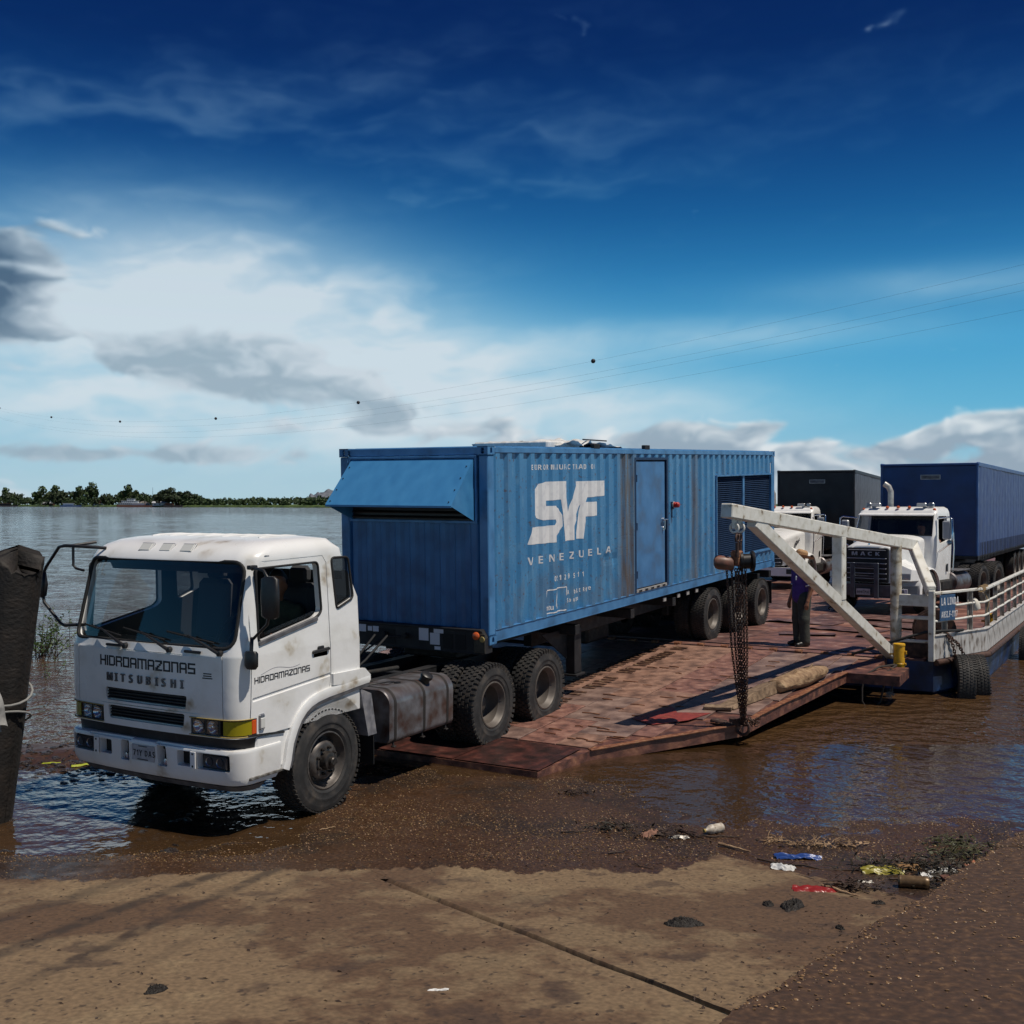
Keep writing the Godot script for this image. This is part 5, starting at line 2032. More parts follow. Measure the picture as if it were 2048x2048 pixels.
func wall_picture() -> ImageTexture:
	var w := 1536
	var h := 384
	var job := func(r: int) -> PackedByteArray:
		var out := PackedByteArray()
		out.resize(w * 3)
		var y := (1.0 - (r + 0.5) / h) * 2.6
		for i in w:
			var s := (i + 0.5) / w * 12.2
			var n1 := noise_big.get_noise_2d(s * 8.0, y * 8.0)
			var n2 := noise_fine.get_noise_2d(s * 30.0, y * 9.0)
			var n3 := noise_fine.get_noise_2d(s * 90.0, y * 90.0)
			var c := Color(0.048, 0.195, 0.40)
			c = c.lerp(Color(0.072, 0.235, 0.44), sm(-0.2, 0.5, n1 + 0.3 * n2) * 0.7)
			# chalky fading in upright streaks
			c = c.lerp(Color(0.13, 0.29, 0.47), sm(0.18, 0.6, n2 + 0.3 * n1) * 0.4)
			# rust that ran down from the roof beside the door and further back
			var run := 0.0
			for q in [[4.34, 0.30, 1.0], [7.38, 0.22, 0.75], [4.02, 0.10, 0.3], [8.9, 0.06, 0.3], [10.9, 0.05, 0.25], [0.5, 0.05, 0.2]]:
				var x: float = (s - q[0] - 0.04 * noise_big.get_noise_2d(y * 3.0, q[0] * 10.0)) / q[1]
				run = maxf(run, q[2] * exp(-x * x * x * x) * (0.55 + 0.45 * sm(-0.3, 0.3, noise_fine.get_noise_2d(s * 60.0, y * 5.0))))
			c = c.lerp(Color(0.105, 0.075, 0.055), run * 0.92)
			# specks of bare rust and splashed mud along the foot
			var chip := sm(0.42, 0.5, noise_fine.get_noise_2d(s * 55.0 + 40.0, y * 45.0))
			c = c.lerp(Color(0.09, 0.04, 0.025), chip * 0.7)
			var splash := sm(0.02, 0.45, noise_big.get_noise_2d(s * 14.0, y * 10.0 + 30.0) + 0.34 - y * 0.42)
			c = c.lerp(Color(0.13, 0.12, 0.115), splash * 0.28)
			c = c * (1.0 + 0.10 * n3)
			c = c.linear_to_srgb()
			out[i * 3] = int(clampf(c.r, 0, 1) * 255.0)
			out[i * 3 + 1] = int(clampf(c.g, 0, 1) * 255.0)
			out[i * 3 + 2] = int(clampf(c.b, 0, 1) * 255.0)
		return out
	return ImageTexture.create_from_image(picture(w, h, 3, job))


func corrugated(s: float, openings: Array, y0: float, y1: float, plain := false) -> ArrayMesh:
	# one long wall; s is +1 for the right-hand side; openings are [s0, s1, y0, y1]
	var v := PackedVector3Array()
	var n := PackedVector3Array()
	var t := PackedVector2Array()
	var br := rib_breaks(0.16, 12.03)
	var extra := []
	for o in openings:
		extra.append_array([o[0], o[1]])
	for e in extra:
		br.append(e)
	br.sort()
	for k in br.size() - 1:
		var a: float = br[k]
		var b: float = br[k + 1]
		if b - a < 0.001:
			continue
		var mid := (a + b) * 0.5
		var spans := [[y0, y1]]
		for o in openings:
			if mid > o[0] and mid < o[1]:
				spans = []
				if o[2] > y0 + 0.01:
					spans.append([y0, o[2]])
				if o[3] < y1 - 0.01:
					spans.append([o[3], y1])
		for sp in spans:
			var rows := 1 if plain else maxi(1, int((sp[1] - sp[0]) / 0.05))
			for j in rows:
				var ya: float = lerpf(sp[0], sp[1], float(j) / rows)
				var yb: float = lerpf(sp[0], sp[1], float(j + 1) / rows)
				var q := []
				for c in [[a, ya], [b, ya], [b, yb], [a, yb]]:
					var dd := 0.0 if plain else dent(c[0], c[1])
					q.append(Vector3(s * (1.219 + rib(c[0]) - dd), c[1], -c[0]))
				var nn: Vector3 = (q[2] - q[0]).cross(q[1] - q[0]).normalized()
				var order := [0, 1, 2, 0, 2, 3]
				if nn.x * s < 0.0:
					nn = -nn
					order = [0, 2, 1, 0, 3, 2]
				for i in order:
					v.append(q[i])
					n.append(nn)
					t.append(Vector2(-q[i].z / 12.2, 1.0 - q[i].y / 2.6))
	var a2 := []
	a2.resize(Mesh.ARRAY_MAX)
	a2[Mesh.ARRAY_VERTEX] = v
	a2[Mesh.ARRAY_NORMAL] = n
	a2[Mesh.ARRAY_TEX_UV] = t
	var m := ArrayMesh.new()
	m.add_surface_from_arrays(Mesh.PRIMITIVE_TRIANGLES, a2)
	return m


func casting(at: Vector3, sx: float, sz: float) -> Mb:
	# a corner casting with its oval holes as real recesses
	var m := Mb.new()
	var s := Vector3(0.162, 0.118, 0.178)
	m.box(at, s - Vector3.ONE * 0.10)
	for f in 2:
		var out := Vector3(sx, 0, 0) if f == 0 else Vector3(0, 0, sz)
		var u := Vector3(0, 0, 1) if f == 0 else Vector3(1, 0, 0)
		var hu := s.z * 0.5 if f == 0 else s.x * 0.5
		var ho := s.x * 0.5 if f == 0 else s.z * 0.5
		var hole := []
		var deep := []
		var edge := []
		for k in 16:
			var a := TAU * (k + 0.5) / 16
			var w := Vector2(cos(a) * 0.026, sin(a) * 0.026 + signf(sin(a)) * 0.016)
			hole.append(at + out * ho + u * w.x + Vector3.UP * w.y)
			deep.append(at + out * (ho - 0.04) + u * w.x + Vector3.UP * w.y)
			var sc: float = minf(hu / maxf(absf(cos(a)), 0.001), s.y * 0.5 / maxf(absf(sin(a)), 0.001))
			edge.append(at + out * ho + u * cos(a) * sc + Vector3.UP * sin(a) * sc)
		m.ring_fill(edge, hole, at)
		m.ring_fill(hole, deep, at + out * 2.0)
		m.box(at + out * (ho - 0.012) + Vector3.UP * (s.y * 0.5 - 0.006), Vector3(0.024 if f == 0 else s.x, 0.012, s.z if f == 0 else 0.024))
		m.box(at + out * (ho - 0.012) - Vector3.UP * (s.y * 0.5 - 0.006), Vector3(0.024 if f == 0 else s.x, 0.012, s.z if f == 0 else 0.024))
	m.box(at + Vector3(0, s.y * 0.5 - 0.004, 0), Vector3(s.x, 0.008, s.z))
	m.box(at - Vector3(0, s.y * 0.5 - 0.004, 0), Vector3(s.x, 0.008, s.z))
	return m


func make_container() -> void:
	var t := thing("shipping_container", "long blue corrugated container with white lettering, an intake hood and a side door", "container", BOX_AT, BOX_TURN)
	var blue: Material = M["box blue"]
	var rail: Material = M["rail blue"]
	var L := 12.19
	var H := 2.591
	for sx in [-1.0, 1.0]:
		for z in [0.0, -L]:
			var zz: float = -0.09 if z == 0.0 else -L + 0.09
			var m := Mb.new()
			m.box(Vector3(sx * 1.145, H * 0.5, zz), Vector3(0.14, H - 0.24, 0.16), 0.012)
			part("corner_post", m, rail, t)
			for y in [0.059, H - 0.059]:
				part("corner_casting", casting(Vector3(sx * (1.219 - 0.078), y, zz), sx, 1.0 if z == 0.0 else -1.0), rail, t)
		# long rails
		var m2 := Mb.new()
		m2.box(Vector3(sx * 1.195, H - 0.05, -L * 0.5), Vector3(0.06, 0.085, L - 0.36), 0.01)
		part("top_rail", m2, rail, t)
		m2 = Mb.new()
		m2.box(Vector3(sx * 1.20, 0.105, -L * 0.5), Vector3(0.016, 0.15, L - 0.36), 0.003)
		m2.box(Vector3(sx * 1.175, 0.036, -L * 0.5), Vector3(0.07, 0.014, L - 0.36), 0.003)
		m2.box(Vector3(sx * 1.175, 0.186, -L * 0.5), Vector3(0.085, 0.014, L - 0.36), 0.003)
		part("bottom_rail", m2, rail, t)
	var m := Mb.new()
	m.box(Vector3(0, H - 0.06, -0.06), Vector3(2.11, 0.11, 0.06), 0.008)
	part("front_header", m, rail, t)
	m = Mb.new()
	m.box(Vector3(0, 0.09, -0.06), Vector3(2.11, 0.15, 0.08), 0.008)
	part("front_sill", m, rail, t)
	# side walls
	var wall := mat("wall blue", Color.WHITE, 0.30)
	wall.albedo_texture = wall_picture()
	wall.roughness_texture = shared_rough
	part("side_wall", corrugated(1.0, [[4.60, 6.02, 0.0, 2.44], [8.44, 11.95, 0.42, 2.11]], 0.18, 2.50), wall, t)
	part("side_wall", corrugated(-1.0, [], 0.18, 2.50, true), wall, t)
	# front wall: wide ribs, open behind the hood
	m = Mb.new()
	m.flat()
	var fr := func(x: float) -> float:
		var u := fposmod(x + 2.0, 0.245) / 0.245
		return 0.0 if u < 0.32 else (-0.04 * (u - 0.32) / 0.16 if u < 0.48 else (-0.04 if u < 0.84 else -0.04 * (1.0 - (u - 0.84) / 0.16)))
	var xs := [-1.08]
	for k in range(-6, 7):
		for f in [0.0, 0.32, 0.48, 0.84]:
			var x: float = (k + f) * 0.245 - fposmod(2.0, 0.245)
			if x > -1.08 and x < 1.08:
				xs.append(x)
	xs.append(1.08)
	for k in xs.size() - 1:
		m.face([Vector3(xs[k], 0.16, -0.03 + fr.call(xs[k])), Vector3(xs[k + 1], 0.16, -0.03 + fr.call(xs[k + 1])), Vector3(xs[k + 1], 2.49, -0.03 + fr.call(xs[k + 1])), Vector3(xs[k], 2.49, -0.03 + fr.call(xs[k]))], Vector3(0, 1.3, -5))
	part("front_wall", m, blue, t)
	m = Mb.new()
	m.box(Vector3(0, 1.3, -L + 0.03), Vector3(2.2, 2.4, 0.05), 0.01)
	for sx in [-0.85, -0.35, 0.35, 0.85]:
		m.tube([Vector3(sx, 0.2, -L - 0.02), Vector3(sx, 2.45, -L - 0.02)], 0.02, 8)
	part("rear_doors", m, blue, t)
	m = Mb.new()
	m.box(Vector3(0, 0.14, -L * 0.5), Vector3(2.3, 0.03, L - 0.3))
	part("floor", m, M["chassis"], t)
	# roof with cross ribs
	m = Mb.new()
	m.flat()
	for k in range(0, 56):
		var z0 := -0.2 - k * 0.21
		for q in [[0.0, 0.07, 0.0, 0.0], [0.07, 0.10, 0.0, 0.022], [0.10, 0.18, 0.022, 0.022], [0.18, 0.21, 0.022, 0.0]]:
			m.face([Vector3(-1.17, H - 0.016 + q[2], z0 - q[0]), Vector3(1.17, H - 0.016 + q[2], z0 - q[0]), Vector3(1.17, H - 0.016 + q[3], z0 - q[1]), Vector3(-1.17, H - 0.016 + q[3], z0 - q[1])], Vector3(0, 0, z0))
		m.face([Vector3(1.17, H - 0.016, z0 - 0.07), Vector3(1.17, H + 0.006, z0 - 0.10), Vector3(1.17, H + 0.006, z0 - 0.18), Vector3(1.17, H - 0.016, z0 - 0.21)], Vector3(0, H, z0))
	part("roof", m, rail, t)
	# ---- intake hood on the front
	var hood := node("intake_hood", t)
	m = Mb.new()
	var tl := [Vector3(-1.005, 2.43, 0.0), Vector3(1.005, 2.43, 0.0), Vector3(1.02, 1.835, 0.56), Vector3(-1.02, 1.835, 0.56)]
	m.face(tl, Vector3(0, 1.9, 0))
	m.face([tl[0] - Vector3(0, 0.004, 0), tl[1] - Vector3(0, 0.004, 0), tl[2] - Vector3(0, 0.004, 0.004), tl[3] - Vector3(0, 0.004, 0.004)], Vector3(0, 3.0, 1.0))
	m.box(Vector3(0, 1.822, 0.555), Vector3(2.04, 0.03, 0.012), 0.003)
	part("hood_top", m, M["hood blue"], hood)
	for s in [-1.0, 1.0]:
		m = Mb.new()
		m.prism(PackedVector2Array([Vector2(0.0, 2.425), Vector2(0.558, 1.832), Vector2(0.02, 1.62), Vector2(0.0, 1.62)]), -0.002, 0.002, Transform3D(Basis(Vector3(0, 0, 1), Vector3(0, 1, 0), Vector3(-1, 0, 0)), Vector3(s * 1.008, 0, 0)))
		part("hood_cheek", m, M["hood blue"], hood)
		m = Mb.new()
		for k in 4:
			m.lathe([Vector2(0.010, 0), Vector2(0.010, 0.006), Vector2(0, 0.007)], Transform3D(Basis(Vector3.RIGHT, 0.75), Vector3(s * 0.96, 2.33 - k * 0.15, 0.10 + k * 0.141)), 6)
		part("rivet", m, M["black"], hood)
	m = Mb.new()
	for q in [[Vector3(0, 2.455, -0.015), Vector3(2.10, 0.03, 0.05)], [Vector3(0, 1.60, -0.015), Vector3(2.10, 0.035, 0.05)], [Vector3(-1.035, 2.03, -0.015), Vector3(0.03, 0.86, 0.05)], [Vector3(1.035, 2.03, -0.015), Vector3(0.03, 0.86, 0.05)]]:
		m.box(q[0], q[1], 0.004)
	part("hood_frame", m, rail, hood)
	m = Mb.new()
	m.box(Vector3(0, 2.02, -0.02), Vector3(2.0, 0.80, 0.01))
	for k in 12:
		m.box(Vector3(0, 1.66 + k * 0.066, 0.0), Vector3(1.98, 0.012, 0.05), 0.0, Basis(Vector3.RIGHT, 0.6))
	part("intake_screen", m, M["black plastic"], hood)
	# ---- side door
	var dr := node("door", t)
	m = Mb.new()
	for q in [[Vector3(1.205, 2.425, -5.31), Vector3(0.05, 0.045, 1.42)], [Vector3(1.205, 1.31, -4.62), Vector3(0.05, 2.2, 0.045)], [Vector3(1.205, 1.31, -5.975), Vector3(0.05, 2.2, 0.075)]]:
		m.box(q[0], q[1], 0.004)
	part("frame", m, M["seam blue"], dr)
	m = Mb.new()
	m.box(Vector3(1.19, 1.325, -5.27), Vector3(0.045, 2.12, 1.22), 0.008)
	part("leaf", m, M["door blue"], dr)
	m = Mb.new()
	m.box(Vector3(1.165, 1.3, -5.31), Vector3(0.02, 2.25, 1.40))
	part("gap", m, M["black"], dr)
	m = Mb.new()
	m.box(Vector3(1.20, 0.225, -5.30), Vector3(0.05, 0.05, 1.36), 0.004)
	part("threshold", m, M["pale metal"], dr)
	for k in 5:
		m = Mb.new()
		m.box(Vector3(1.223, 0.222, -4.80 - k * 0.25), Vector3(0.012, 0.028, 0.12), 0.002)
		part("vent_slot", m, M["black"], dr)
	m = Mb.new()
	m.lathe([Vector2(0.03, 0), Vector2(0.028, 0.03), Vector2(0, 0.03)], Transform3D(AXLE.basis, Vector3(1.212, 1.37, -5.78)), 12)
	m.tube([Vector3(1.25, 1.37, -5.70), Vector3(1.255, 1.37, -5.90)], 0.016, 8)
	m.tube([Vector3(1.25, 1.36, -5.79), Vector3(1.25, 1.20, -5.785)], 0.013, 8)
	m.box(Vector3(1.222, 1.21, -5.78), Vector3(0.03, 0.07, 0.04), 0.006)
	part("handle", m, M["chrome"], dr)
	for y in [0.5, 1.3, 2.1]:
		m = Mb.new()
		m.tube([Vector3(1.225, y - 0.06, -4.66), Vector3(1.225, y + 0.06, -4.66)], 0.014, 8)
		part("hinge", m, M["seam blue"], dr)
	# red beacon on its bracket beside the door
	m = Mb.new()
	m.box(Vector3(1.235, 1.60, -6.17), Vector3(0.05, 0.13, 0.06), 0.006)
	m.tube([Vector3(1.23, 1.55, -6.17), Vector3(1.23, 1.39, -6.17), Vector3(1.23, 1.39, -6.3)], 0.008, 6)
	var bc := part("beacon_bracket", m, M["seam blue"], t)
	m = Mb.new()
	m.lathe([Vector2(0.05, 0.0), Vector2(0.05, 0.09), Vector2(0.035, 0.11), Vector2(0, 0.115)], Transform3D(Basis(Vector3.BACK, -PI / 2), Vector3(1.25, 1.61, -6.19)), 16)
	part("beacon_lens", m, M["beacon red"], bc)
	m = Mb.new()
	m.lathe([Vector2(0.06, 0.0), Vector2(0.06, 0.02), Vector2(0, 0.02)], Transform3D(Basis(Vector3.BACK, -PI / 2), Vector3(1.245, 1.61, -6.19)), 16)
	part("beacon_base", m, M["pale metal"], bc)
	# ---- louvre
	var lv := node("louvre", t)
	m = Mb.new()
	for q in [[Vector3(1.20, 2.09, -10.2), Vector3(0.06, 0.035, 3.52)], [Vector3(1.205, 0.435, -10.2), Vector3(0.075, 0.04, 3.52)], [Vector3(1.20, 1.26, -8.46), Vector3(0.06, 1.66, 0.035)], [Vector3(1.20, 1.26, -11.93), Vector3(0.06, 1.66, 0.035)], [Vector3(1.175, 1.26, -10.13), Vector3(0.05, 1.62, 0.11)]]:
		m.box(q[0], q[1], 0.004)
	part("frame", m, rail, lv)
	for k in 2:
		m = Mb.new()
		for j in 40:
			m.box(Vector3(1.165, 0.475 + j * 0.0402, [-9.28, -11.05][k]), Vector3(0.05, 0.004, [1.6, 1.72][k]), 0.0, Basis(Vector3.BACK, -0.7))
		part("slats", m, M["slat blue"], lv)
	m = Mb.new()
	m.box(Vector3(1.11, 1.26, -10.2), Vector3(0.01, 1.7, 3.5))
	part("backing", m, M["black"], lv)
	# small tag near the rear top corner
	m = Mb.new()
	m.box(Vector3(1.222, 2.22, -11.85), Vector3(0.006, 0.22, 0.03))
	part("tag_plate", m, M["letter white"], t)
	# ---- white lettering
	m = Mb.new()
	on_ribs(m, text_tris("EUIRO RMAIUFACTIRADO OR", 0.072, true, 0.026, 1.0), 1.15, 2.27, 0.0, 0.0025, [])
	part("top_lettering", m, M["letter white"], t)
	m = Mb.new()
	var S := [Vector2(1.08, 1.24), Vector2(1.16, 1.475), Vector2(1.81, 1.475), Vector2(1.86, 1.515), Vector2(1.84, 1.555), Vector2(1.46, 1.56), Vector2(1.33, 1.60), Vector2(1.26, 1.70), Vector2(1.245, 1.90), Vector2(1.30, 2.0), Vector2(1.40, 2.075), Vector2(1.54, 2.1), Vector2(2.19, 2.1), Vector2(2.285, 1.64), Vector2(2.40, 1.90), Vector2(2.52, 2.09), Vector2(3.52, 2.085), Vector2(3.52, 1.85), Vector2(2.92, 1.84), Vector2(2.87, 1.77), Vector2(3.25, 1.765), Vector2(3.25, 1.55), Vector2(2.81, 1.55), Vector2(2.715, 1.225), Vector2(2.52, 1.235), Vector2(2.66, 1.745), Vector2(2.42, 1.43), Vector2(2.42, 1.225), Vector2(2.13, 1.225), Vector2(2.07, 1.60), Vector2(2.04, 1.835), Vector2(1.575, 1.83), Vector2(1.555, 1.78), Vector2(1.575, 1.755), Vector2(1.89, 1.75), Vector2(2.0, 1.70), Vector2(2.055, 1.61), Vector2(2.06, 1.45), Vector2(2.0, 1.36), Vector2(1.88, 1.285), Vector2(1.86, 1.225)]
	var poly := PackedVector2Array(S)
	var ids := Geometry2D.triangulate_polygon(poly)
	var tris := PackedVector2Array()
	for i in ids:
		tris.append(poly[i])
	on_ribs(m, tris, 0.0, 0.0)
	part("logo", m, M["letter white"], t)
	m = Mb.new()
	for i in 9:
		on_ribs(m, text_tris("VENEZUELA"[i], 0.105, true), 1.08 + i * PITCH, 0.957 - 0.002 * i)
	part("country_lettering", m, M["letter white"], t)
	m = Mb.new()
	on_ribs(m, text_tris("0212 95311", 0.074, true, 0.045, 0.95), 1.79, 0.667, -0.01)
	part("number_lettering", m, M["letter white"], t)
	m = Mb.new()
	on_ribs(m, text_tris("A bLLtRoye", 0.062, true, 0.028, 1.0), 2.24, 0.43, 0.0)
	on_ribs(m, text_tris("Soutio", 0.062, true, 0.02, 0.95), 2.235, 0.312, 0.0)
	part("slogan_lettering", m, M["letter white"], t)
	m = Mb.new()
	var strip := func(a: Vector2, b: Vector2, w: float) -> void:
		var d := (b - a).normalized()
		var nrm := Vector2(-d.y, d.x) * w * 0.5
		on_ribs(m, PackedVector2Array([a + nrm, b + nrm, b - nrm, a + nrm, b - nrm, a - nrm]), 0.0, 0.0)
	for q in [[1.575, 0.255, 1.62, 0.545], [1.628, 0.55, 1.862, 0.55], [1.87, 0.54, 1.83, 0.30], [1.855, 0.27, 1.90, 0.545], [1.91, 0.555, 2.155, 0.555], [2.16, 0.55, 2.145, 0.43], [1.575, 0.22, 2.14, 0.22]]:
		strip.call(Vector2(q[0], q[1]), Vector2(q[2], q[3]), 0.016)
	on_ribs(m, text_tris("mtu", 0.075, true, -0.004, 0.9), 1.585, 0.262, 0.0, 0.0035)
	part("maker_logo", m, M["letter white"], t)
	# ---- things fixed on the roof edge
	for z in [-3.20, -5.12]:
		m = Mb.new()
		m.box(Vector3(1.19, H + 0.025, z), Vector3(0.07, 0.075, 0.20), 0.008)
		part("roof_lug", m, M["chassis"], t)
	# white sheeting lying on the roof is its own thing
	var sh := thing("roof_sheeting", "crumpled white sheeting lying on top of the blue container", "sheeting", BOX_AT + Vector3(0, H, 0).rotated(Vector3.RIGHT, 0.036), BOX_TURN)
	m = Mb.new()
	m.box(Vector3(0.1, 0.055, -3.05), Vector3(1.3, 0.11, 1.1), 0.02)
	part("panel_stack", m, M["sheet white"], sh)
	var cr := func(u: float, v: float) -> Vector3:
		var x := lerpf(-0.7, 0.9, u)
		var z := lerpf(-2.75, -5.0, v)
		var hgt := 0.10 * sm(1.0, 0.15, v) * (0.6 + 0.9 * noise_fine.get_noise_2d(u * 14.0, v * 26.0)) + 0.05 * exp(-pow((v - 0.45) * 6.0, 2.0)) + 0.03 + 0.06 * noise_big.get_noise_2d(u * 40.0, v * 40.0)
		return Vector3(x + 0.1 * noise_big.get_noise_2d(v * 30.0, 3.0), maxf(0.012, hgt), z)
	part("crumpled_sheet", grid(24, 40, cr), M["sheet white"], sh)
	m = Mb.new()
	m.tube([Vector3(0.9, 0.14, -3.4), Vector3(0.85, 0.13, -4.35)], 0.012, 6)
	part("batten", m, M["chassis"], sh)


func make_trailer() -> void:
	var t := thing("container_chassis", "dark skeletal semi-trailer with three axles carrying the blue container", "trailer", BOX_AT, BOX_TURN)
	var dark: Material = M["chassis"]
	var m := Mb.new()
	for s in [-1.0, 1.0]:
		m.box(Vector3(s * 0.47, -0.22, -7.2), Vector3(0.14, 0.36, 9.8), 0.006)
		m.box(Vector3(s * 0.47, -0.10, -1.6), Vector3(0.14, 0.16, 3.0), 0.006)
	part("main_beam", m, dark, t)
	for z in [-2.6, -4.6, -6.4, -8.1, -9.6, -11.2, -12.0]:
		m = Mb.new()
		m.box(Vector3(0, -0.14, z), Vector3(2.34, 0.15, 0.14), 0.006)
		part("cross_member", m, dark, t)
	# front bolster with its sloping ends
	var bo := node("front_bolster", t)
	m = Mb.new()
	m.prism(PackedVector2Array([Vector2(-1.21, -0.10), Vector2(-1.21, 0.10), Vector2(-1.14, 0.20), Vector2(1.14, 0.20), Vector2(1.20, 0.10), Vector2(1.20, -0.10)]), -0.10, 0.075, Transform3D())
	m.box(Vector3(0, 0.195, 0.04), Vector3(2.28, 0.03, 0.10), 0.006)
	m.box(Vector3(0, -0.105, 0.03), Vector3(2.3, 0.02, 0.10), 0.004)
	part("beam", m, dark, bo)
	m = Mb.new()
	for q in [[0.62, 0.16], [0.82, 0.16], [-0.45, 0.42]]:
		m.box(Vector3(q[0], 0.03, 0.078), Vector3(q[1], 0.20, 0.004))
	part("recess", m, M["black"], bo)
	for s in [-1.0, 1.0]:
		m = Mb.new()
		m.box(Vector3(s * 1.12, 0.035, 0.085), Vector3(0.17, 0.25, 0.014), 0.004)
		part("lamp_plate", m, M["olive steel"], bo)
		m = Mb.new()
		m.lathe([Vector2(0.052, 0.0), Vector2(0.050, 0.02), Vector2(0.035, 0.034), Vector2(0, 0.038)], Transform3D(Basis(Vector3.RIGHT, PI / 2), Vector3(s * 1.075, 0.13, 0.09)), 16)
		part("marker_lamp", m, M["lamp orange"], bo)
		m = Mb.new()
		m.lathe([Vector2(0.04, 0.0), Vector2(0.035, 0.012), Vector2(0, 0.013)], Transform3D(Basis(Vector3.RIGHT, PI / 2), Vector3(s * 1.165, 0.09, 0.09)), 12)
		part("side_lamp", m, M["old yellow"], bo)
	for q in [[-0.905, 0.125, 0.055, 0.075], [-0.80, 0.115, 0.13, 0.10], [-0.665, 0.115, 0.075, 0.065], [-0.565, 0.115, 0.10, 0.075], [0.235, 0.095, 0.155, 0.165], [0.475, 0.165, 0.155, 0.08], [0.415, 0.045, 0.155, 0.155], [0.455, -0.075, 0.095, 0.045]]:
		m = Mb.new()
		m.box(Vector3(q[0], q[1], 0.0785), Vector3(q[2], q[3], 0.004), 0.001)
		part("sticker", m, M["sticker white"], bo)
	m = Mb.new()
	for x in [-0.40, -0.05]:
		m.lathe([Vector2(0.04, 0), Vector2(0.036, 0.06), Vector2(0, 0.062)], Transform3D(Basis(Vector3.RIGHT, PI / 2), Vector3(x, 0.06, 0.08)), 10)
	part("air_coupling", m, M["grime"], bo)
	m = Mb.new()
	m.tube([Vector3(-0.10, 0.05, 0.13), Vector3(-0.3, 0.05, 0.25), Vector3(-0.55, -0.2, 0.5), Vector3(-0.60, -0.42, 0.9)], 0.014, 6)
	part("air_line", m, M["rubber"], bo)
	# kingpin plate
	m = Mb.new()
	m.box(Vector3(0, -0.16, -1.2), Vector3(1.3, 0.03, 1.9), 0.006)
	part("skid_plate", m, dark, t)
	# landing legs
	for s in [-1.0, 1.0]:
		m = Mb.new()
		m.box(Vector3(s * 0.95, -0.50, -2.88), Vector3(0.16, 0.70, 0.22), 0.008)
		m.prism(PackedVector2Array([Vector2(-1.98, -0.16), Vector2(-3.02, -0.16), Vector2(-3.02, -0.30), Vector2(-2.75, -0.62)]), 0.88, 0.90, Transform3D(Basis(Vector3(0, 0, 1), Vector3(0, 1, 0), Vector3(-1, 0, 0)), Vector3(s * 0.89 + 0.89, 0, 0)))
		m.box(Vector3(s * 0.95, -0.87, -2.88), Vector3(0.26, 0.03, 0.30), 0.004)
		part("landing_leg", m, dark, t)
	m = Mb.new()
	m.tube([Vector3(-0.95, -0.45, -2.88), Vector3(0.95, -0.45, -2.88)], 0.03, 8)
	part("leg_brace", m, dark, t)
	# axles, suspension, wheels
	for z in [-8.22, -9.75, -11.24]:
		m = Mb.new()
		m.tube([Vector3(-1.0, -0.60 - (z + 8.2) * 0.012, z), Vector3(1.0, -0.60 - (z + 8.2) * 0.012, z)], 0.075, 10)
		for s in [-1.0, 1.0]:
			m.box(Vector3(s * 0.5, -0.45, z), Vector3(0.10, 0.10, 0.9), 0.01)
			m.box(Vector3(s * 0.5, -0.40, z + 0.62), Vector3(0.12, 0.34, 0.10), 0.01)
		part("axle", m, M["grime"], t)
		for s in [-1.0, 1.0]:
			wheel(t, Vector3(s * 1.235, -0.58 + (z + 8.2) * 0.034, z), s, "trailer", 0.505, 0.275, z)
	for s in [-1.0, 1.0]:
		m = Mb.new()
		m.box(Vector3(s * 0.9, -0.55, -12.02), Vector3(0.6, 0.5, 0.012), 0.003)
		part("mud_flap", m, M["rubber"], t)
	m = Mb.new()
	m.box(Vector3(0, -0.45, -12.05), Vector3(2.3, 0.12, 0.06), 0.006)
	part("rear_bar", m, dark, t)
	for q in [[-6.6, 0.05], [-7.05, 0.05], [-7.5, 0.05], [-5.95, 0.06]]:
		m = Mb.new()
		m.box(Vector3(1.17, -0.05, q[0]), Vector3(0.02, 0.07, 0.12), 0.003)
		part("side_tag", m, M["pale metal"], t)
	# spare wheels and boxes hung between the beams, seen as dark shapes under the floor
	m = Mb.new()
	m.box(Vector3(-0.3, -0.55, -5.5), Vector3(0.8, 0.5, 0.9), 0.05)
	m.box(Vector3(-0.85, -0.5, -6.9), Vector3(0.5, 0.45, 0.7), 0.05)
	part("tool_box", m, M["grime"], t)


# ================================================================ the ferry: hull, deck, rails, gantry
const DECK := 0.60
const BOW := -19.62


func deck_edge(z: float) -> float:
	# the right-hand edge of the deck: a chamfered bow corner, then straight aft
	if z > -21.3:
		return lerpf(-3.36, -2.76, clampf((BOW - z) / 1.65, 0.0, 1.0))
	return -2.76


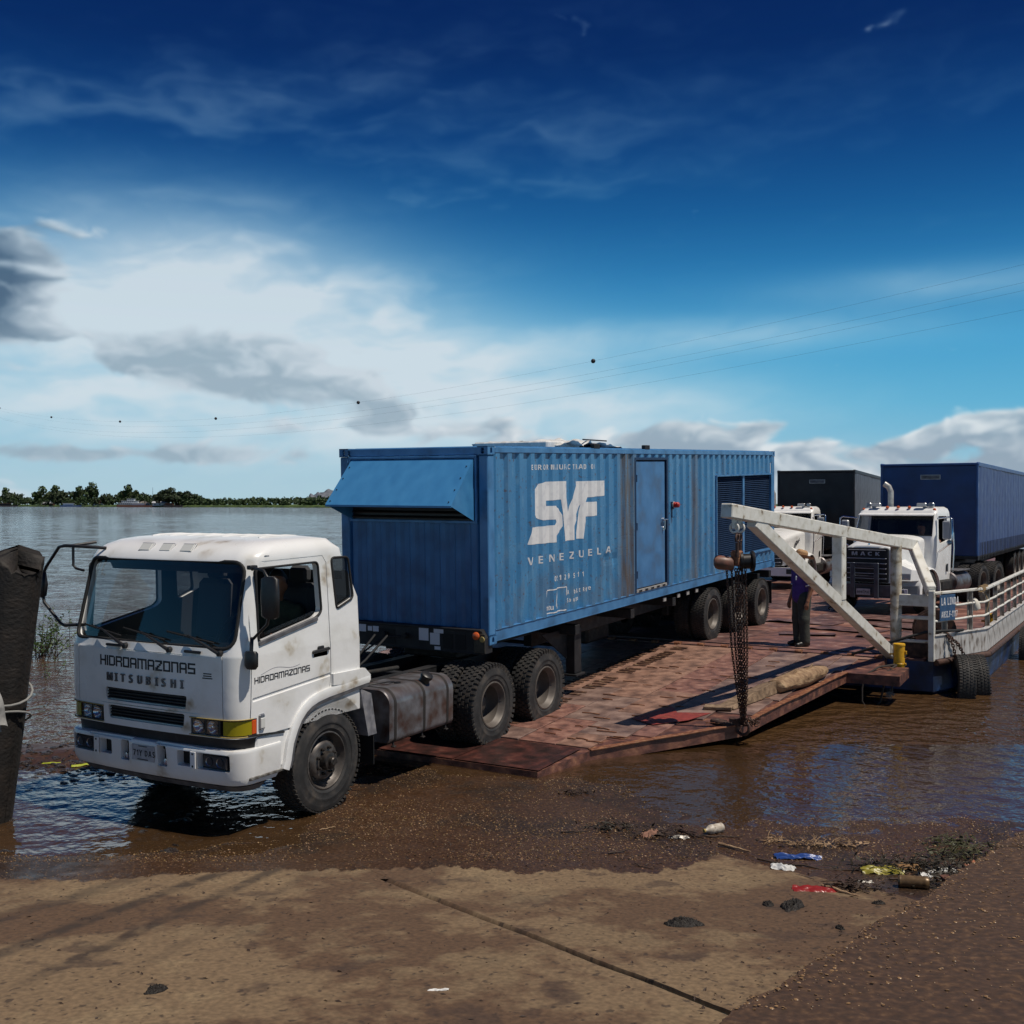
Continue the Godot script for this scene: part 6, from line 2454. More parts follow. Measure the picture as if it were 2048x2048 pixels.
func make_ferry() -> void:
	var f := thing("ferry", "river car ferry with a rusty red deck, white rails and gantry and a blue hull", "ferry", Vector3(0, 0, 0))
	var white: Material = M["ferry white"]
	var lft := -14.4
	var stern := -66.0
	# hull with a raked bow
	var m := Mb.new()
	m.flat()
	var top := [Vector3(lft + 0.6, 0.56, BOW), Vector3(-3.36, 0.56, BOW), Vector3(-2.76, 0.56, -21.3), Vector3(-2.76, 0.56, stern), Vector3(lft, 0.56, stern), Vector3(lft, 0.56, -21.3)]
	var mid := [Vector3(lft + 0.6, 0.06, BOW - 0.02), Vector3(-3.36, 0.06, BOW - 0.02), Vector3(-2.80, 0.06, -21.3), Vector3(-2.80, 0.06, stern), Vector3(lft + 0.04, 0.06, stern), Vector3(lft + 0.04, 0.06, -21.3)]
	var low := [Vector3(lft + 1.2, -0.9, BOW - 2.4), Vector3(-3.75, -0.9, BOW - 2.4), Vector3(-3.2, -0.9, -23.6), Vector3(-3.0, -0.9, stern), Vector3(lft + 0.3, -0.9, stern), Vector3(lft + 0.4, -0.9, -23.6)]
	m.loft([top, mid, low], true, true, true, false)
	part("hull", m, M["hull blue"], f)
	# deck plates laid in rows, seams open between them
	var dm: Array = [M["deck plate"], M["deck plate worn"], M["deck plate pale"]]
	var k := 0
	var z := BOW - 0.40
	while z > -44.0:
		var x := lft + 0.3
		var zl: float = 2.4
		while x < deck_edge(z) - 0.25:
			var xw := minf(2.35, deck_edge(z) - 0.12 - x)
			var p := Mb.new()
			p.box(Vector3(x + xw * 0.5, DECK - 0.02, z - zl * 0.5), Vector3(xw - 0.010, 0.04 + 0.004 * (k % 3), zl - 0.010), 0.004)
			part("deck_plate", p, dm[(k * 7 + int(x * 3.0)) % 3], f)
			x += xw + 0.001
			k += 1
		z -= zl
	m = Mb.new()
	m.box(Vector3((lft - 2.8) * 0.5, DECK - 0.035, -55.0), Vector3(11.4, 0.05, 21.9))
	m.box(Vector3((lft - 3.5) * 0.5 + 0.15, DECK - 0.035, BOW - 0.17), Vector3(10.6, 0.05, 0.32), 0.006)
	part("deck_end", m, dm[0], f)
	# hinge row along the edge of the deck
	for j in 16:
		var x := -4.25 - j * 0.46
		var h := Mb.new()
		h.tube([Vector3(x - 0.06, DECK - 0.01, BOW + 0.03), Vector3(x + 0.06, DECK - 0.01, BOW + 0.03)], 0.035, 10)
		h.box(Vector3(x, DECK + 0.006, BOW - 0.02), Vector3(0.10, 0.02, 0.14), 0.004)
		part("hinge", h, M["rust light"], f)
	# pieces of plate welded over the deck ahead of the trucks, bent up by use
	for q in [[-5.7, -23.4, 1.5, 0.9, 0.2], [-4.7, -22.6, 1.2, 0.7, -0.15], [-6.9, -24.4, 1.6, 0.8, 0.1], [-4.9, -24.5, 1.3, 0.8, 0.3], [-6.2, -22.2, 1.1, 0.6, -0.3], [-5.2, -25.8, 1.8, 0.7, 0.0]]:
		var sheet := func(u: float, v: float) -> Vector3:
			var lx: float = (u - 0.5) * q[2]
			var lz: float = (v - 0.5) * q[3]
			var hgt := 0.012 + 0.05 * sm(0.55, 1.0, v) * (0.5 + 0.7 * noise_fine.get_noise_2d(u * 10.0, q[0] * 9.0)) + 0.02 * noise_big.get_noise_2d(u * 12.0, v * 12.0 + q[1])
			var r := Vector2(lx, lz).rotated(q[4])
			return Vector3(q[0] + r.x, DECK + maxf(0.006, hgt), q[1] + r.y)
		part("loose_plate", grid(12, 8, sheet), dm[1], f)
	# low bulwark along the right side and across the chamfer
	var path := [Vector3(-3.36, 0, BOW), Vector3(-3.06, 0, -20.45), Vector3(-2.76, 0, -21.3), Vector3(-2.76, 0, -26), Vector3(-2.76, 0, -32), Vector3(-2.76, 0, -40), Vector3(-2.76, 0, -52), Vector3(-2.76, 0, stern)]
	for i in path.size() - 1:
		m = Mb.new()
		var a: Vector3 = path[i]
		var b: Vector3 = path[i + 1]
		m.bar(a + Vector3(0, 0.80, 0), b + Vector3(0, 0.80, 0), 0.05, 0.40, Vector3.UP, 0.008)
		m.bar(a + Vector3(0.0, 1.005, 0), b + Vector3(0.0, 1.005, 0), 0.09, 0.02, Vector3.UP, 0.004)
		part("bulwark", m, M["bulwark white"], f)
		m = Mb.new()
		m.tube([a + Vector3(0.05, 0.55, 0), b + Vector3(0.05, 0.55, 0)], 0.055, 8)
		part("rubbing_strake", m, M["rust dark"], f)
	# rail posts and three rails
	var posts := [0.0]
	var total := 0.0
	for i in path.size() - 1:
		total += path[i].distance_to(path[i + 1])
	var along := func(s: float) -> Vector3:
		var left := s
		for i in path.size() - 1:
			var l: float = path[i].distance_to(path[i + 1])
			if left <= l or i == path.size() - 2:
				return path[i].lerp(path[i + 1], clampf(left / l, 0, 1))
			left -= l
		return path[-1]
	var s := 0.42
	while s < total:
		m = Mb.new()
		var p: Vector3 = along.call(s)
		var ahead: Vector3 = along.call(s + 0.1) - p
		m.box(p + Vector3(-0.01, 1.36, 0), Vector3(0.06, 0.70, 0.018), 0.003, Basis(Vector3.UP, atan2(ahead.x, ahead.z)))
		m.box(p + Vector3(-0.05, 1.36, 0), Vector3(0.016, 0.70, 0.11), 0.003, Basis(Vector3.UP, atan2(ahead.x, ahead.z) + 0.1))
		part("rail_post", m, M["rail grey"], f)
		s += 0.86 if s < 2.0 else 1.05
	for y in [1.24, 1.48]:
		m = Mb.new()
		var pts := []
		for i in 80:
			pts.append(along.call(total * pow(i / 79.0, 1.6)) + Vector3(0.0, y + 0.006 * sin(i * 1.7), 0))
		m.tube(pts, 0.021, 8)
		part("rail", m, white, f)
	for i in path.size() - 1:
		m = Mb.new()
		m.bar(path[i] + Vector3(0, 1.715, 0), path[i + 1] + Vector3(0, 1.715, 0), 0.075, 0.045, Vector3.UP, 0.008)
		part("top_rail", m, white, f)
	m = Mb.new()
	m.box(Vector3(-3.38, 1.17, BOW + 0.02), Vector3(0.10, 1.19, 0.11), 0.01)
	part("corner_post", m, white, f)
	# bow panel between the corner post and the gantry foot, with two cross rails
	m = Mb.new()
	m.box(Vector3(-3.72, 0.72, BOW - 0.28), Vector3(0.62, 0.26, 0.03), 0.006)
	part("bow_panel", m, M["rust dark"], f)
	for q in [[1.565, 0.20], [1.27, 0.06], [0.865, 0.05]]:
		m = Mb.new()
		m.box(Vector3(-3.69, q[0], BOW - 0.28), Vector3(0.56, q[1], 0.06), 0.008)
		part("cross_rail", m, white, f)
	# name board
	var sign_at := Vector3(-3.19, 1.46, BOW - 0.34)
	var sb := Basis(Vector3.UP, PI / 2 - 0.34)
	m = Mb.new()
	m.box(sign_at, Vector3(0.50, 0.44, 0.012), 0.003, sb)
	var sign_board := part("name_board", m, M["sign blue"], f)
	m = Mb.new()
	raised(m, text_tris("LA LINDA", 0.125, true, 0.004, 0.62), Transform3D(sb, sign_at + sb * Vector3(-0.21, 0.045, 0.0065)), 0.003)
	raised(m, text_tris("ARSI.F-1117", 0.105, true, 0.003, 0.52), Transform3D(sb, sign_at + sb * Vector3(-0.21, -0.165, 0.0065)), 0.003)
	part("lettering", m, M["letter white"], sign_board)
	make_gantry(f, white)


func make_gantry(f: Node3D, white: Material) -> void:
	var A := Vector3(-4.9, 0, -13.80)
	var d := (Vector3(-4.01, 0, -20.06) - A).normalized()
	var side := d.cross(Vector3.UP)
	var at := func(t: float, y: float) -> Vector3: return A + d * t + Vector3(0, y, 0)
	var g := node("gantry", f)
	var m := Mb.new()
	m.bar(at.call(-0.02, 3.13), at.call(7.12, 2.475), 0.17, 0.185, Vector3.UP, 0.012)
	part("boom", m, white, g)
	m = Mb.new()
	m.bar(at.call(0.72, 2.99), at.call(6.0, 0.63), 0.15, 0.185, Vector3.UP, 0.012)
	part("brace", m, white, g)
	m = Mb.new()
	m.bar(at.call(3.69, 2.71), at.call(3.69, 1.72), 0.17, 0.17, d, 0.012)
	part("post", m, white, g)
	m = Mb.new()
	m.tube([at.call(6.20, DECK), at.call(6.20, 2.50)], 0.095, 18)
	m.box(at.call(6.20, DECK + 0.015), Vector3(0.4, 0.03, 0.4), 0.004)
	part("column", m, M["column white"], g)
	m = Mb.new()
	m.bar(at.call(7.05, 2.475), Vector3(-3.40, 1.76, BOW - 0.02), 0.15, 0.17, Vector3.UP, 0.012)
	part("stay", m, white, g)
	# lifting eyes under the tip
	m = Mb.new()
	for t in [0.20, 0.36]:
		m.box(at.call(t, 2.97), Vector3(0.10, 0.16, 0.03), 0.006, Basis(Vector3.UP, atan2(side.x, side.z)))
		var ring := []
		for k in 14:
			ring.append(at.call(t, 2.90) + (side * cos(TAU * k / 14) + Vector3.UP * sin(TAU * k / 14)) * 0.06)
		m.tube(ring, 0.016, 6, true)
	part("lifting_eye", m, white, g)
	# a bow of wire knotted round the brace
	m = Mb.new()
	for k in 7:
		var c: Vector3 = at.call(3.75, 1.62)
		var r := c - side * 0.09 + Vector3(rng.randf_range(-0.12, 0.12), rng.randf_range(-0.10, 0.10), rng.randf_range(-0.1, 0.1))
		m.tube([c - side * 0.085, r, c - side * 0.10 + Vector3(rng.randf_range(-0.1, 0.1), rng.randf_range(-0.1, 0.1), 0)], 0.008, 5)
	part("wire_knot", m, M["grime"], g)


func chain_link(m: Mb, c: Vector3, along: Vector3, turn: float, l: float, w: float, r: float) -> void:
	var u := along.normalized()
	var x := u.cross(Vector3(0.3, 0.1, 1.0)).normalized()
	var y := u.cross(x)
	var s := x * cos(turn) + y * sin(turn)
	var ring := []
	for k in 8:
		var a := TAU * k / 8
		ring.append(c + u * (cos(a) * w * 0.5 + signf(cos(a)) * (l - w) * 0.5) + s * sin(a) * w * 0.5)
	m.tube(ring, r, 5, true)


func chain(pts: Array, pitch: float, w: float, r: float) -> Mb:
	var m := Mb.new()
	var cur := Curve3D.new()
	for p in pts:
		cur.add_point(p)
	var n := int(cur.get_baked_length() / pitch)
	for k in n:
		var a := cur.sample_baked(k * pitch)
		var b := cur.sample_baked((k + 1) * pitch)
		chain_link(m, (a + b) * 0.5, b - a, (k % 2) * PI * 0.5 + 0.4, pitch * 1.45, w, r)
	return m


# ---------------------------------------------------------------- the loading ramp
func ramp_y(z: float) -> float:
	if z > -12.45:
		return lerpf(0.085, 0.135, (-11.32 - z) / 1.13)
	return lerpf(0.135, DECK - 0.02, clampf((-12.45 - z) / 7.1, 0.0, 1.0))


func ramp_edge(z: float) -> float:
	var st := [[-11.32, -6.33], [-12.45, -6.20], [-14.4, -4.90], [-15.2, -4.82], [-18.2, -4.45], [-18.35, -3.70], [-18.95, -3.62], [-19.0, -4.12], [-19.6, -4.1]]
	for i in st.size() - 1:
		if z >= st[i + 1][0]:
			return lerpf(st[i][1], st[i + 1][1], clampf((st[i][0] - z) / (st[i][0] - st[i + 1][0]), 0.0, 1.0))
	return st[-1][1]


func make_ramp() -> void:
	var r := thing("loading_ramp", "rusty red-brown steel loading ramp hinged to the ferry, its tip on the wet ground", "ramp", Vector3.ZERO)
	var lft := -12.9
	# the carrying body, its outline as seen from above
	var outline := [[-11.32, -6.33], [-12.45, -6.20], [-14.4, -4.90], [-15.2, -4.82], [-18.2, -4.45], [-18.22, -3.62], [-18.95, -3.62], [-18.97, -4.12], [-19.55, -4.1]]
	var m := Mb.new()
	m.flat()
	for i in outline.size() - 1:
		var a: Array = outline[i]
		var b: Array = outline[i + 1]
		var ya := ramp_y(a[0]) - 0.012
		var yb := ramp_y(b[0]) - 0.012
		var la: float = lft if a[0] < -12.0 else -11.2
		var lb: float = lft if b[0] < -12.0 else -11.2
		var th := 0.16
		var ta := 0.09 if i == 0 else th
		m.face([Vector3(la, ya, a[0]), Vector3(a[1], ya, a[0]), Vector3(b[1], yb, b[0]), Vector3(lb, yb, b[0])], Vector3(-9, -5, -15))
		m.face([Vector3(la, ya - ta, a[0]), Vector3(a[1], ya - ta, a[0]), Vector3(b[1], yb - th, b[0]), Vector3(lb, yb - th, b[0])], Vector3(-9, 5, -15))
		m.face([Vector3(a[1], ya, a[0]), Vector3(b[1], yb, b[0]), Vector3(b[1], yb - th, b[0]), Vector3(a[1], ya - ta, a[0])], Vector3(-9, ya, -15))
		m.face([Vector3(la, ya, a[0]), Vector3(lb, yb, b[0]), Vector3(lb, yb - th, b[0]), Vector3(la, ya - ta, a[0])], Vector3(-8, ya, -15))
	m.face([Vector3(-11.2, ramp_y(-11.32) - 0.012, -11.32), Vector3(-6.33, ramp_y(-11.32) - 0.012, -11.32), Vector3(-6.33, -0.02, -11.32), Vector3(-11.2, -0.02, -11.32)], Vector3(-9, 0, -15))
	part("ramp_body", m, M["ramp side"], r)
	# edge angle along the right side, chipped and a little wavy
	m = Mb.new()
	for i in range(1, outline.size() - 5):
		var a: Array = outline[i]
		var b: Array = outline[i + 1]
		var n := 5
		for j in n:
			var za := lerpf(a[0], b[0], float(j) / n)
			var zb := lerpf(a[0], b[0], float(j + 1) / n)
			var xa := lerpf(a[1], b[1], float(j) / n) + 0.008 * sin(j * 2.3 + i)
			var xb := lerpf(a[1], b[1], float(j + 1) / n) + 0.008 * sin((j + 1) * 2.3 + i)
			m.bar(Vector3(xa - 0.02, ramp_y(za) - 0.003, za), Vector3(xb - 0.02, ramp_y(zb) - 0.003, zb), 0.09, 0.018, Vector3.UP, 0.004)
	part("edge_angle", m, M["rust light"], r)
	# dark toe plate
	m = Mb.new()
	for k in 4:
		var x0 := -11.15 + k * 1.21
		m.face([Vector3(x0, ramp_y(-11.33) + 0.004, -11.33), Vector3(x0 + 1.20, ramp_y(-11.33) + 0.004, -11.33), Vector3(x0 + 1.20, ramp_y(-12.43) + 0.006, -12.43), Vector3(x0, ramp_y(-12.43) + 0.006, -12.43)], Vector3(-9, -3, -12))
	part("toe_plate", m, M["toe plate"], r)
	# tread plates in staggered strips
	var mats: Array = [M["ramp plate"], M["ramp plate red"], M["ramp plate grey"]]
	var x := -12.8
	var col := 0
	while x < -3.9:
		var w: float = [0.62, 0.55, 0.70, 0.58][col % 4]
		var z := -12.50 - 0.35 * (col % 3)
		if col % 3 > 0:
			z = -12.50
		var first := true
		while z > -19.5:
			var l: float = [1.25, 0.95, 1.45, 1.1][(col * 3 + int(-z * 2.0)) % 4]
			if first and col % 3 > 0:
				l *= 0.55
			first = false
			var z1 := maxf(z - l, -19.52)
			# plates stop at the slanting side of the ramp
			var lim := minf(ramp_edge(z), ramp_edge(z1)) - 0.07
			if z > -18.3 and z1 < -18.3:
				lim = minf(-4.45 - 0.07, lim)
			var x1 := minf(x + w, minf(lim, -4.2))
			if x1 - x > 0.16 and z - z1 > 0.12:
				var p := Mb.new()
				var up := 0.003 * ((col * 5 + int(-z * 7.0)) % 4)
				p.bar(Vector3((x + x1) * 0.5, ramp_y(z) - 0.008 + up, z - 0.006), Vector3((x + x1) * 0.5, ramp_y(z1) - 0.008 + up, z1 + 0.006), x1 - x - 0.012, 0.026, Vector3.UP, 0.005)
				part("plate", p, mats[(col * 2 + int(-z * 3.0)) % 3], r)
			z = z1
		x += w
		col += 1
	# two tracks of cleats for the wheels, worn and uneven
	for tr in [-7.75, -8.15]:
		for k in 40:
			var z := -13.0 - k * 0.158
			if rng.randf() < 0.12:
				continue
			var c := Mb.new()
			var w := rng.randf_range(0.20, 0.30)
			c.box(Vector3(tr + rng.randf_range(-0.02, 0.02) + 0.03 * (z + 16.0) * -0.4, ramp_y(z) + 0.018, z), Vector3(w, 0.014, 0.075), 0.005, Basis(Vector3.UP, rng.randf_range(-0.08, 0.08)) * Basis(Vector3.RIGHT, 0.066))
			part("cleat", c, M["cleat"], r)
	# raised weld beads and scars between the plates
	for k in 60:
		var z := rng.randf_range(-18.8, -12.7)
		var xx := rng.randf_range(-7.6, ramp_edge(z) - 0.25)
		var c := Mb.new()
		var l := rng.randf_range(0.10, 0.28)
		c.tube([Vector3(xx, ramp_y(z) + 0.016, z), Vector3(xx + l * 0.5, ramp_y(z) + 0.021, z + rng.randf_range(-0.02, 0.02)), Vector3(xx + l, ramp_y(z) + 0.016, z + rng.randf_range(-0.03, 0.03))], 0.008, 5)
		part("weld_bead", c, M["rust light"], r)
	# patch of red paint left near the lifting chain
	m = Mb.new()
	m.prism(PackedVector2Array([Vector2(-6.35, 14.05), Vector2(-5.95, 13.85), Vector2(-5.60, 14.25), Vector2(-5.45, 14.75), Vector2(-5.9, 14.6), Vector2(-6.1, 14.9)]), 0.0, 0.003, Transform3D(Basis(Vector3(1, 0, 0), Vector3(0, 0.0668, -1).normalized(), Vector3(0, 1, 0.0668).normalized()), Vector3(0, ramp_y(-14.3) + 0.020 - 14.3 * 0.0668, -0.0)))
	part("paint_patch", m, M["old red"], r)
	# lifting ring at the edge
	m = Mb.new()
	var c := Vector3(-4.86, ramp_y(-14.35) - 0.02, -14.30)
	var ring := []
	for k in 16:
		ring.append(c + Vector3(0.10 * cos(TAU * k / 16), 0.10 * sin(TAU * k / 16), 0.03 * cos(TAU * k / 16)))
	m.tube(ring, 0.022, 8, true)
	m.box(c + Vector3(-0.10, 0.06, 0), Vector3(0.16, 0.10, 0.06), 0.01)
	part("lifting_ring", m, M["rust dark"], r)


func make_hoist() -> void:
	var o := thing("chain_hoist", "rusty chain hoist with a brown motor hanging from the tip of the white gantry", "hoist", Vector3(-4.86, 2.86, -14.05))
	var m := Mb.new()
	for k in 2:
		var c := Vector3(0.03 - 0.02 * k, -0.10, 0.06 - k * 0.17)
		var hk := []
		for j in 12:
			var a := -0.6 + j * 0.42
			hk.append(c + Vector3(0.0, sin(a) * 0.055, cos(a) * 0.055))
		m.tube(hk, 0.016, 6)
		m.tube([c + Vector3(0, -0.05, 0), c + Vector3(0, -0.24, 0)], 0.025, 8)
	part("hook", m, M["rust dark"], o)
	m = Mb.new()
	m.lathe([Vector2(0, -0.13), Vector2(0.07, -0.125), Vector2(0.09, -0.09), Vector2(0.095, 0.08), Vector2(0.08, 0.12), Vector2(0.04, 0.14), Vector2(0, 0.14)], Transform3D(Basis(Vector3(0.25, 0, 0.97), Vector3(-0.86, 0.1, 0.5).normalized(), Vector3(0, -1, 0)), Vector3(-0.13, -0.42, 0.10)), 20)
	part("motor", m, M["hoist brown"], o)
	m = Mb.new()
	m.box(Vector3(0.0, -0.36, -0.02), Vector3(0.13, 0.20, 0.16), 0.02)
	part("gear_case", m, M["rust light"], o)
	m = Mb.new()
	var wx := Transform3D(Basis(Vector3(0.5, 0, 0.86), Vector3(0.86, 0.0, -0.5), Vector3(0, 1, 0)), Vector3(0.10, -0.40, -0.10))
	m.lathe([Vector2(0.02, -0.10), Vector2(0.12, -0.10), Vector2(0.13, -0.09), Vector2(0.13, -0.06), Vector2(0.10, -0.05), Vector2(0.10, 0.05), Vector2(0.135, 0.06), Vector2(0.14, 0.08), Vector2(0.13, 0.10), Vector2(0.02, 0.10)], wx, 24)
	part("chain_wheel", m, M["black steel"], o)
	# six falls of chain down to the ramp edge
	for k in 6:
		var top := Vector3([-0.12, -0.06, -0.01, 0.02, 0.06, 0.10][k], -0.50, [0.04, 0.02, 0.0, -0.02, -0.04, -0.06][k])
		var end := Vector3(0.0 + 0.012 * k, -2.58 + 0.02 * (k % 3), -0.24 + 0.014 * k)
		var half := top.lerp(end, 0.5) + Vector3(-0.035 + 0.014 * k, 0, 0.02)
		part("chain_fall", chain([top, half, top.lerp(end, 0.8) + Vector3(0.01 * k - 0.025, 0, 0), end], 0.040 if k in [2, 3] else 0.032, 0.036 if k in [2, 3] else 0.028, 0.0075 if k in [2, 3] else 0.006), M["chain rust"], o)
	# slack links heaped at the foot, and a hook lying on the plate
	m = Mb.new()
	for k in 46:
		var p := Vector3(rng.randf_range(-0.10, 0.20), -2.60 + rng.randf_range(0.0, 0.10), -0.30 + rng.randf_range(-0.10, 0.14))
		chain_link(m, p, Vector3(rng.randfn(), rng.randfn() * 0.4, rng.randfn()), rng.randf() * PI, 0.055, 0.034, 0.0075)
	part("heaped_chain", m, M["chain rust"], o)
	m = Mb.new()
	m.tube([Vector3(-0.02, -2.60, -0.30), Vector3(-0.18, -2.595, -0.22), Vector3(-0.34, -2.585, -0.20), Vector3(-0.43, -2.59, -0.27), Vector3(-0.38, -2.59, -0.36), Vector3(-0.26, -2.59, -0.35)], [0.02, 0.03, 0.034, 0.034, 0.03, 0.016], 8)
	part("floor_hook", m, M["rust dark"], o)


# ---------------------------------------------------------------- gear lying about
func make_gear() -> void:
	# yellow bollard and the hawser round it
	var b := thing("bollard", "yellow steel bollard at the front right corner of the ferry", "bollard", Vector3(-3.81, 0.50, -19.12))
	var m := Mb.new()
	m.lathe([Vector2(0, 0), Vector2(0.088, 0.0), Vector2(0.09, 0.05), Vector2(0.094, 0.055), Vector2(0.094, 0.075), Vector2(0.09, 0.08), Vector2(0.09, 0.36), Vector2(0.097, 0.365), Vector2(0.097, 0.395), Vector2(0.088, 0.402), Vector2(0.0, 0.404)], Transform3D(), 26)
	part("drum", m, M["bollard yellow"], b)
	m = Mb.new()
	m.tube([Vector3(-0.15, 0.22, 0.02), Vector3(0.12, 0.235, 0.0)], 0.014, 8)
	m.box(Vector3(0.105, 0.26, 0.01), Vector3(0.04, 0.05, 0.03), 0.006)
	m.box(Vector3(0.10, 0.065, 0.02), Vector3(0.035, 0.04, 0.03), 0.006)
	part("horn", m, M["bollard yellow"], b)
	var b2 := thing("bollard", "small yellow bollard behind the rails beside the blue trailer", "bollard", Vector3(-3.05, DECK, -24.2))
	m = Mb.new()
	m.lathe([Vector2(0, 0), Vector2(0.11, 0.0), Vector2(0.11, 0.36), Vector2(0.12, 0.37), Vector2(0.12, 0.40), Vector2(0.0, 0.41)], Transform3D(), 20)
	part("drum", m, M["bollard yellow"], b2)
	m = Mb.new()
	m.tube([Vector3(-0.17, 0.25, 0), Vector3(0.17, 0.25, 0)], 0.02, 8)
	part("horn", m, M["bollard yellow"], b2)
	# hoses and ropes at the corner
	var h := thing("hose", "black hose lying from the deck up over the bow rail of the ferry", "hose", Vector3.ZERO)
	m = Mb.new()
	m.tube([Vector3(-4.68, 0.615, -19.55), Vector3(-4.35, 0.74, -19.52), Vector3(-4.05, 0.86, -19.48), Vector3(-3.75, 0.97, -19.50), Vector3(-3.48, 1.06, -19.58), Vector3(-3.25, 1.07, -19.85), Vector3(-3.1, 1.05, -20.2), Vector3(-3.02, 1.04, -20.5)], 0.024, 8)
	part("pipe", m, M["rubber"], h)
	h = thing("rope", "dark mooring rope looping from the yellow bollard down to the water", "rope", Vector3.ZERO)
	m = Mb.new()
	m.tube([Vector3(-3.86, 0.56, -19.0), Vector3(-4.02, 0.56, -18.6), Vector3(-4.16, 0.46, -18.25), Vector3(-4.20, 0.25, -18.2), Vector3(-4.20, 0.05, -18.2), Vector3(-4.15, -0.03, -18.2), Vector3(-4.05, -0.04, -18.3), Vector3(-3.96, 0.02, -18.4), Vector3(-3.92, 0.25, -18.45), Vector3(-3.88, 0.5, -18.6), Vector3(-3.82, 0.56, -18.95)], 0.017, 7)
	part("loop", m, M["rope dark"], h)
	h = thing("rope", "frayed grey rope end hanging under the yellow bollard", "rope", Vector3(-3.78, 0.44, -18.55))
	m = Mb.new()
	m.tube([Vector3(0, 0, 0), Vector3(0.0, -0.12, 0.01), Vector3(-0.04, -0.26, 0.02)], 0.012, 6)
	part("line", m, M["rope dark"], h)
	m = Mb.new()
	for k in 60:
		var dd := Vector3(rng.randfn(), rng.randfn() * 0.7 - 0.4, rng.randfn()).normalized()
		m.tube([Vector3(-0.05, -0.28, 0.02), Vector3(-0.05, -0.29, 0.02) + dd * rng.randf_range(0.05, 0.095)], 0.0035, 4)
	part("frayed_end", m, M["rope grey"], h)
	h = thing("rope", "thin tan rope wound round the top rail beside a pale float", "rope", Vector3(-2.80, 1.70, -21.2))
	m = Mb.new()
	var coil := []
	for k in 60:
		coil.append(Vector3(0.055 * cos(k * 0.7), 0.02 + 0.05 * sin(k * 0.7), 0.28 - k * 0.011))
	coil.append(Vector3(0.06, -0.25, -0.35))
	coil.append(Vector3(0.03, -0.42, -0.32))
	m.tube(coil, 0.009, 5)
	part("coil", m, M["rope tan"], h)
	h = thing("float", "pale worn float hanging on the inside of the ferry rail", "float", Vector3(-2.90, 1.45, -21.0))
	m = Mb.new()
	m.lathe([Vector2(0, -0.12), Vector2(0.07, -0.10), Vector2(0.085, -0.02), Vector2(0.07, 0.07), Vector2(0.03, 0.11), Vector2(0, 0.12)], Transform3D(Basis(Vector3.BACK, 0.3), Vector3.ZERO), 16)
	part("float_body", m, M["float white"], h)
	# tyres hung as fenders
	for k in 3:
		var at: Vector3 = [Vector3(-3.08, 0.16, -19.98), Vector3(-2.92, 0.10, -20.5), Vector3(-2.60, 0.12, -25.5)][k]
		var fe := thing("tyre_fender", ["old black tyre hung on a chain at the ferry's front corner", "second old tyre fender just behind the first at the ferry's corner", "old tyre fender hung further back along the ferry's side"][k], "tyre", at, Vector3(0, [0.34, 0.34, 0.0][k], [-0.06, 0.05, 0.0][k]), "tyres hung along the ferry's side")
		m = Mb.new()
		tyre_mesh(0.50, 0.26, 0.27, 0.12, m)
		part("tyre", m, M["tyre"], fe)
		m = Mb.new()
		tread_mesh(0.50, 0.26, 0.12, m, false)
		part("tread", m, M["tread"], fe)
	var ch := thing("fender_chain", "rusty chain holding the tyre fender from the white bulwark", "chain", Vector3.ZERO)
	part("chain_fall", chain([Vector3(-3.20, 1.02, -19.92), Vector3(-3.10, 0.85, -19.92), Vector3(-3.06, 0.66, -19.95), Vector3(-3.02, 0.45, -19.98)], 0.05, 0.045, 0.010), M["chain rust"], ch)
	part("chain_fall", chain([Vector3(-3.20, 1.02, -19.95), Vector3(-3.04, 0.82, -20.15), Vector3(-2.98, 0.66, -20.25), Vector3(-2.9, 0.45, -20.3)], 0.05, 0.045, 0.010), M["chain rust"], ch)
	# plank and log on the ramp
	var pk := thing("plank", "weathered plank lying on the ramp against the lifting chain", "plank", Vector3(-5.20, ramp_y(-15.9) + 0.02, -15.9), Vector3(0.066, -0.20, 0.0))
	m = Mb.new()
	m.loft([[Vector3(-0.14, 0, 0.85), Vector3(0.13, 0, 0.85), Vector3(0.10, 0.05, 0.84), Vector3(-0.13, 0.03, 0.84)], [Vector3(-0.16, 0, 0.2), Vector3(0.15, 0, 0.25), Vector3(0.13, 0.13, 0.25), Vector3(-0.14, 0.08, 0.2)], [Vector3(-0.15, 0, -0.4), Vector3(0.14, 0, -0.4), Vector3(0.12, 0.17, -0.4), Vector3(-0.13, 0.11, -0.4)], [Vector3(-0.10, 0, -0.85), Vector3(0.10, 0, -0.8), Vector3(0.08, 0.16, -0.8), Vector3(-0.08, 0.12, -0.85)]], true, true, true, false)
	part("board", m, M["old wood"], pk)
	m = Mb.new()
	m.box(Vector3(-0.06, 0.03, 0.95), Vector3(0.40, 0.05, 0.16), 0.01, Basis(Vector3.UP, 0.4))
	part("offcut", m, M["old wood"], pk)
	var lg := thing("log", "stubby pale driftwood log lying on the ramp edge", "log", Vector3(-4.86, ramp_y(-17.0) + 0.08, -17.0), Vector3(0.066, -0.22, 0))
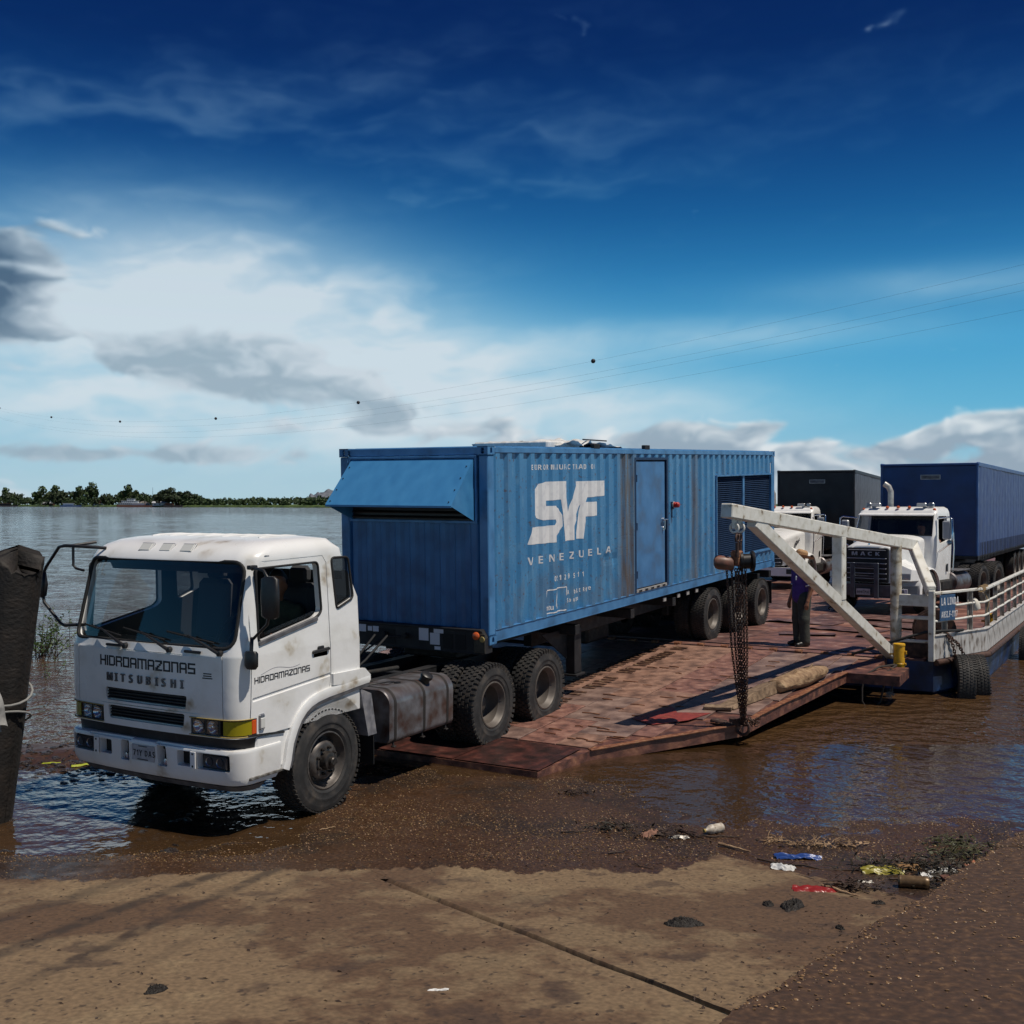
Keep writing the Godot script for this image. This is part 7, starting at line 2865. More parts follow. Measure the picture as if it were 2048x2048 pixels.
	var cells := func(u: float, v: float) -> Vector3:
		var z := lerpf(0.78, -0.78, v)
		var fat := 0.045 + 0.13 * pow(sin(PI * clampf(v * 0.88 + 0.1, 0, 1)), 0.5)
		var n := 1.0 + 0.18 * noise_big.get_noise_3d(cos(u * TAU) * 5.0, sin(u * TAU) * 5.0, z * 12.0) + 0.10 * noise_fine.get_noise_3d(cos(u * TAU) * 9.0, sin(u * TAU) * 9.0, z * 8.0)
		if v <= 0.0 or v >= 1.0:
			fat = 0.0
		return Vector3(cos(u * TAU) * fat * n * 1.15, 0.06 + sin(u * TAU) * fat * n * 0.75 - 0.03, z)
	part("timber", grid(28, 40, cells), M["driftwood"], lg)
	for k in 2:
		m = Mb.new()
		m.tube([Vector3(0.02, 0.10, -0.2 + k * 0.5), Vector3(0.06, 0.20, -0.3 + k * 0.5)], [0.03, 0.012], 6)
		part("stub", m, M["driftwood"], lg)
	# drum and gear dimly seen behind the bow panel
	var dr := thing("cable_drum", "dark cable drum behind the bow rails of the ferry", "drum", Vector3(-3.58, DECK, -21.0))
	m = Mb.new()
	var tx := Transform3D(Basis(Vector3(0, 1, 0), Vector3(0.3, 0, 0.95), Vector3(0.95, 0, -0.3)), Vector3(0, 0.36, 0))
	m.lathe([Vector2(0.05, -0.16), Vector2(0.36, -0.16), Vector2(0.36, -0.13), Vector2(0.20, -0.12), Vector2(0.20, 0.12), Vector2(0.36, 0.13), Vector2(0.36, 0.16), Vector2(0.05, 0.16)], tx, 28)
	part("drum", m, M["rust dark"], dr)
	m = Mb.new()
	m.lathe([Vector2(0.21, -0.115), Vector2(0.30, -0.11), Vector2(0.31, 0.0), Vector2(0.29, 0.11), Vector2(0.21, 0.115)], tx, 28)
	part("wound_rope", m, M["rope dark"], dr)


# ---------------------------------------------------------------- the man on the deck
func make_deckhand() -> void:
	var p := thing("person", "person in a purple shirt, grey trousers and straw hat standing on the ferry deck", "person", Vector3(-5.79, DECK + 0.005, -20.35), Vector3(0, -0.75, 0))
	p.scale = Vector3(1.03, 1.03, 1.03)
	# local +z is where he looks, x his left
	var hip := Vector3(0, 0.90, 0)
	var skin := [
		[Vector3(0, 1.50, 0.02), 0.075, Vector3(0, 1.575, 0.03), 0.085], [Vector3(0, 1.45, 0.06), 0.05, Vector3(0, 1.50, 0.075), 0.055], [Vector3(0, 1.515, 0.11), 0.014, Vector3(0, 1.49, 0.125), 0.016],
		[Vector3(0.085, 1.52, 0.02), 0.016, Vector3(0.085, 1.55, 0.02), 0.018], [Vector3(-0.085, 1.52, 0.02), 0.016, Vector3(-0.085, 1.55, 0.02), 0.018],
		[Vector3(0, 1.34, 0), 0.055, Vector3(0, 1.46, 0.02), 0.052],
		[Vector3(0, 0.95, 0), 0.14, Vector3(0, 1.25, 0), 0.145], [Vector3(-0.15, 1.32, 0), 0.07, Vector3(0.15, 1.32, 0), 0.07],
		[Vector3(-0.20, 1.31, 0), 0.055, Vector3(-0.27, 1.04, -0.02), 0.044], [Vector3(-0.27, 1.04, -0.02), 0.043, Vector3(-0.30, 0.81, 0.06), 0.030],
		[Vector3(0.20, 1.31, 0), 0.055, Vector3(0.27, 1.04, -0.03), 0.044], [Vector3(0.27, 1.04, -0.03), 0.043, Vector3(0.28, 0.82, 0.05), 0.030],
		[Vector3(-0.09, 0.88, 0), 0.085, Vector3(-0.11, 0.48, 0.01), 0.058], [Vector3(-0.11, 0.48, 0.01), 0.055, Vector3(-0.12, 0.10, -0.01), 0.04],
		[Vector3(0.09, 0.88, 0), 0.085, Vector3(0.11, 0.48, 0.02), 0.058], [Vector3(0.11, 0.48, 0.02), 0.055, Vector3(0.12, 0.10, 0.0), 0.04]]
	for s in [-1.0, 1.0]:
		var w := Vector3(-0.30, 0.80, 0.06) if s < 0 else Vector3(0.28, 0.81, 0.05)
		skin.append([w, 0.028, w + Vector3(0.0, -0.075, 0.015), 0.034])
		for k in 4:
			var o := w + Vector3(0.0, -0.085, -0.015 + k * 0.019)
			var l: float = [0.030, 0.036, 0.034, 0.026][k]
			skin.append([o, 0.010, o + Vector3(-s * 0.004, -l, 0.002), 0.009])
			skin.append([o + Vector3(-s * 0.004, -l, 0.002), 0.009, o + Vector3(-s * 0.018, -l * 1.9, 0.004), 0.0075])
		skin.append([w + Vector3(0, -0.03, 0.03), 0.012, w + Vector3(-s * 0.012, -0.075, 0.06), 0.009])
	part("body", body(skin, 0.014, 0.022), M["skin"], p)
	part("shirt", body([[Vector3(0, 0.90, 0.005), 0.165, Vector3(0, 1.24, 0), 0.162], [Vector3(-0.15, 1.325, 0), 0.083, Vector3(0.15, 1.325, 0), 0.083], [Vector3(-0.20, 1.31, 0), 0.076, Vector3(-0.245, 1.13, -0.015), 0.078], [Vector3(0.20, 1.31, 0), 0.076, Vector3(0.245, 1.13, -0.015), 0.078]], 0.016, 0.05), M["purple cloth"], p)
	var m := Mb.new()
	for s in [-1.0, 1.0]:
		m.lathe([Vector2(0.079, -0.008), Vector2(0.083, 0.0), Vector2(0.079, 0.012)], Transform3D(Basis(Vector3.BACK, s * 0.24), Vector3(s * 0.247, 1.085, -0.018)), 18)
	part("sleeve_cuff", m, M["letter white"], p)
	m = Mb.new()
	m.prism(PackedVector2Array([Vector2(-0.022, -0.04), Vector2(0.018, -0.035), Vector2(0.025, 0.02), Vector2(0.0, 0.045), Vector2(-0.024, 0.02)]), 0.0, 0.006, Transform3D(Basis(), Vector3(0.085, 1.22, 0.163)))
	part("chest_badge", m, M["letter white"], p)
	part("trousers", body([[Vector3(-0.07, 0.90, 0), 0.12, Vector3(0.07, 0.90, 0), 0.12], [Vector3(-0.085, 0.86, 0), 0.125, Vector3(-0.115, 0.48, 0.012), 0.098], [Vector3(-0.115, 0.48, 0.012), 0.096, Vector3(-0.12, 0.10, -0.005), 0.088], [Vector3(0.085, 0.86, 0), 0.125, Vector3(0.115, 0.48, 0.022), 0.098], [Vector3(0.115, 0.48, 0.022), 0.096, Vector3(0.12, 0.10, 0.0), 0.088]], 0.016, 0.035), M["grey cloth"], p)
	m = Mb.new()
	m.lathe([Vector2(0.163, -0.015), Vector2(0.168, 0.0), Vector2(0.163, 0.018)], Transform3D(Basis(), Vector3(0, 0.915, 0)), 24)
	part("belt", m, M["black"], p)
	for s in [-1.0, 1.0]:
		part("shoe", body([[Vector3(s * 0.12, 0.045, -0.05), 0.045, Vector3(s * 0.13, 0.042, 0.10), 0.044], [Vector3(s * 0.13, 0.04, 0.10), 0.043, Vector3(s * 0.14, 0.035, 0.17), 0.034], [Vector3(s * 0.12, 0.05, -0.03), 0.045, Vector3(s * 0.12, 0.11, -0.01), 0.045]], 0.014, 0.03), M["black leather"], p)
	# straw hat tipped back
	var hx := Transform3D(Basis(Vector3.RIGHT, -0.22) * Basis(Vector3.BACK, -0.16), Vector3(0, 1.595, 0.015))
	m = Mb.new()
	var hat_ring := func(u: float, v: float) -> Vector3:
		var a := u * TAU
		var prof := [Vector2(0.215, 0.012), Vector2(0.17, -0.004), Vector2(0.115, 0.0), Vector2(0.104, 0.03), Vector2(0.096, 0.095), Vector2(0.07, 0.125), Vector2(0.0, 0.105)]
		var q := v * (prof.size() - 1)
		var i := mini(int(q), prof.size() - 2)
		var w: Vector2 = prof[i].lerp(prof[i + 1], q - i)
		var curl := 0.05 * pow(absf(cos(a)), 2.0) * sm(0.13, 0.215, w.x)
		return hx * Vector3(cos(a) * w.x, w.y + curl, sin(a) * w.x * 1.12)
	part("straw_hat", grid(36, 24, hat_ring), M["straw"], p)
	m = Mb.new()
	m.lathe([Vector2(0.107, 0.006), Vector2(0.105, 0.034)], Transform3D(hx.basis.scaled(Vector3(1, 1, 1.1)), hx.origin), 28)
	part("hat_band", m, M["strap"], p)


# ================================================================ the two bonneted lorries waiting on the deck
func hood_ring(z: float, w: float, y0: float, y1: float, crown := 0.06) -> Array:
	var out := []
	out.append(Vector3(-w, y0, z))
	for k in 13:
		var a := PI * (1.0 - k / 12.0)
		var x := cos(a)
		var y := sin(a)
		var xx := signf(x) * pow(absf(x), 0.55)
		var yy := pow(absf(y), 0.55)
		out.append(Vector3(xx * w, lerpf(y1 - 0.16, y1, yy) + crown * (1.0 - xx * xx) * 0.5, z))
	out.append(Vector3(w, y0, z))
	return out


func box_ring(y: float, zf: float, zr: float, w: float, r: float) -> Array:
	var out := []
	for c in [[1, 1], [1, -1], [-1, -1], [-1, 1]]:
		for k in 6:
			var a := PI * 0.5 * k / 5.0
			var base := atan2(c[1], c[0]) - PI * 0.25
			var ang := PI * 0.5 - a
			var cx: float = c[0] * (w - r)
			var cz: float = (zf - r) if c[1] > 0 else (zr + r)
			var start: float = {"11": PI * 0.5, "1-1": 0.0, "-1-1": -PI * 0.5, "-11": PI}["%d%d" % [c[0], c[1]]]
			var th := start - a
			out.append(Vector3(cx + cos(th) * r, y, cz + sin(th) * r))
	return out


func make_bonneted(label: String, at: Vector3, turn: float, with_arm: bool) -> Node3D:
	# local +z forward, origin on the deck under the bumper
	var t := thing("bonneted_truck", label, "truck", at, Vector3(0, turn, 0), "bonneted trucks waiting on the ferry deck")
	var white: Material = M["truck white"]
	# bonnet
	var m := Mb.new()
	m.loft([hood_ring(-0.10, 0.56, 0.74, 1.56, 0.03), hood_ring(-0.14, 0.60, 0.74, 1.60), hood_ring(-0.8, 0.66, 0.80, 1.71), hood_ring(-1.65, 0.80, 0.85, 1.83), hood_ring(-1.72, 0.80, 0.85, 1.83)], true, true, true)
	part("bonnet", smoothed(m.done(), 38.0), white, t)
	# fenders
	for s in [-1.0, 1.0]:
		m = Mb.new()
		var rg := []
		for k in 13:
			var a := lerpf(-0.05, 1.08, k / 12.0) * PI
			var c := Vector2(-1.18, 0.52)
			var r := 0.66
			var y: float = c.y + sin(a) * r * 0.93
			var z: float = c.x + cos(a) * r * 1.12
			var zi: float = c.x + cos(a) * r * 0.96
			var yi: float = c.y + sin(a) * r * 0.80
			rg.append([Vector3(s * 0.58, y + 0.05, z), Vector3(s * 0.98, y, z), Vector3(s * 1.13, y - 0.05, z), Vector3(s * 1.15, yi, zi), Vector3(s * 0.62, yi, zi)])
		m.loft(rg)
		part("fender", smoothed(m.done(), 45.0), white, t)
		# nose corner that carries the headlamp
		m = Mb.new()
		m.loft([[Vector3(s * 0.55, 0.80, -0.12), Vector3(s * 0.98, 0.80, -0.24), Vector3(s * 0.98, 1.06, -0.32), Vector3(s * 0.55, 1.26, -0.20)], [Vector3(s * 0.55, 0.80, -0.75), Vector3(s * 1.12, 0.80, -0.70), Vector3(s * 1.12, 1.02, -0.72), Vector3(s * 0.60, 1.32, -0.80)]], true, true, true, false)
		part("nose_corner", smoothed(m.done(), 30.0), white, t)
		m = Mb.new()
		m.box(Vector3(s * 0.80, 0.905, -0.165), Vector3(0.40, 0.15, 0.03), 0.012, Basis(Vector3.UP, s * 0.27))
		var hl := part("headlight", m, M["dull chrome"], t)
		for k in 3:
			m = Mb.new()
			m.lathe([Vector2(0.052, 0.008), Vector2(0.045, -0.002), Vector2(0, -0.01)], Transform3D(Basis(Vector3.UP, s * 0.27) * Basis(Vector3.RIGHT, PI / 2), Vector3(s * (0.67 + 0.125 * k), 0.905, -0.118 - 0.035 * k)), 14)
			part("lens", m, M["lamp glass dark"] if k < 2 else M["lamp orange"], hl)
	# grille
	m = Mb.new()
	m.box(Vector3(0, 1.16, -0.075), Vector3(1.06, 0.82, 0.05), 0.02)
	part("grille", m, M["black plastic"], t)
	m = Mb.new()
	for k in 5:
		m.box(Vector3(0, 0.84 + k * 0.12, -0.045), Vector3(0.96, 0.018, 0.02), 0.004)
	m.box(Vector3(0, 1.52, -0.045), Vector3(0.9, 0.012, 0.02), 0.003)
	part("grille_bar", m, M["bright bar"], t)
	m = Mb.new()
	var x := -0.36
	for ch in "MACK":
		raised(m, text_tris(ch, 0.085, true, 0.0, 1.5), Transform3D(Basis(), Vector3(x, 1.39, -0.048)), 0.022)
		x += 0.21 if ch == "M" else 0.185
	part("maker_lettering", m, M["bright bar"], t)
	m = Mb.new()
	m.lathe([Vector2(0.03, 0.0), Vector2(0.02, 0.03), Vector2(0.025, 0.06), Vector2(0.012, 0.10), Vector2(0, 0.11)], Transform3D(Basis(), Vector3(0, 1.62, -0.2)), 10)
	part("bonnet_ornament", m, M["chrome"], t)
	# bumper with a push bar
	m = Mb.new()
	m.loft([rect_loop(Vector3(-1.14, 0.56, -0.28), Vector3(0, 0.13, 0.06)), rect_loop(Vector3(-0.85, 0.56, -0.03), Vector3(0, 0.13, 0.06)), rect_loop(Vector3(0.85, 0.56, -0.03), Vector3(0, 0.13, 0.06)), rect_loop(Vector3(1.14, 0.56, -0.28), Vector3(0, 0.13, 0.06))], true, true, true, false)
	part("bumper", m, M["bumper grey"] if with_arm else white, t)
	m = Mb.new()
	for q in [[0.36, 0.22, 0.11]]:
		m.box(Vector3(0, 0.42, -0.10), Vector3(1.9, 0.05, 0.06), 0.01)
	for s in [-1.0, 1.0]:
		m.box(Vector3(s * 0.80, 0.57, 0.025), Vector3(0.26, 0.15, 0.03), 0.01)
	part("bumper_insert", m, M["black plastic"], t)
	if with_arm:
		var pb := node("push_bar", t)
		for s in [-1.0, 1.0]:
			m = Mb.new()
			m.box(Vector3(s * 0.29, 0.80, 0.09), Vector3(0.11, 0.84, 0.05), 0.01)
			part("upright", m, M["bumper grey"], pb)
		m = Mb.new()
		m.box(Vector3(0, 1.17, 0.095), Vector3(0.66, 0.10, 0.03), 0.01)
		part("header", m, M["bumper grey"], pb)
		m = Mb.new()
		raised(m, text_tris("La Buenaventura", 0.045, true, 0.002, 0.8), Transform3D(Basis(), Vector3(-0.25, 1.15, 0.112)), 0.002)
		part("lettering", m, M["ink"], pb)
		for y in [0.70, 0.90]:
			m = Mb.new()
			m.box(Vector3(0, y, 0.09), Vector3(0.50, 0.035, 0.03), 0.006)
			part("cross_bar", m, M["bumper grey"], pb)
		m = Mb.new()
		m.box(Vector3(-0.02, 0.53, 0.118), Vector3(0.34, 0.15, 0.008), 0.002)
		var pl := part("license_plate", m, M["plate"], t)
		m = Mb.new()
		raised(m, text_tris("A04CP3C", 0.06, true, 0.002, 0.75), Transform3D(Basis(), Vector3(-0.165, 0.495, 0.122)), 0.003)
		part("plate_lettering", m, M["bumper dark"], pl)
		m = Mb.new()
		m.box(Vector3(0.86, 0.565, 0.05), Vector3(0.30, 0.12, 0.02), 0.004, Basis(Vector3.UP, 0.25))
		pl = part("bumper_plate", m, M["sticker white"], t)
		m = Mb.new()
		raised(m, text_tris("RBA", 0.075, true, 0.004, 0.9), Transform3D(Basis(Vector3.UP, 0.25), Vector3(0.755, 0.53, 0.09)), 0.003)
		part("plate_lettering", m, M["bumper dark"], pl)
	# cab: a hollow shell with real openings
	var rings := []
	for q in [[0.70, -1.72, 1.02], [1.62, -1.72, 1.05], [1.82, -1.76, 1.05], [2.34, -1.98, 1.0], [2.42, -2.02, 0.99], [2.50, -2.12, 0.95], [2.55, -2.3, 0.86]]:
		rings.append(box_ring(q[0], q[1], -3.05, q[2], 0.12))
	var shell := Mb.new()
	shell.loft(rings)
	var hollow := Mb.new()
	hollow.loft([box_ring(1.05, -1.82, -2.98, 0.96, 0.1), box_ring(1.82, -1.84, -2.98, 0.98, 0.1), box_ring(2.42, -2.10, -2.98, 0.92, 0.1)])
	var cuts := [hollow.done()]
	cuts.append(solid_prism(rounded([Vector2(-0.96, 1.84), Vector2(0.96, 1.84), Vector2(0.93, 2.335), Vector2(-0.93, 2.335)], 0.06), -2.2, -1.5))
	var sw := rounded([Vector2(-1.98, 1.78), Vector2(-2.10, 2.32), Vector2(-2.72, 2.32), Vector2(-2.72, 1.70), Vector2(-2.10, 1.62)], 0.05)
	cuts.append(solid_prism(sw, -1.4, 1.4, Transform3D(Basis(Vector3(0, 0, 1), Vector3(0, 1, 0), Vector3(-1, 0, 0)), Vector3.ZERO)))
	for s in [-1.0, 1.0]:
		for q in [[-1.86, 0.80, -1.86, 1.70], [-2.80, 0.80, -2.80, 2.38], [-1.86, 1.70, -2.06, 2.38]]:
			var gv := Mb.new()
			gv.bar(Vector3(s * 1.045, q[1], q[0]), Vector3(s * 1.01, q[3], q[2]), 0.10, 0.012, Vector3(0, 0, 1))
			cuts.append(gv.done())
	part("cab", await carve(shell.done(), cuts, white, M["cab trim"]), null, t)
	m = Mb.new()
	m.face([Vector3(-0.98, 1.82, -1.785), Vector3(0.98, 1.82, -1.785), Vector3(0.95, 2.35, -2.015), Vector3(-0.95, 2.35, -2.015)], Vector3(0, 2, -3))
	part("windscreen", m, M["tinted glass"], t)
	m = Mb.new()
	m.tube([Vector3(-0.96, 1.84, -1.775), Vector3(0.96, 1.84, -1.775), Vector3(0.93, 2.34, -1.985), Vector3(-0.93, 2.34, -1.985)], 0.02, 6, true)
	part("windscreen_seal", m, M["rubber"], t)
	m = Mb.new()
	m.box(Vector3(0, 1.70, -1.95), Vector3(1.8, 0.20, 0.3), 0.04)
	for s in [-1.0, 1.0]:
		m.box(Vector3(s * 0.5, 1.75, -2.72), Vector3(0.5, 0.9, 0.16), 0.05)
		m.box(Vector3(s * 0.5, 1.35, -2.45), Vector3(0.5, 0.16, 0.5), 0.05)
	part("cab_interior", m, M["cab trim"], t)
	m = Mb.new()
	m.box(Vector3(0, 2.36, -1.94), Vector3(1.9, 0.035, 0.16), 0.012, Basis(Vector3.RIGHT, 0.3))
	part("visor", m, white, t)
	for s in [-1.0, 1.0]:
		m = Mb.new()
		m.tube([Vector3(s * 1.02, 2.26, -1.98), Vector3(s * 1.36, 2.30, -1.88), Vector3(s * 1.42, 2.26, -1.86), Vector3(s * 1.43, 1.76, -1.84), Vector3(s * 1.38, 1.66, -1.84), Vector3(s * 1.06, 1.44, -1.95)], 0.022, 8)
		var mr := part("mirror_frame", m, M["chrome"], t)
		m = Mb.new()
		m.box(Vector3(s * 1.29, 1.98, -1.86), Vector3(0.20, 0.46, 0.08), 0.03)
		part("mirror_head", m, M["mirror grey"], mr)
		m = Mb.new()
		m.lathe([Vector2(0, 0.0), Vector2(0.06, 0.01), Vector2(0.065, 0.03), Vector2(0, 0.035)], Transform3D(Basis(Vector3.RIGHT, PI / 2), Vector3(s * 1.36, 1.68, -1.84)), 12)
		part("spot_mirror", m, M["chrome"], mr)
		m = Mb.new()
		m.box(Vector3(s * 1.055, 1.02, -2.62), Vector3(0.02, 0.20, 0.09), 0.01)
		part("door_handle", m, M["black plastic"], t)
		m = Mb.new()
		m.tube([Vector3(s * 1.08, 0.9, -2.98), Vector3(s * 1.10, 1.5, -3.0), Vector3(s * 1.08, 1.9, -3.0)], 0.016, 6)
		part("grab_handle", m, M["chrome"], t)
		# twin roof lamps
		m = Mb.new()
		m.box(Vector3(s * 0.58, 2.60, -2.15), Vector3(0.24, 0.10, 0.10), 0.02)
		m.box(Vector3(s * 0.80, 2.60, -2.22), Vector3(0.13, 0.11, 0.10), 0.02)
		m.box(Vector3(s * 0.65, 2.545, -2.18), Vector3(0.1, 0.04, 0.06), 0.005)
		var rl := part("roof_lamp", m, M["dull chrome"], t)
		m = Mb.new()
		m.box(Vector3(s * 0.58, 2.60, -2.095), Vector3(0.21, 0.075, 0.012), 0.004)
		part("lens", m, M["lamp white"], rl)
		# cab step, tank and battery box behind the fender
		m = Mb.new()
		m.box(Vector3(s * 0.98, 0.60, -2.35), Vector3(0.34, 0.26, 0.8), 0.03)
		part("cab_step", m, M["grime"], t)
		m = Mb.new()
		m.lathe([Vector2(0, -0.55), Vector2(0.26, -0.55), Vector2(0.29, -0.52), Vector2(0.29, 0.52), Vector2(0.26, 0.55), Vector2(0, 0.55)], Transform3D(Basis(Vector3(1, 0, 0), Vector3(0, 0, 1), Vector3(0, -1, 0)), Vector3(s * 0.95, 0.62, -3.45)), 24)
		part("fuel_tank", m, M["tank"], t)
		m = Mb.new()
		m.box(Vector3(s * 0.96, 0.93, -3.45), Vector3(0.5, 0.03, 1.0), 0.01)
		part("tank_step", m, M["dull grey"], t)
	for k in 5:
		m = Mb.new()
		m.lathe([Vector2(0.045, 0), Vector2(0.03, 0.04), Vector2(0, 0.045)], Transform3D(Basis(Vector3.RIGHT, 0.4), Vector3([-0.9, -0.28, 0.0, 0.28, 0.9][k], [2.47, 2.525, 2.53, 2.525, 2.47][k], [-2.13, -2.12, -2.11, -2.12, -2.13][k])), 10)
		part("roof_marker", m, M["lamp orange"], t)
	# exhaust stack on his right
	m = Mb.new()
	m.tube([Vector3(-0.62, 0.9, -3.25), Vector3(-0.62, 2.75, -3.25), Vector3(-0.62, 2.95, -3.25), Vector3(-0.67, 3.08, -3.23), Vector3(-0.78, 3.16, -3.2)], 0.075, 14)
	part("exhaust_stack", m, M["pale metal"], t)
	# chassis, wheels
	m = Mb.new()
	for s in [-1.0, 1.0]:
		m.box(Vector3(s * 0.43, 0.72, -4.0), Vector3(0.08, 0.26, 6.4), 0.006)
	m.tube([Vector3(-0.9, 0.5, -1.18), Vector3(0.9, 0.5, -1.18)], 0.08, 8)
	m.box(Vector3(0, 0.75, -1.4), Vector3(0.8, 0.6, 1.4), 0.05)
	m.lathe([Vector2(0, 0), Vector2(0.46, 0.0), Vector2(0.46, 0.06), Vector2(0, 0.07)], Transform3D(Basis(), Vector3(0, 1.02, -5.9)), 24)
	part("chassis_frame", m, M["chassis"], t)
	for s in [-1.0, 1.0]:
		wheel(t, Vector3(s * 1.12, 0.51, -1.18), s, "front", 0.51, 0.28, 0.5)
		wheel(t, Vector3(s * 1.18, 0.51, -5.2), s, "dual", 0.51, 0.26, 0.2)
		wheel(t, Vector3(s * 1.18, 0.51, -6.55), s, "dual", 0.51, 0.26, 0.9)
	if not with_arm:
		# dark flame decal along the bonnet's side
		m = Mb.new()
		for q in [[0.0, 0.0, 0.30], [0.06, -0.05, 0.22], [-0.04, 0.05, 0.2]]:
			m.tube([Vector3(0.705, 1.30 + q[0], -0.75), Vector3(0.735, 1.42 + q[1], -0.75 - q[2]), Vector3(0.765, 1.52 + q[0], -1.25)], [0.004, 0.022, 0.004], 6)
		part("flame_decal", m, M["ink"], t)
	return t


func rect_loop(c: Vector3, h: Vector3) -> Array:
	return [c + Vector3(0, -h.y, -h.z), c + Vector3(0, -h.y, h.z), c + Vector3(0, h.y, h.z), c + Vector3(0, h.y, -h.z)]


func make_curtain_trailer(called_label: String, at: Vector3, turn: float, front: Material, side: Material, edge: Material, h: float, buckles: bool) -> void:
	var t := thing("curtain_trailer", called_label, "trailer", at, Vector3(0, turn, 0))
	# local origin on the deck under the front wall, body runs to -z
	var L := 13.6
	var y0 := 1.22
	var m := Mb.new()
	m.box(Vector3(0, (y0 + h) * 0.5, -0.03), Vector3(2.52, h - y0, 0.06), 0.012)
	part("front_wall", m, front, t)
	for k in 2:
		m = Mb.new()
		m.box(Vector3([-1.24, 1.24][k], (y0 + h) * 0.5, -0.02), Vector3(0.07, h - y0, 0.10), 0.02)
		part("corner_post", m, edge, t)
	m = Mb.new()
	m.box(Vector3(0, h - 0.02, 0.0), Vector3(2.56, 0.07, 0.08), 0.015)
	for s in [-1.0, 1.0]:
		m.box(Vector3(s * 1.25, h - 0.03, -L * 0.5), Vector3(0.07, 0.12, L), 0.015)
	part("roof_edge", m, edge, t)
	m = Mb.new()
	m.box(Vector3(0, h - 0.05, -L * 0.5), Vector3(2.5, 0.04, L))
	part("roof", m, front, t)
	for s in [-1.0, 1.0]:
		var curtain := func(u: float, v: float) -> Vector3:
			var z := -0.08 - u * (L - 0.1)
			var y := lerpf(y0 - 0.10, h - 0.08, v)
			var wob := 0.012 * sin(z * 9.0) * (1.0 - v * 0.7) + 0.03 * noise_big.get_noise_2d(z * 3.0, y * 3.0 + s)
			return Vector3(s * (1.262 + wob), y, z)
		part("side_curtain", grid(120, 10, curtain), side, t)
	if buckles:
		for k in 42:
			m = Mb.new()
			var z := -0.35 - k * 0.315
			m.box(Vector3(1.295, y0 + 0.16, z), Vector3(0.012, 0.40, 0.045), 0.003)
			m.box(Vector3(1.30, y0 - 0.07, z - 0.01), Vector3(0.03, 0.10, 0.07), 0.006)
			part("buckle_strap", m, M["strap"], t)
	m = Mb.new()
	for s in [-1.0, 1.0]:
		m.box(Vector3(s * 0.45, y0 - 0.28, -L * 0.5), Vector3(0.12, 0.34, L - 0.6), 0.006)
		m.box(Vector3(s * 1.24, y0 - 0.06, -L * 0.5), Vector3(0.06, 0.12, L), 0.006)
	m.box(Vector3(0, y0 - 0.05, -L * 0.5), Vector3(2.45, 0.08, L))
	part("chassis_frame", m, M["chassis"], t)
	m = Mb.new()
	m.box(Vector3(0.05, h - 0.36, 0.004), Vector3(0.52, 0.13, 0.012), 0.003)
	var pl := part("maker_plate", m, M["pale metal"], t)
	m = Mb.new()
	m.box(Vector3(0.05, h - 0.36, 0.011), Vector3(0.48, 0.095, 0.004))
	part("plate_print", m, M["dull grey"], pl)
	m = Mb.new()
	for s in [-1.0, 1.0]:
		m.box(Vector3(s * 0.9, 0.75, -2.9), Vector3(0.14, 0.8, 0.16), 0.006)
	part("landing_leg", m, M["chassis"], t)
	for z in [-9.2, -10.5, -11.8]:
		for s in [-1.0, 1.0]:
			wheel(t, Vector3(s * 1.2, 0.5, z), s, "trailer", 0.5, 0.26, z)


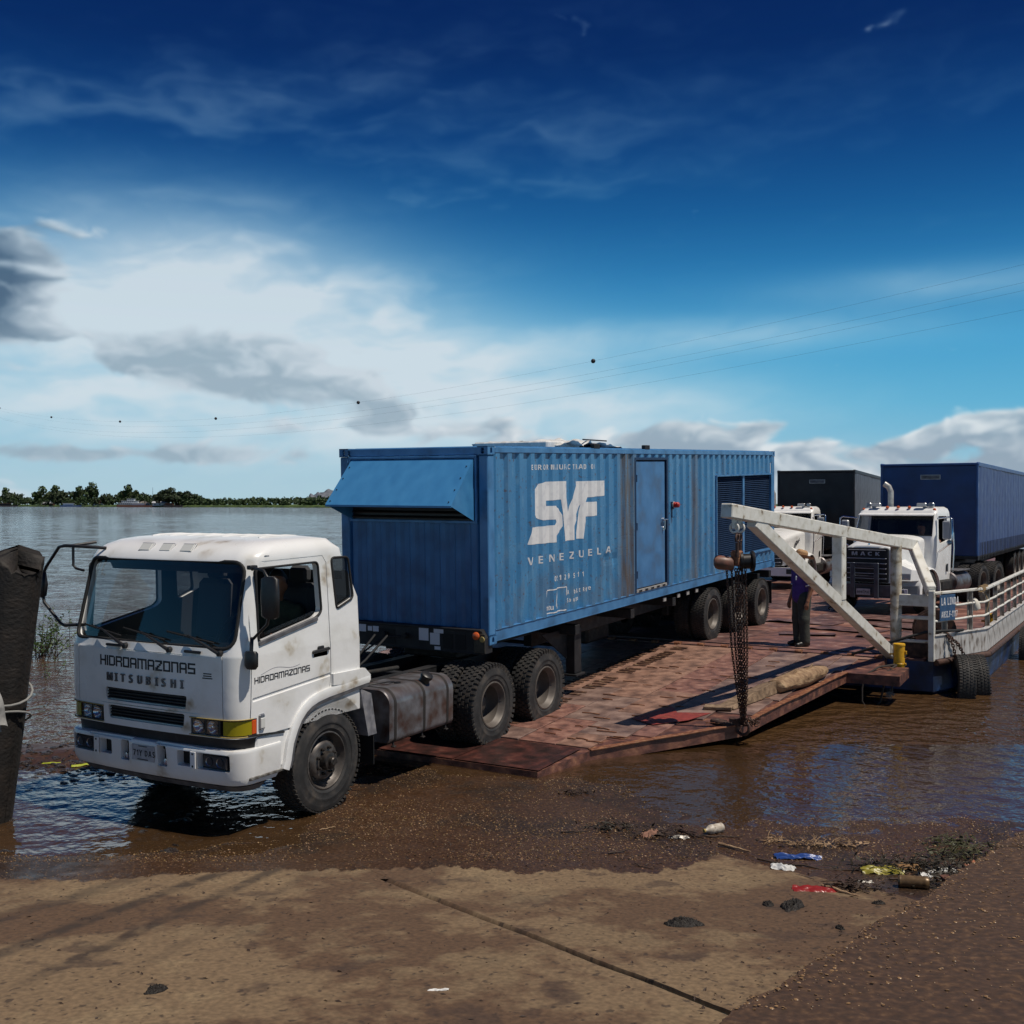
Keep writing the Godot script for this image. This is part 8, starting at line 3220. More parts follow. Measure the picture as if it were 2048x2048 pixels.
func make_waiting_trucks() -> void:
	var a: Node3D = await make_bonneted("white bonneted truck with a push bar in front of the blue curtain trailer", Vector3(-6.18, DECK + 0.005, -27.15), -0.155, true)
	await make_bonneted("white bonneted truck with a flame decal in front of the black trailer", Vector3(-10.62, DECK + 0.005, -33.3), 0.03, false)
	make_curtain_trailer("long dark blue curtain-sided trailer behind the right-hand white truck", Vector3(-5.61, DECK + 0.005, -32.0), 0.0, M["trailer blue"], M["curtain blue"], M["trailer edge"], 3.72, true)
	make_curtain_trailer("black box trailer behind the left-hand white truck", Vector3(-10.2, DECK + 0.005, -37.5), 0.13, M["trailer black"], M["curtain grey"], M["trailer edge dark"], 3.75, false)
	# the driver of the right-hand truck, an elbow on the door
	var d := thing("person", "person in dark clothing with a forearm on the door of the right-hand white truck", "person", a.transform * Vector3(0.50, 1.32, -2.40), Vector3(0, -0.155, 0))
	var skin := [[Vector3(0, 0.62, 0.04), 0.085, Vector3(0, 0.70, 0.05), 0.092], [Vector3(0, 0.55, 0.08), 0.055, Vector3(0, 0.60, 0.10), 0.06], [Vector3(0, 0.44, 0.02), 0.055, Vector3(0, 0.56, 0.04), 0.055], [Vector3(0, 0.61, 0.14), 0.016, Vector3(0, 0.58, 0.155), 0.018],
		[Vector3(0, 0.05, 0), 0.14, Vector3(0, 0.34, 0), 0.14], [Vector3(0.20, 0.38, 0), 0.055, Vector3(0.42, 0.36, 0.0), 0.046], [Vector3(0.42, 0.36, 0.0), 0.044, Vector3(0.46, 0.38, 0.24), 0.032], [Vector3(-0.20, 0.36, 0), 0.055, Vector3(-0.24, 0.14, 0.14), 0.045], [Vector3(-0.24, 0.14, 0.14), 0.042, Vector3(-0.12, 0.28, 0.34), 0.032]]
	for s in [-1.0, 1.0]:
		var c := Vector3(0.46, 0.385, 0.26) if s > 0 else Vector3(-0.12, 0.28, 0.36)
		for k in 4:
			var o := c + Vector3(-0.02 + k * 0.016, 0.0, 0.02)
			skin.append([o, 0.010, o + Vector3(0, -0.012, 0.045), 0.009])
			skin.append([o + Vector3(0, -0.012, 0.045), 0.009, o + Vector3(0, -0.045, 0.05), 0.008])
		skin.append([c, 0.012, c + Vector3(-0.035, 0.0, 0.04), 0.009])
	part("body", body(skin, 0.018, 0.03), M["skin"], d)
	part("shirt", body([[Vector3(0, 0.0, 0), 0.165, Vector3(0, 0.34, 0), 0.16], [Vector3(-0.17, 0.37, 0), 0.08, Vector3(0.17, 0.38, 0), 0.08], [Vector3(0.20, 0.38, 0), 0.07, Vector3(0.34, 0.37, 0.0), 0.062], [Vector3(-0.20, 0.36, 0), 0.07, Vector3(-0.23, 0.22, 0.08), 0.062]], 0.022, 0.05), M["navy cloth"], d)
	part("hair", body([[Vector3(0, 0.69, 0.02), 0.098, Vector3(0, 0.74, 0.04), 0.085]], 0.02, 0.03), M["hair"], d)


# ================================================================ drift and litter along the water's edge
func on_ground(e: float, d: float, lift := 0.0) -> Vector3:
	var p := xz(e, d)
	return Vector3(p.x, ground_at(e, d) + lift, p.y)


func stick_mesh(l: float, r: float, bend: float, seed_: int, twigs := 0) -> Mb:
	var g := RandomNumberGenerator.new()
	g.seed = seed_
	var m := Mb.new()
	var pts := []
	var rr := []
	for k in 9:
		var u := k / 8.0
		pts.append(Vector3((u - 0.5) * l, r * 0.8 + 0.01 * g.randf(), bend * sin(u * PI) + 0.02 * l * g.randfn()))
		rr.append(r * (1.0 - 0.55 * u) * g.randf_range(0.85, 1.1))
	m.tube(pts, rr, 7)
	for k in twigs:
		var p: Vector3 = pts[2 + g.randi() % 6]
		var dd := Vector3(g.randf_range(0.1, 0.6), g.randf_range(0.0, 0.35), g.randf_range(-1.0, 1.0)).normalized() * l * g.randf_range(0.06, 0.16)
		m.tube([p, p + dd * 0.6, p + dd], [r * 0.4, r * 0.28, r * 0.12], 5)
	return m


func crumple(w: float, l: float, h: float, seed_: int, folds := 9.0) -> ArrayMesh:
	var f := func(u: float, v: float) -> Vector3:
		var n := noise_fine.get_noise_2d(u * folds + seed_ * 7.3, v * folds)
		var n2 := noise_cell.get_noise_2d(u * folds * 1.7 + seed_ * 3.1, v * folds * 1.7)
		var edge := sin(PI * clampf(u, 0, 1)) * sin(PI * clampf(v, 0, 1))
		return Vector3((u - 0.5) * w * (1.0 + 0.25 * noise_big.get_noise_2d(v * 6.0, seed_ * 9.0)), maxf(0.002, h * (0.20 + 0.5 * pow(maxf(edge, 0.0), 0.5) + 0.7 * n + 0.25 * (n2 + 0.6))), (v - 0.5) * l * (1.0 + 0.3 * noise_big.get_noise_2d(u * 6.0, seed_ * 5.0)))
	return grid(22, 22, f)


func clump(count: int, w: float, l: float, h: float, seed_: int, leaf := 0.03) -> Mb:
	# a tangle of dead stems and leaves
	var g := RandomNumberGenerator.new()
	g.seed = seed_
	var m := Mb.new()
	for k in count:
		var p := Vector3(g.randfn() * w * 0.32, g.randf() * h * 0.7, g.randfn() * l * 0.32)
		if k % 3 == 0:
			var dd := Vector3(g.randfn(), g.randfn() * 0.25, g.randfn()).normalized() * g.randf_range(0.05, 0.16)
			m.tube([p, p + dd * 0.5 + Vector3(0, g.randf() * 0.02, 0), p + dd], [0.004, 0.004, 0.002], 4)
		else:
			m.flat()
			var x := Vector3(g.randfn(), g.randfn() * 0.35, g.randfn()).normalized() * leaf * g.randf_range(0.5, 1.5)
			var z := Vector3(g.randfn(), g.randfn() * 0.5, g.randfn()).normalized() * leaf * g.randf_range(0.2, 0.6)
			m.quad(p - x, p + z, p + x, p - z)
	return m


func mud_clod(w: float, l: float, h: float, seed_: int) -> ArrayMesh:
	var f := func(u: float, v: float) -> Vector3:
		var a := u * TAU
		var r := v * (1.0 + 0.35 * noise_big.get_noise_2d(cos(a) * 9.0 + seed_, sin(a) * 9.0))
		var y := h * sqrt(maxf(0.0, 1.0 - v * v)) * (0.75 + 0.9 * noise_fine.get_noise_2d(cos(a) * r * 14.0 + seed_ * 3.0, sin(a) * r * 14.0)) - 0.004
		return Vector3(cos(a) * r * w * 0.5, y, sin(a) * r * l * 0.5)
	return grid(36, 16, f)


func litter(called: String, label: String, category: String, mesh, m: Material, at: Vector3, turn := 0.0, group := "") -> MeshInstance3D:
	var o := part(called, mesh, m, null, at, Vector3(0, turn, 0))
	tag(o, label, category, group)
	return o


func make_litter() -> void:
	var yaw := deg_to_rad(YAW)
	# bottle: pale scuffed plastic lying on its side
	var b := thing("bottle", "pale scuffed plastic bottle lying at the water's edge beside drift twigs", "bottle", on_ground(1.97, 10.78, 0.045), Vector3(0, yaw + 0.55, 0))
	var m := Mb.new()
	var lie := Transform3D(Basis(Vector3.BACK, PI / 2), Vector3.ZERO)
	m.lathe([Vector2(0, -0.10), Vector2(0.04, -0.10), Vector2(0.047, -0.09), Vector2(0.045, -0.06), Vector2(0.047, -0.03), Vector2(0.044, 0.0), Vector2(0.047, 0.03), Vector2(0.046, 0.05), Vector2(0.035, 0.075), Vector2(0.018, 0.10), Vector2(0.016, 0.115), Vector2(0, 0.115)], lie, 20)
	part("bottle_body", m, M["bottle white"], b)
	m = Mb.new()
	m.lathe([Vector2(0, 0.115), Vector2(0.019, 0.115), Vector2(0.019, 0.135), Vector2(0, 0.135)], lie, 12)
	part("cap", m, M["old yellow"], b)
	# ribbed drinks can, half crushed
	var c := thing("can", "ribbed brownish can lying beside the dark side slab", "can", on_ground(3.26, 8.98, 0.05), Vector3(0, yaw - 0.35, 0.05))
	m = Mb.new()
	var prof := [Vector2(0, -0.12), Vector2(0.042, -0.12)]
	for k in 12:
		prof.append(Vector2(0.050 + 0.003 * (k % 2), -0.105 + k * 0.019))
	prof.append_array([Vector2(0.042, 0.12), Vector2(0, 0.12)])
	m.lathe(prof, lie, 22)
	part("can_body", m, M["can tan"], c)
	litter("wrapper", "red crumpled wrapper on the dry concrete", "wrapper", crumple(0.34, 0.17, 0.035, 3), M["wrapper red"], on_ground(2.44, 8.88), yaw - 0.1)
	litter("bag", "torn blue plastic bag among the drift at the water's edge", "bag", crumple(0.40, 0.09, 0.05, 5), M["bag blue"], on_ground(2.57, 9.95), yaw - 0.15)
	litter("paper", "crumpled white paper at the edge of the dry concrete", "paper", crumple(0.20, 0.10, 0.05, 8), M["sheet white"], on_ground(2.35, 9.60), yaw - 0.4)
	litter("wrapper", "yellow torn wrapper beside the heap of drift", "wrapper", crumple(0.34, 0.16, 0.06, 11), M["wrapper yellow"], on_ground(3.18, 9.50), yaw - 0.2)
	litter("rag", "tan rag tangled in the drift beside the yellow wrapper", "rag", crumple(0.30, 0.14, 0.07, 13), M["cloth tan"], on_ground(3.38, 9.58), yaw + 0.3)
	litter("paper", "small white scrap right of the yellow wrapper", "paper", crumple(0.12, 0.06, 0.04, 17), M["sheet white"], on_ground(3.50, 9.36), yaw)
	litter("bag", "orange and pink bag caught on the weed against the side slab", "bag", crumple(0.16, 0.14, 0.09, 19), M["bag orange"], on_ground(3.98, 9.55), yaw)
	litter("paper", "white shred lying in the drift left of the orange bag", "paper", crumple(0.24, 0.05, 0.04, 23), M["sheet white"], on_ground(3.70, 9.52), yaw + 0.1)
	litter("foil", "silvery foil lid in the drift left of the pale bottle", "foil", crumple(0.20, 0.09, 0.03, 29), M["foil"], on_ground(1.60, 10.60), yaw)
	litter("rag", "pinkish rag in the twigs left of the foil lid", "rag", crumple(0.20, 0.10, 0.06, 31), M["cloth pink"], on_ground(1.34, 10.66), yaw + 0.5)
	litter("scrap", "clear plastic scrap in the shallow water right of the red wrapper", "scrap", crumple(0.13, 0.06, 0.025, 37), M["foil"], on_ground(2.92, 9.15), yaw)
	litter("leaf", "yellow-green leaf on the mud left of the bumper", "leaf", crumple(0.26, 0.07, 0.03, 41, 4.0), M["leaf yellow"], on_ground(-5.25, 13.55), yaw + 0.4)
	litter("leaf", "paler yellow leaf further left on the mud bank", "leaf", crumple(0.20, 0.06, 0.02, 43, 4.0), M["leaf yellow"], on_ground(-5.68, 13.65), yaw)
	litter("scrap", "pale scrap of card near the bottom edge of the landing", "scrap", crumple(0.12, 0.025, 0.015, 47), M["sheet white"], on_ground(-0.43, 6.42), yaw + 0.1)
	# sticks
	var sticks := [[2.06, 10.23, 0.34, 0.016, 0.01, -0.75, "short thick stick right of the pale bottle", 0, "driftwood"], [2.70, 9.66, 1.10, 0.010, 0.05, -0.30, "long thin dark branch with twigs beside the blue bag", 4, "dark wood"], [2.62, 8.80, 0.36, 0.015, 0.0, -0.85, "pale split stick beside the red wrapper", 0, "driftwood"], [2.76, 8.98, 0.46, 0.010, 0.02, -0.25, "dark stick right of the red wrapper", 3, "dark wood"], [3.70, 9.22, 1.10, 0.012, 0.02, 0.02, "long straight stick lying along the heap of drift", 0, "dark wood"], [1.72, 10.72, 0.36, 0.012, 0.02, -0.9, "bent twig just left of the pale bottle", 3, "dark wood"], [1.15, 9.66, 0.20, 0.006, 0.01, -0.8, "thin twig crossing the edge of the wet concrete", 1, "dark wood"], [0.98, 10.10, 0.24, 0.008, 0.01, 0.5, "short dark twig on the wet ground left of the pale drift", 1, "dark wood"], [-1.82, 10.91, 0.18, 0.006, 0.01, 0.7, "pale twig on the wet ground in front of the tractor's front wheel", 1, "driftwood"], [0.62, 10.75, 0.30, 0.010, 0.02, 0.15, "dark twig left of the pinkish rag", 2, "dark wood"], [2.0, 10.62, 0.42, 0.010, 0.01, -0.1, "flat stick just in front of the pale bottle", 1, "dark wood"]]
	for s in sticks:
		litter("stick", s[6], "stick", stick_mesh(s[2], s[3], s[4], int(s[0] * 100.0), s[7]), M[s[8]], on_ground(s[0], s[1]), yaw + s[5], "sticks along the water's edge")
	var bd := Mb.new()
	bd.box(Vector3(0, 0.02, 0), Vector3(0.09, 0.04, 0.34), 0.004)
	litter("board", "short reddish board standing out of the drift by the side slab", "board", bd, M["old red wood"], on_ground(3.58, 8.95, 0.02), yaw + 0.1)
	# tangles of weed and dead leaves
	var tangles := [[1.42, 10.68, 70, 0.55, 0.22, 0.06, "tangle of twigs round the foil lid left of the pale bottle"], [0.98, 10.88, 40, 0.34, 0.2, 0.07, "small tangle of dead leaves at the left end of the drift"], [3.30, 9.62, 110, 0.6, 0.22, 0.08, "tangle of weed behind the yellow wrapper"], [3.82, 9.55, 190, 0.85, 0.34, 0.10, "dark heap of weed round the orange bag"], [4.12, 10.05, 120, 0.60, 0.22, 0.10, "weed pushed up against the side slab behind the orange bag"], [3.72, 9.05, 120, 0.6, 0.26, 0.07, "dark weed behind the ribbed can"], [4.15, 10.42, 60, 0.40, 0.12, 0.07, "floating weed nearest the ferry"], [2.88, 10.34, 60, 0.60, 0.10, 0.04, "string of floating stems behind the blue bag"], [2.72, 8.92, 60, 0.34, 0.16, 0.08, "knot of roots behind the red wrapper"], [2.50, 10.52, 22, 0.2, 0.08, 0.03, "pale floating scraps left of the string of stems"], [0.66, 12.17, 26, 0.24, 0.10, 0.05, "dark leaf cluster on the wet gravel in front of the ramp tip"]]
	var i := 0
	for q in tangles:
		var tg := litter("drift_tangle", q[6], "drift", clump(q[2] * 2, q[3] * 1.1, q[4] * 1.3, q[5] * 1.2, 300 + i, 0.032), M[["dark wood", "weed dark", "weed dark", "weed dark", "weed olive", "weed dark", "weed olive", "driftwood", "dark wood", "driftwood", "dark wood"][i]], on_ground(q[0], q[1], 0.004), yaw, "drift along the water's edge")
		tg.set_meta("kind", "stuff")
		i += 1
	var clods := [[1.21, 7.87, 0.28, 0.16, 0.05, "black clod of mud alone in the middle of the dry concrete"], [2.12, 8.36, 0.30, 0.15, 0.055, "larger black clod of mud below the red wrapper"], [1.95, 8.42, 0.10, 0.08, 0.035, "small black clod left of the larger one"], [2.80, 8.45, 0.10, 0.06, 0.03, "little dark clod near the water's tip"], [-2.06, 6.39, 0.14, 0.08, 0.04, "dark lump with a straw at the bottom left of the landing"], [2.3, 7.75, 0.09, 0.05, 0.025, "little clod between the side slab and the joint"]]
	i = 0
	for q in clods:
		litter("mud_clod", q[5], "mud", mud_clod(q[2], q[3], q[4], 60 + i * 7), M["black mud"], on_ground(q[0], q[1], 0.006), yaw + i, "mud clods on the landing")
		i += 1
	var st := Mb.new()
	st.tube([Vector3(-0.10, 0.01, 0.0), Vector3(0.0, 0.05, 0.02), Vector3(0.12, 0.015, 0.0)], 0.005, 5)
	litter("straw", "pale bent straw near the bottom edge by the side slab", "straw", st, M["sheet white"], on_ground(1.50, 6.12, 0.0), yaw - 0.5)
	# small leaves, chips and stems scattered everywhere by the water
	var leaf := Mb.new()
	leaf.flat()
	leaf.quad(Vector3(-1, 0.0, 0), Vector3(0, 0.25, -0.4), Vector3(1, 0.05, 0), Vector3(0, 0.1, 0.4))
	leaf.tri(Vector3(-1, 0, 0), Vector3(-1.6, 0.05, 0.1), Vector3(-1, 0.05, 0.08))
	var tr := []
	for k in 1500:
		var e: float
		var d: float
		if k < 700:
			e = rng.randf_range(-1.0, 4.2)
			d = wet_edge(e) + 0.15 + absf(rng.randfn()) * 0.45
		elif k < 1100:
			e = rng.randf_range(-4.0, 3.0)
			d = rng.randf_range(5.8, 9.6)
		else:
			e = kerb_e(9.0) + rng.randf_range(-1.6, 0.2)
			d = rng.randf_range(6.0, 9.6)
			e = kerb_e(d) - absf(rng.randfn()) * 0.4
		if e > kerb_e(d) - 0.03:
			continue
		var s := 0.010 + 0.018 * pow(rng.randf(), 2.5)
		tr.append(Transform3D(Basis.from_euler(Vector3(rng.randfn() * 0.2, rng.randf() * TAU, rng.randfn() * 0.2)).scaled(Vector3(s, s, s * rng.randf_range(0.3, 1.0))), on_ground(e, d, 0.006)))
	var mm := MultiMesh.new()
	mm.transform_format = MultiMesh.TRANSFORM_3D
	mm.mesh = leaf.done()
	mm.instance_count = tr.size()
	for k in tr.size():
		mm.set_instance_transform(k, tr[k])
	var mi := MultiMeshInstance3D.new()
	mi.name = "leaf_litter"
	mi.multimesh = mm
	mi.material_override = M["dark wood"]
	add_child(mi)
	mi.set_meta("kind", "stuff")
	tag(mi, "dead leaves and chips scattered over the landing", "leaf litter")
	# wet clods that make the mud bank lumpy left of the tractor
	var cl := []
	var clod := Mb.new()
	clod.soft()
	clod.lathe([Vector2(0, -0.5), Vector2(0.9, -0.2), Vector2(0.8, 0.2), Vector2(0.4, 0.45), Vector2(0, 0.5)], Transform3D(), 7)
	for k in 4200:
		var e := rng.randf_range(-9.5, -3.0)
		var d := 13.4 + rng.randfn() * 0.65 if k < 1500 else rng.randf_range(10.2, 13.6)
		if k >= 1500 and noise_big.get_noise_2d(e * 7.0, d * 10.0) < -0.1:
			continue
		var s := 0.015 + 0.05 * pow(rng.randf(), 3.0)
		cl.append(Transform3D(Basis.from_euler(Vector3(rng.randfn() * 0.4, rng.randf() * TAU, rng.randfn() * 0.4)).scaled(Vector3(1.5, 0.6, 1.0) * s), on_ground(e, d, 0.004)))
	mm = MultiMesh.new()
	mm.transform_format = MultiMesh.TRANSFORM_3D
	mm.mesh = clod.done()
	mm.instance_count = cl.size()
	for k in cl.size():
		mm.set_instance_transform(k, cl[k])
	mi = MultiMeshInstance3D.new()
	mi.name = "mud_lumps"
	mi.multimesh = mm
	mi.material_override = M["wet mud"]
	add_child(mi)
	mi.set_meta("kind", "stuff")
	tag(mi, "wet lumps of dark mud on the bank left of the tractor", "mud")


func make_left_edge() -> void:
	# leaning old post with a cloth knotted to it
	var p := thing("mooring_post", "thick dark weathered post with a split top leaning at the left edge", "post", Vector3(-10.36, -0.2, -6.90), Vector3(0, 0.3, 0))
	var f := func(u: float, v: float) -> Vector3:
		var a := u * TAU
		var y := v * 2.95
		var top := 1.0 if v < 1.0 else 0.0
		var r := 0.25 * (1.0 + 0.12 * noise_big.get_noise_2d(cos(a) * 6.0, sin(a) * 6.0 + y) + 0.10 * absf(noise_fine.get_noise_2d(a * 4.0, y * 0.8)))
		var cut := y - 0.22 * sm(0.9, 1.0, v) * (0.5 + 0.5 * sin(a * 2.0 + 0.7)) - 0.16 * sm(0.9, 1.0, v) * noise_fine.get_noise_2d(a * 8.0, 3.0)
		return Vector3(cos(a) * r * top + 0.30 * v + 0.05, cut, sin(a) * r * top - 0.18 * v)
	part("timber", grid(40, 40, f), M["post wood"], p)
	var m := Mb.new()
	for k in 2:
		var ring := []
		for j in 20:
			var a := TAU * j / 20
			ring.append(Vector3(cos(a) * 0.285 + 0.22 - 0.02 * k, 1.52 - 0.30 * k + 0.12 * cos(a + 2.4) * (1 - 2 * k), sin(a) * 0.285 - 0.10))
		m.tube(ring, 0.013, 6, true)
	part("cord", m, M["rope grey"], p)
	var cl := thing("cloth", "grey-white rag knotted to the leaning post at the left edge", "cloth", Vector3(-9.90, 0, -6.74))
	var fold := func(u: float, v: float) -> Vector3:
		var w := lerpf(0.03, 0.14, sm(0.0, 0.6, v))
		var y := lerpf(1.72, 1.02, v) + 0.04 * sin(u * 9.0) * v
		return Vector3((u - 0.5) * w + 0.09 * v + 0.015 * sin(v * 12.0), y, 0.04 * sin(u * 14.0 + v * 3.0) * (0.3 + v) - (u - 0.5) * w * 0.5)
	part("rag", grid(24, 24, fold), M["rag grey"], cl)
	# drowned shrub standing in the river
	var b := thing("shrub", "leafy half-drowned shrub standing in the river by the leaning post", "shrub", Vector3(-20.3, -0.05, -15.0))
	m = Mb.new()
	var lf := Mb.new()
	lf.flat()
	var g := RandomNumberGenerator.new()
	g.seed = 404
	for k in 46:
		var an := g.randf() * TAU
		var spread := g.randf_range(0.1, 1.0)
		var h := g.randf_range(0.35, 1.05) * (1.25 - 0.55 * spread)
		var base := Vector3(g.randfn() * 0.22, 0, g.randfn() * 0.22)
		var tip := base + Vector3(cos(an) * spread * 0.75, h, sin(an) * spread * 0.75)
		var mid := base.lerp(tip, 0.5) + Vector3(0, 0.10, 0)
		m.tube([base, mid, tip], [0.009, 0.006, 0.002], 4)
		for j in 22:
			var u := g.randf_range(0.2, 1.0)
			var q: Vector3 = base.lerp(mid, u * 2.0) if u < 0.5 else mid.lerp(tip, u * 2.0 - 1.0)
			var d := Vector3(g.randfn(), g.randfn() * 0.5 + 0.15, g.randfn()).normalized() * g.randf_range(0.03, 0.085)
			var s := d.cross(Vector3(g.randfn(), g.randfn(), g.randfn())).normalized() * 0.016
			lf.quad(q, q + d * 0.5 + s, q + d, q + d * 0.5 - s)
	for k in 5:
		var at := Vector3(1.0 + 0.35 * k, 0, -0.3 + 0.5 * k)
		for w in 4:
			var tip := at + Vector3(g.randfn() * 0.12, g.randf_range(0.2, 0.42), g.randfn() * 0.12)
			m.tube([at, tip], [0.005, 0.002], 4)
			for j in 6:
				var q := at.lerp(tip, g.randf_range(0.3, 1.0))
				var d := Vector3(g.randfn(), g.randfn() * 0.4, g.randfn()).normalized() * 0.05
				var s := d.cross(Vector3.UP).normalized() * 0.013
				lf.quad(q, q + d * 0.5 + s, q + d, q + d * 0.5 - s)
	part("stems", m, M["dark wood"], b)
	part("leaves", lf, M["shrub leaf"], b)


# ================================================================ materials
func make_materials() -> void:
	shared_rough = noise_tex(3, 0.015, 4, ramp([[0.0, Color(0.72, 0.72, 0.72)], [0.5, Color(0.9, 0.9, 0.9)], [1.0, Color(1, 1, 1)]]))
	shared_bump = noise_tex(9, 0.05, 5)
	worn("cab white", [[0.0, Color8(150, 132, 110)], [0.10, Color8(196, 190, 178)], [0.2, Color8(220, 219, 216)], [0.5, Color8(230, 230, 229)], [1.0, Color8(234, 234, 234)]], 0.34, 0.0, 1.9, 0.15)
	M["cab white"].clearcoat_enabled = true
	M["cab white"].clearcoat = 0.35
	M["cab white"].clearcoat_roughness = 0.15
	worn("truck white", [[0.0, Color8(205, 203, 198)], [0.3, Color8(226, 226, 224)], [1.0, Color8(234, 234, 233)]], 0.3, 0.0, 2.2)
	worn("ferry white", [[0.0, Color8(92, 70, 48)], [0.10, Color8(140, 122, 98)], [0.17, Color8(196, 192, 180)], [0.45, Color8(214, 212, 204)], [1.0, Color8(226, 225, 220)]], 0.55, 0.0, 1.1, 0.1, 0.02, 6)
	worn("column white", [[0.0, Color8(86, 62, 42)], [0.25, Color8(146, 128, 100)], [0.42, Color8(198, 190, 172)], [1.0, Color8(220, 216, 208)]], 0.55, 0.0, 0.8, 0.2)
	worn("bulwark white", [[0.0, Color8(52, 40, 34)], [0.20, Color8(92, 78, 66)], [0.27, Color8(150, 144, 138)], [0.5, Color8(186, 184, 182)], [1.0, Color8(206, 205, 202)]], 0.6, 0.0, 0.9, 0.2, 0.02, 6)
	M["bulwark white"].uv1_scale = Vector3(1.5, 0.5, 1.5)
	worn("rail grey", [[0.0, Color8(96, 78, 64)], [0.4, Color8(142, 136, 128)], [1.0, Color8(176, 172, 166)]], 0.6, 0.0, 0.6)
	worn("rim steel", [[0.1, Color8(60, 56, 54)], [0.6, Color8(96, 91, 88)], [1.0, Color8(120, 114, 108)]], 0.5, 0.5, 0.5)
	worn("rim dusty", [[0.1, Color8(92, 86, 80)], [0.6, Color8(88, 81, 76)], [1.0, Color8(112, 103, 94)]], 0.6, 0.2, 0.5)
	worn("hub steel", [[0.1, Color8(48, 45, 43)], [1.0, Color8(92, 86, 82)]], 0.45, 0.6, 0.2)
	worn("tyre", [[0.1, Color8(34, 34, 35)], [0.5, Color8(46, 45, 45)], [0.8, Color8(66, 62, 59)], [1.0, Color8(84, 76, 68)]], 0.82, 0.0, 0.7, 0.1)
	worn("tread", [[0.2, Color8(30, 30, 31)], [0.7, Color8(48, 46, 45)], [1.0, Color8(86, 74, 62)]], 0.85, 0.0, 0.5)
	mat("rubber", Color8(24, 24, 25), 0.7)
	mat("black", Color8(12, 12, 13), 0.7)
	worn("black plastic", [[0.0, Color8(22, 22, 24)], [0.7, Color8(34, 34, 36)], [1.0, Color8(56, 54, 52)]], 0.5, 0.0, 0.6)
	worn("grey plastic", [[0.0, Color8(88, 88, 92)], [0.6, Color8(122, 122, 128)], [1.0, Color8(146, 144, 144)]], 0.6, 0.0, 0.6)
	worn("dull grey", [[0.0, Color8(62, 62, 66)], [0.6, Color8(96, 96, 100)], [1.0, Color8(118, 116, 114)]], 0.65, 0.0, 0.7)
	mat("mirror grey", Color8(150, 154, 160), 0.3)
	glass("tinted glass", Color(0.14, 0.17, 0.17), 0.26)
	glass("side glass", Color(0.06, 0.07, 0.08), 0.20)
	glass("dark glass", Color(0.04, 0.05, 0.06), 0.82)
	glass("lamp glass", Color(0.6, 0.62, 0.62), 0.08)
	mat("lamp glass dark", Color8(60, 62, 66), 0.12)
	mat("lamp white", Color8(206, 206, 202), 0.2)
	mat("chrome", Color8(215, 216, 220), 0.16, 1.0)
	mat("dull chrome", Color8(160, 162, 166), 0.34, 0.85)
	mat("amber yellow", Color8(150, 138, 22), 0.2)
	mat("amber orange", Color8(206, 84, 22), 0.25)
	mat("lamp orange", Color8(196, 92, 48), 0.3)
	mat("old yellow", Color8(168, 146, 84), 0.6)
	mat("beacon red", Color8(168, 34, 26), 0.25)
	worn("plate", [[0.0, Color8(150, 150, 156)], [1.0, Color8(190, 190, 194)]], 0.5, 0.1, 0.3)
	mat("ink", Color8(14, 14, 26), 0.5)
	mat("swash grey", Color8(120, 120, 130), 0.5)
	worn("badge", [[0.0, Color8(70, 70, 74)], [1.0, Color8(132, 132, 136)]], 0.35, 0.6, 0.1)
	mat("cab trim", Color8(34, 36, 40), 0.8)
	mat("bright bar", Color8(196, 198, 204), 0.3, 0.3)
	mat("cab seat", Color8(62, 64, 68), 0.9)
	worn("step metal", [[0.0, Color8(70, 60, 50)], [0.5, Color8(126, 124, 120)], [1.0, Color8(170, 168, 162)]], 0.5, 0.4, 0.25)
	worn("chassis", [[0.0, Color8(20, 20, 22)], [0.7, Color8(34, 34, 37)], [1.0, Color8(62, 52, 44)]], 0.7, 0.0, 0.9)
	worn("grime", [[0.0, Color8(16, 15, 15)], [0.6, Color8(32, 30, 28)], [1.0, Color8(62, 52, 44)]], 0.8, 0.0, 0.5, 0.3)
	worn("tank", [[0.0, Color8(90, 62, 52)], [0.22, Color8(104, 92, 88)], [0.55, Color8(124, 122, 124)], [1.0, Color8(152, 152, 156)]], 0.42, 0.6, 0.9, 0.1)
	mat("strap", Color8(52, 48, 46), 0.6, 0.3)
	worn("box blue", [[0.0, Color8(36, 82, 128)], [0.5, Color8(46, 104, 156)], [1.0, Color8(58, 118, 170)]], 0.38, 0.0, 1.6)
	worn("rail blue", [[0.0, Color8(80, 76, 78)], [0.14, Color8(56, 98, 138)], [0.5, Color8(68, 122, 172)], [1.0, Color8(82, 136, 184)]], 0.4, 0.0, 1.4)
	worn("hood blue", [[0.0, Color8(56, 116, 166)], [0.5, Color8(64, 128, 178)], [1.0, Color8(74, 138, 186)]], 0.4, 0.0, 1.0)
	worn("door blue", [[0.0, Color8(70, 96, 130)], [0.5, Color8(66, 116, 166)], [1.0, Color8(80, 130, 180)]], 0.45, 0.0, 1.8)
	mat("seam blue", Color8(24, 52, 86), 0.5)
	worn("slat blue", [[0.0, Color8(20, 40, 66)], [1.0, Color8(36, 64, 98)]], 0.5, 0.0, 1.0)
	worn("letter white", [[0.0, Color8(196, 196, 202)], [0.4, Color8(222, 222, 224)], [1.0, Color8(232, 232, 232)]], 0.5, 0.0, 0.6)
	worn("pale metal", [[0.0, Color8(150, 148, 146)], [1.0, Color8(196, 194, 190)]], 0.45, 0.3, 0.5)
	worn("sheet white", [[0.0, Color8(186, 186, 184)], [1.0, Color8(232, 232, 230)]], 0.6, 0.0, 0.4)
	mat("sticker white", Color8(214, 214, 220), 0.6)
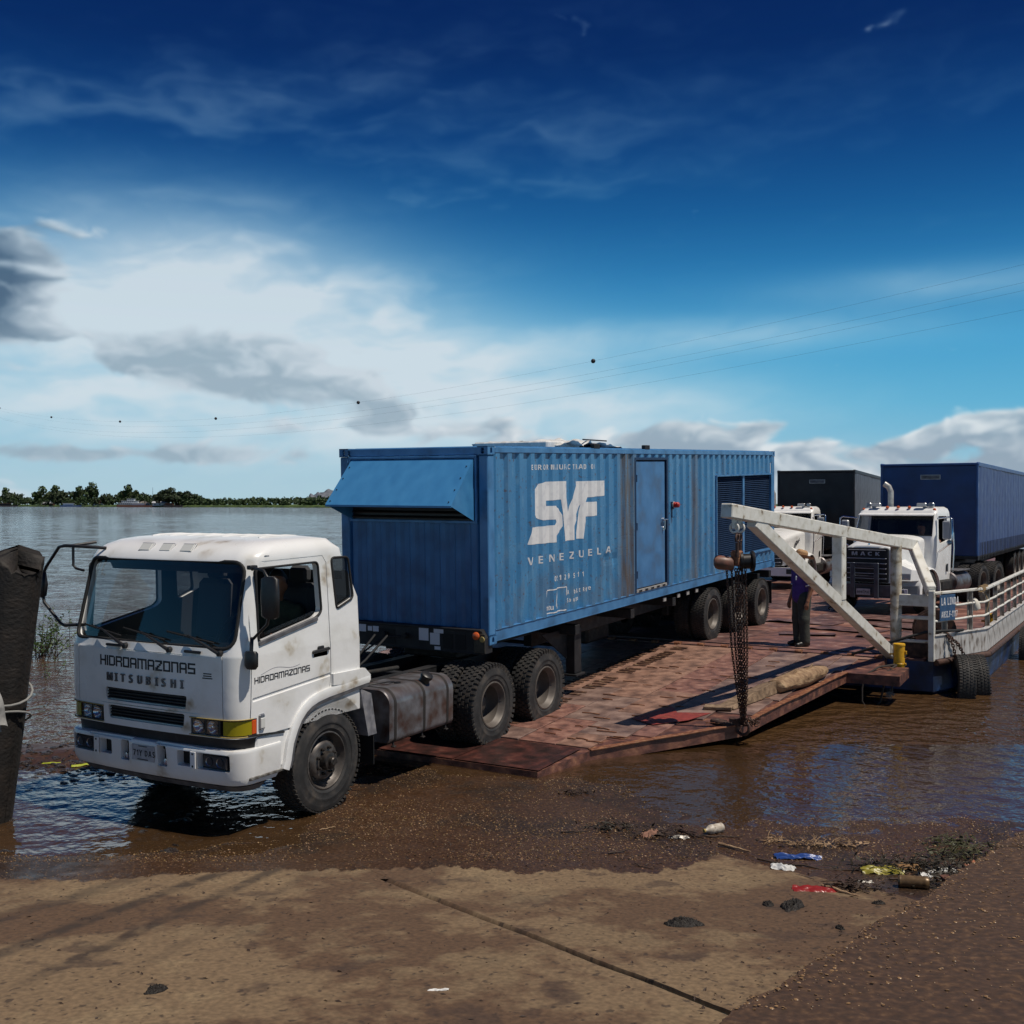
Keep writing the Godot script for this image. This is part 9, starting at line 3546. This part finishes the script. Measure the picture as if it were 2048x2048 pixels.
	worn("olive steel", [[0.0, Color8(48, 46, 38)], [1.0, Color8(76, 70, 58)]], 0.6, 0.0, 0.3)
	worn("hull blue", [[0.0, Color8(24, 26, 34)], [0.3, Color8(22, 38, 66)], [0.7, Color8(26, 58, 106)], [1.0, Color8(34, 76, 128)]], 0.55, 0.0, 2.2, 0.3)
	worn("deck plate", [[0.0, Color8(70, 50, 48)], [0.35, Color8(104, 74, 68)], [0.65, Color8(124, 86, 76)], [1.0, Color8(158, 132, 122)]], 0.55, 0.0, 1.9, 0.35, 0.012, 6)
	worn("deck plate worn", [[0.0, Color8(62, 48, 48)], [0.35, Color8(98, 72, 68)], [0.65, Color8(112, 82, 76)], [1.0, Color8(150, 136, 130)]], 0.5, 0.0, 1.6, 0.35, 0.012, 6)
	worn("deck plate pale", [[0.0, Color8(64, 44, 40)], [0.35, Color8(110, 74, 62)], [0.65, Color8(138, 96, 82)], [1.0, Color8(166, 134, 118)]], 0.6, 0.0, 2.2, 0.35, 0.012, 6)
	worn("ramp plate", [[0.1, Color8(92, 68, 58)], [0.4, Color8(124, 94, 80)], [0.65, Color8(142, 108, 92)], [1.0, Color8(166, 134, 114)]], 0.62, 0.0, 1.2, 0.4, 0.014, 6)
	worn("ramp plate red", [[0.1, Color8(86, 60, 54)], [0.4, Color8(118, 82, 72)], [0.65, Color8(136, 98, 86)], [1.0, Color8(158, 122, 106)]], 0.58, 0.0, 1.0, 0.4, 0.014, 6)
	worn("ramp plate grey", [[0.1, Color8(84, 66, 62)], [0.4, Color8(112, 90, 82)], [0.65, Color8(132, 108, 98)], [1.0, Color8(156, 132, 120)]], 0.55, 0.0, 1.4, 0.4, 0.014, 6)
	worn("ramp side", [[0.0, Color8(46, 30, 27)], [0.35, Color8(82, 50, 43)], [0.6, Color8(102, 64, 53)], [1.0, Color8(150, 106, 80)]], 0.7, 0.0, 0.9, 0.5)
	worn("toe plate", [[0.0, Color8(34, 24, 22)], [0.5, Color8(62, 38, 34)], [0.8, Color8(84, 48, 42)], [1.0, Color8(96, 66, 56)]], 0.42, 0.0, 1.0, 0.25)
	worn("cleat", [[0.0, Color8(44, 28, 22)], [0.5, Color8(78, 50, 38)], [0.8, Color8(112, 86, 66)], [1.0, Color8(176, 156, 126)]], 0.6, 0.0, 0.35, 0.4)
	worn("rust light", [[0.0, Color8(82, 44, 28)], [0.5, Color8(122, 74, 48)], [1.0, Color8(158, 116, 82)]], 0.75, 0.0, 0.4, 0.4)
	worn("rust dark", [[0.0, Color8(36, 24, 20)], [0.5, Color8(66, 44, 36)], [1.0, Color8(96, 68, 54)]], 0.75, 0.0, 0.5, 0.4)
	worn("chain rust", [[0.0, Color8(42, 28, 24)], [0.6, Color8(76, 52, 42)], [1.0, Color8(120, 92, 74)]], 0.6, 0.3, 0.2)
	worn("hoist brown", [[0.0, Color8(66, 44, 36)], [0.6, Color8(112, 78, 64)], [1.0, Color8(154, 76, 56)]], 0.55, 0.0, 0.4)
	mat("black steel", Color8(30, 28, 30), 0.45, 0.4)
	worn("old red", [[0.0, Color8(112, 46, 40)], [1.0, Color8(150, 62, 52)]], 0.6, 0.0, 0.4)
	worn("bollard yellow", [[0.0, Color8(120, 78, 30)], [0.2, Color8(196, 148, 24)], [1.0, Color8(222, 172, 30)]], 0.45, 0.0, 0.4)
	mat("rope dark", Color8(52, 46, 42), 0.9)
	mat("rope grey", Color8(132, 132, 130), 0.95)
	mat("rope tan", Color8(150, 126, 92), 0.9)
	mat("float white", Color8(206, 202, 190), 0.6)
	worn("sign blue", [[0.0, Color8(38, 66, 100)], [1.0, Color8(52, 88, 128)]], 0.5, 0.0, 0.5)
	worn("old wood", [[0.0, Color8(84, 68, 52)], [0.5, Color8(126, 104, 82)], [1.0, Color8(158, 134, 108)]], 0.85, 0.0, 0.5, 0.5)
	worn("driftwood", [[0.0, Color8(88, 66, 46)], [0.5, Color8(138, 110, 82)], [1.0, Color8(176, 150, 118)]], 0.85, 0.0, 0.4, 0.6)
	worn("dark wood", [[0.0, Color8(30, 22, 17)], [0.6, Color8(58, 42, 32)], [1.0, Color8(88, 66, 48)]], 0.8, 0.0, 0.2)
	worn("post wood", [[0.0, Color8(14, 12, 11)], [0.5, Color8(27, 22, 19)], [1.0, Color8(48, 39, 32)]], 0.85, 0.0, 0.7, 0.8)
	worn("old red wood", [[0.0, Color8(74, 44, 34)], [1.0, Color8(112, 72, 56)]], 0.85, 0.0, 0.3)
	worn("rag grey", [[0.0, Color8(120, 118, 116)], [1.0, Color8(186, 184, 180)]], 0.95, 0.0, 0.3)
	mat("shrub leaf", Color8(62, 86, 40), 0.6)
	M["shrub leaf"].backlight_enabled = true
	M["shrub leaf"].backlight = Color(0.2, 0.25, 0.08)
	worn("weed dark", [[0.0, Color8(26, 22, 16)], [1.0, Color8(64, 56, 38)]], 0.7, 0.0, 0.2)
	worn("weed olive", [[0.0, Color8(40, 42, 24)], [1.0, Color8(84, 84, 46)]], 0.7, 0.0, 0.2)
	worn("black mud", [[0.0, Color8(14, 11, 9)], [1.0, Color8(34, 26, 20)]], 0.8, 0.0, 0.2, 0.8)
	worn("wet mud", [[0.0, Color8(26, 19, 15)], [1.0, Color8(58, 42, 32)]], 0.35, 0.0, 0.4, 0.4)
	worn("bottle white", [[0.0, Color8(150, 136, 118)], [1.0, Color8(206, 200, 188)]], 0.5, 0.0, 0.15)
	worn("can tan", [[0.0, Color8(84, 66, 46)], [1.0, Color8(138, 114, 82)]], 0.4, 0.3, 0.2)
	mat("wrapper red", Color8(136, 38, 36), 0.3)
	mat("wrapper yellow", Color8(140, 132, 52), 0.4)
	mat("bag blue", Color8(44, 74, 138), 0.35)
	mat("bag orange", Color8(166, 104, 74), 0.4)
	mat("cloth tan", Color8(140, 108, 72), 0.9)
	mat("cloth pink", Color8(134, 98, 82), 0.9)
	mat("foil", Color8(150, 146, 138), 0.4, 0.3)
	mat("leaf yellow", Color8(156, 164, 44), 0.5)
	worn("skin", [[0.0, Color8(112, 74, 54)], [1.0, Color8(146, 98, 72)]], 0.55, 0.0, 0.3)
	mat("hair", Color8(18, 15, 14), 0.6)
	worn("olive cloth", [[0.0, Color8(52, 54, 38)], [1.0, Color8(80, 80, 58)]], 0.95, 0.0, 0.3)
	worn("dark cloth", [[0.0, Color8(26, 26, 30)], [1.0, Color8(46, 46, 52)]], 0.95, 0.0, 0.3)
	worn("navy cloth", [[0.0, Color8(22, 24, 40)], [1.0, Color8(38, 40, 60)]], 0.95, 0.0, 0.3)
	worn("purple cloth", [[0.0, Color8(58, 36, 104)], [1.0, Color8(82, 52, 138)]], 0.9, 0.0, 0.4, 0.4)
	worn("grey cloth", [[0.0, Color8(46, 48, 44)], [1.0, Color8(72, 74, 68)]], 0.95, 0.0, 0.4, 0.5)
	mat("black leather", Color8(20, 19, 19), 0.45)
	worn("straw", [[0.0, Color8(150, 112, 76)], [1.0, Color8(198, 162, 118)]], 0.8, 0.0, 0.08, 0.3)
	worn("trailer blue", [[0.0, Color8(16, 44, 92)], [1.0, Color8(24, 62, 122)]], 0.45, 0.0, 2.5)
	worn("curtain blue", [[0.0, Color8(26, 44, 96)], [1.0, Color8(38, 60, 120)]], 0.5, 0.0, 1.8)
	worn("trailer edge", [[0.0, Color8(30, 58, 106)], [1.0, Color8(44, 84, 146)]], 0.45, 0.0, 1.5)
	worn("trailer black", [[0.0, Color8(24, 25, 28)], [1.0, Color8(38, 40, 44)]], 0.6, 0.0, 2.0)
	worn("curtain grey", [[0.0, Color8(70, 74, 84)], [1.0, Color8(98, 102, 112)]], 0.6, 0.0, 1.5)
	mat("trailer edge dark", Color8(30, 32, 36), 0.5)
	worn("bumper grey", [[0.0, Color8(72, 76, 84)], [1.0, Color8(104, 108, 118)]], 0.4, 0.5, 0.8)
	mat("bumper dark", Color8(26, 28, 34), 0.5)


func _ready() -> void:
	# ---- camera
	var cam := Camera3D.new()
	cam.name = "camera"
	cam.position = Vector3(0, 3.2, 0)
	cam.rotation = Vector3(deg_to_rad(-0.36), deg_to_rad(YAW), 0)
	cam.fov = 49.57
	cam.near = 0.1
	cam.far = 12000.0
	add_child(cam)
	cam.current = true
	# ---- sky
	var env := Environment.new()
	env.background_mode = Environment.BG_SKY
	env.sky = make_sky()
	env.background_energy_multiplier = 0.90
	env.tonemap_mode = Environment.TONE_MAPPER_LINEAR
	env.tonemap_exposure = 1.1
	env.sdfgi_enabled = true
	env.ssao_enabled = true
	env.ssil_enabled = true
	var we := WorldEnvironment.new()
	we.name = "surroundings"
	we.environment = env
	add_child(we)
	# ---- sun: high on the right
	var sun := DirectionalLight3D.new()
	sun.name = "sun"
	sun.light_energy = 1.15
	sun.light_color = Color(1.0, 0.965, 0.91)
	sun.light_angular_distance = 0.5
	sun.shadow_enabled = true
	add_child(sun)
	sun.look_at_from_position(Vector3(1.45, 2.9, -0.10), Vector3.ZERO)
	rng.seed = 20240
	make_materials()
	# ---- the setting
	make_ground()
	make_river()
	make_far_bank()
	make_power_line()
	# ---- the large things
	make_ferry()
	make_ramp()
	await make_tractor()
	make_trailer()
	make_container()
	await make_waiting_trucks()
	# ---- small things
	make_hoist()
	make_gear()
	make_deckhand()
	make_left_edge()
	make_litter()
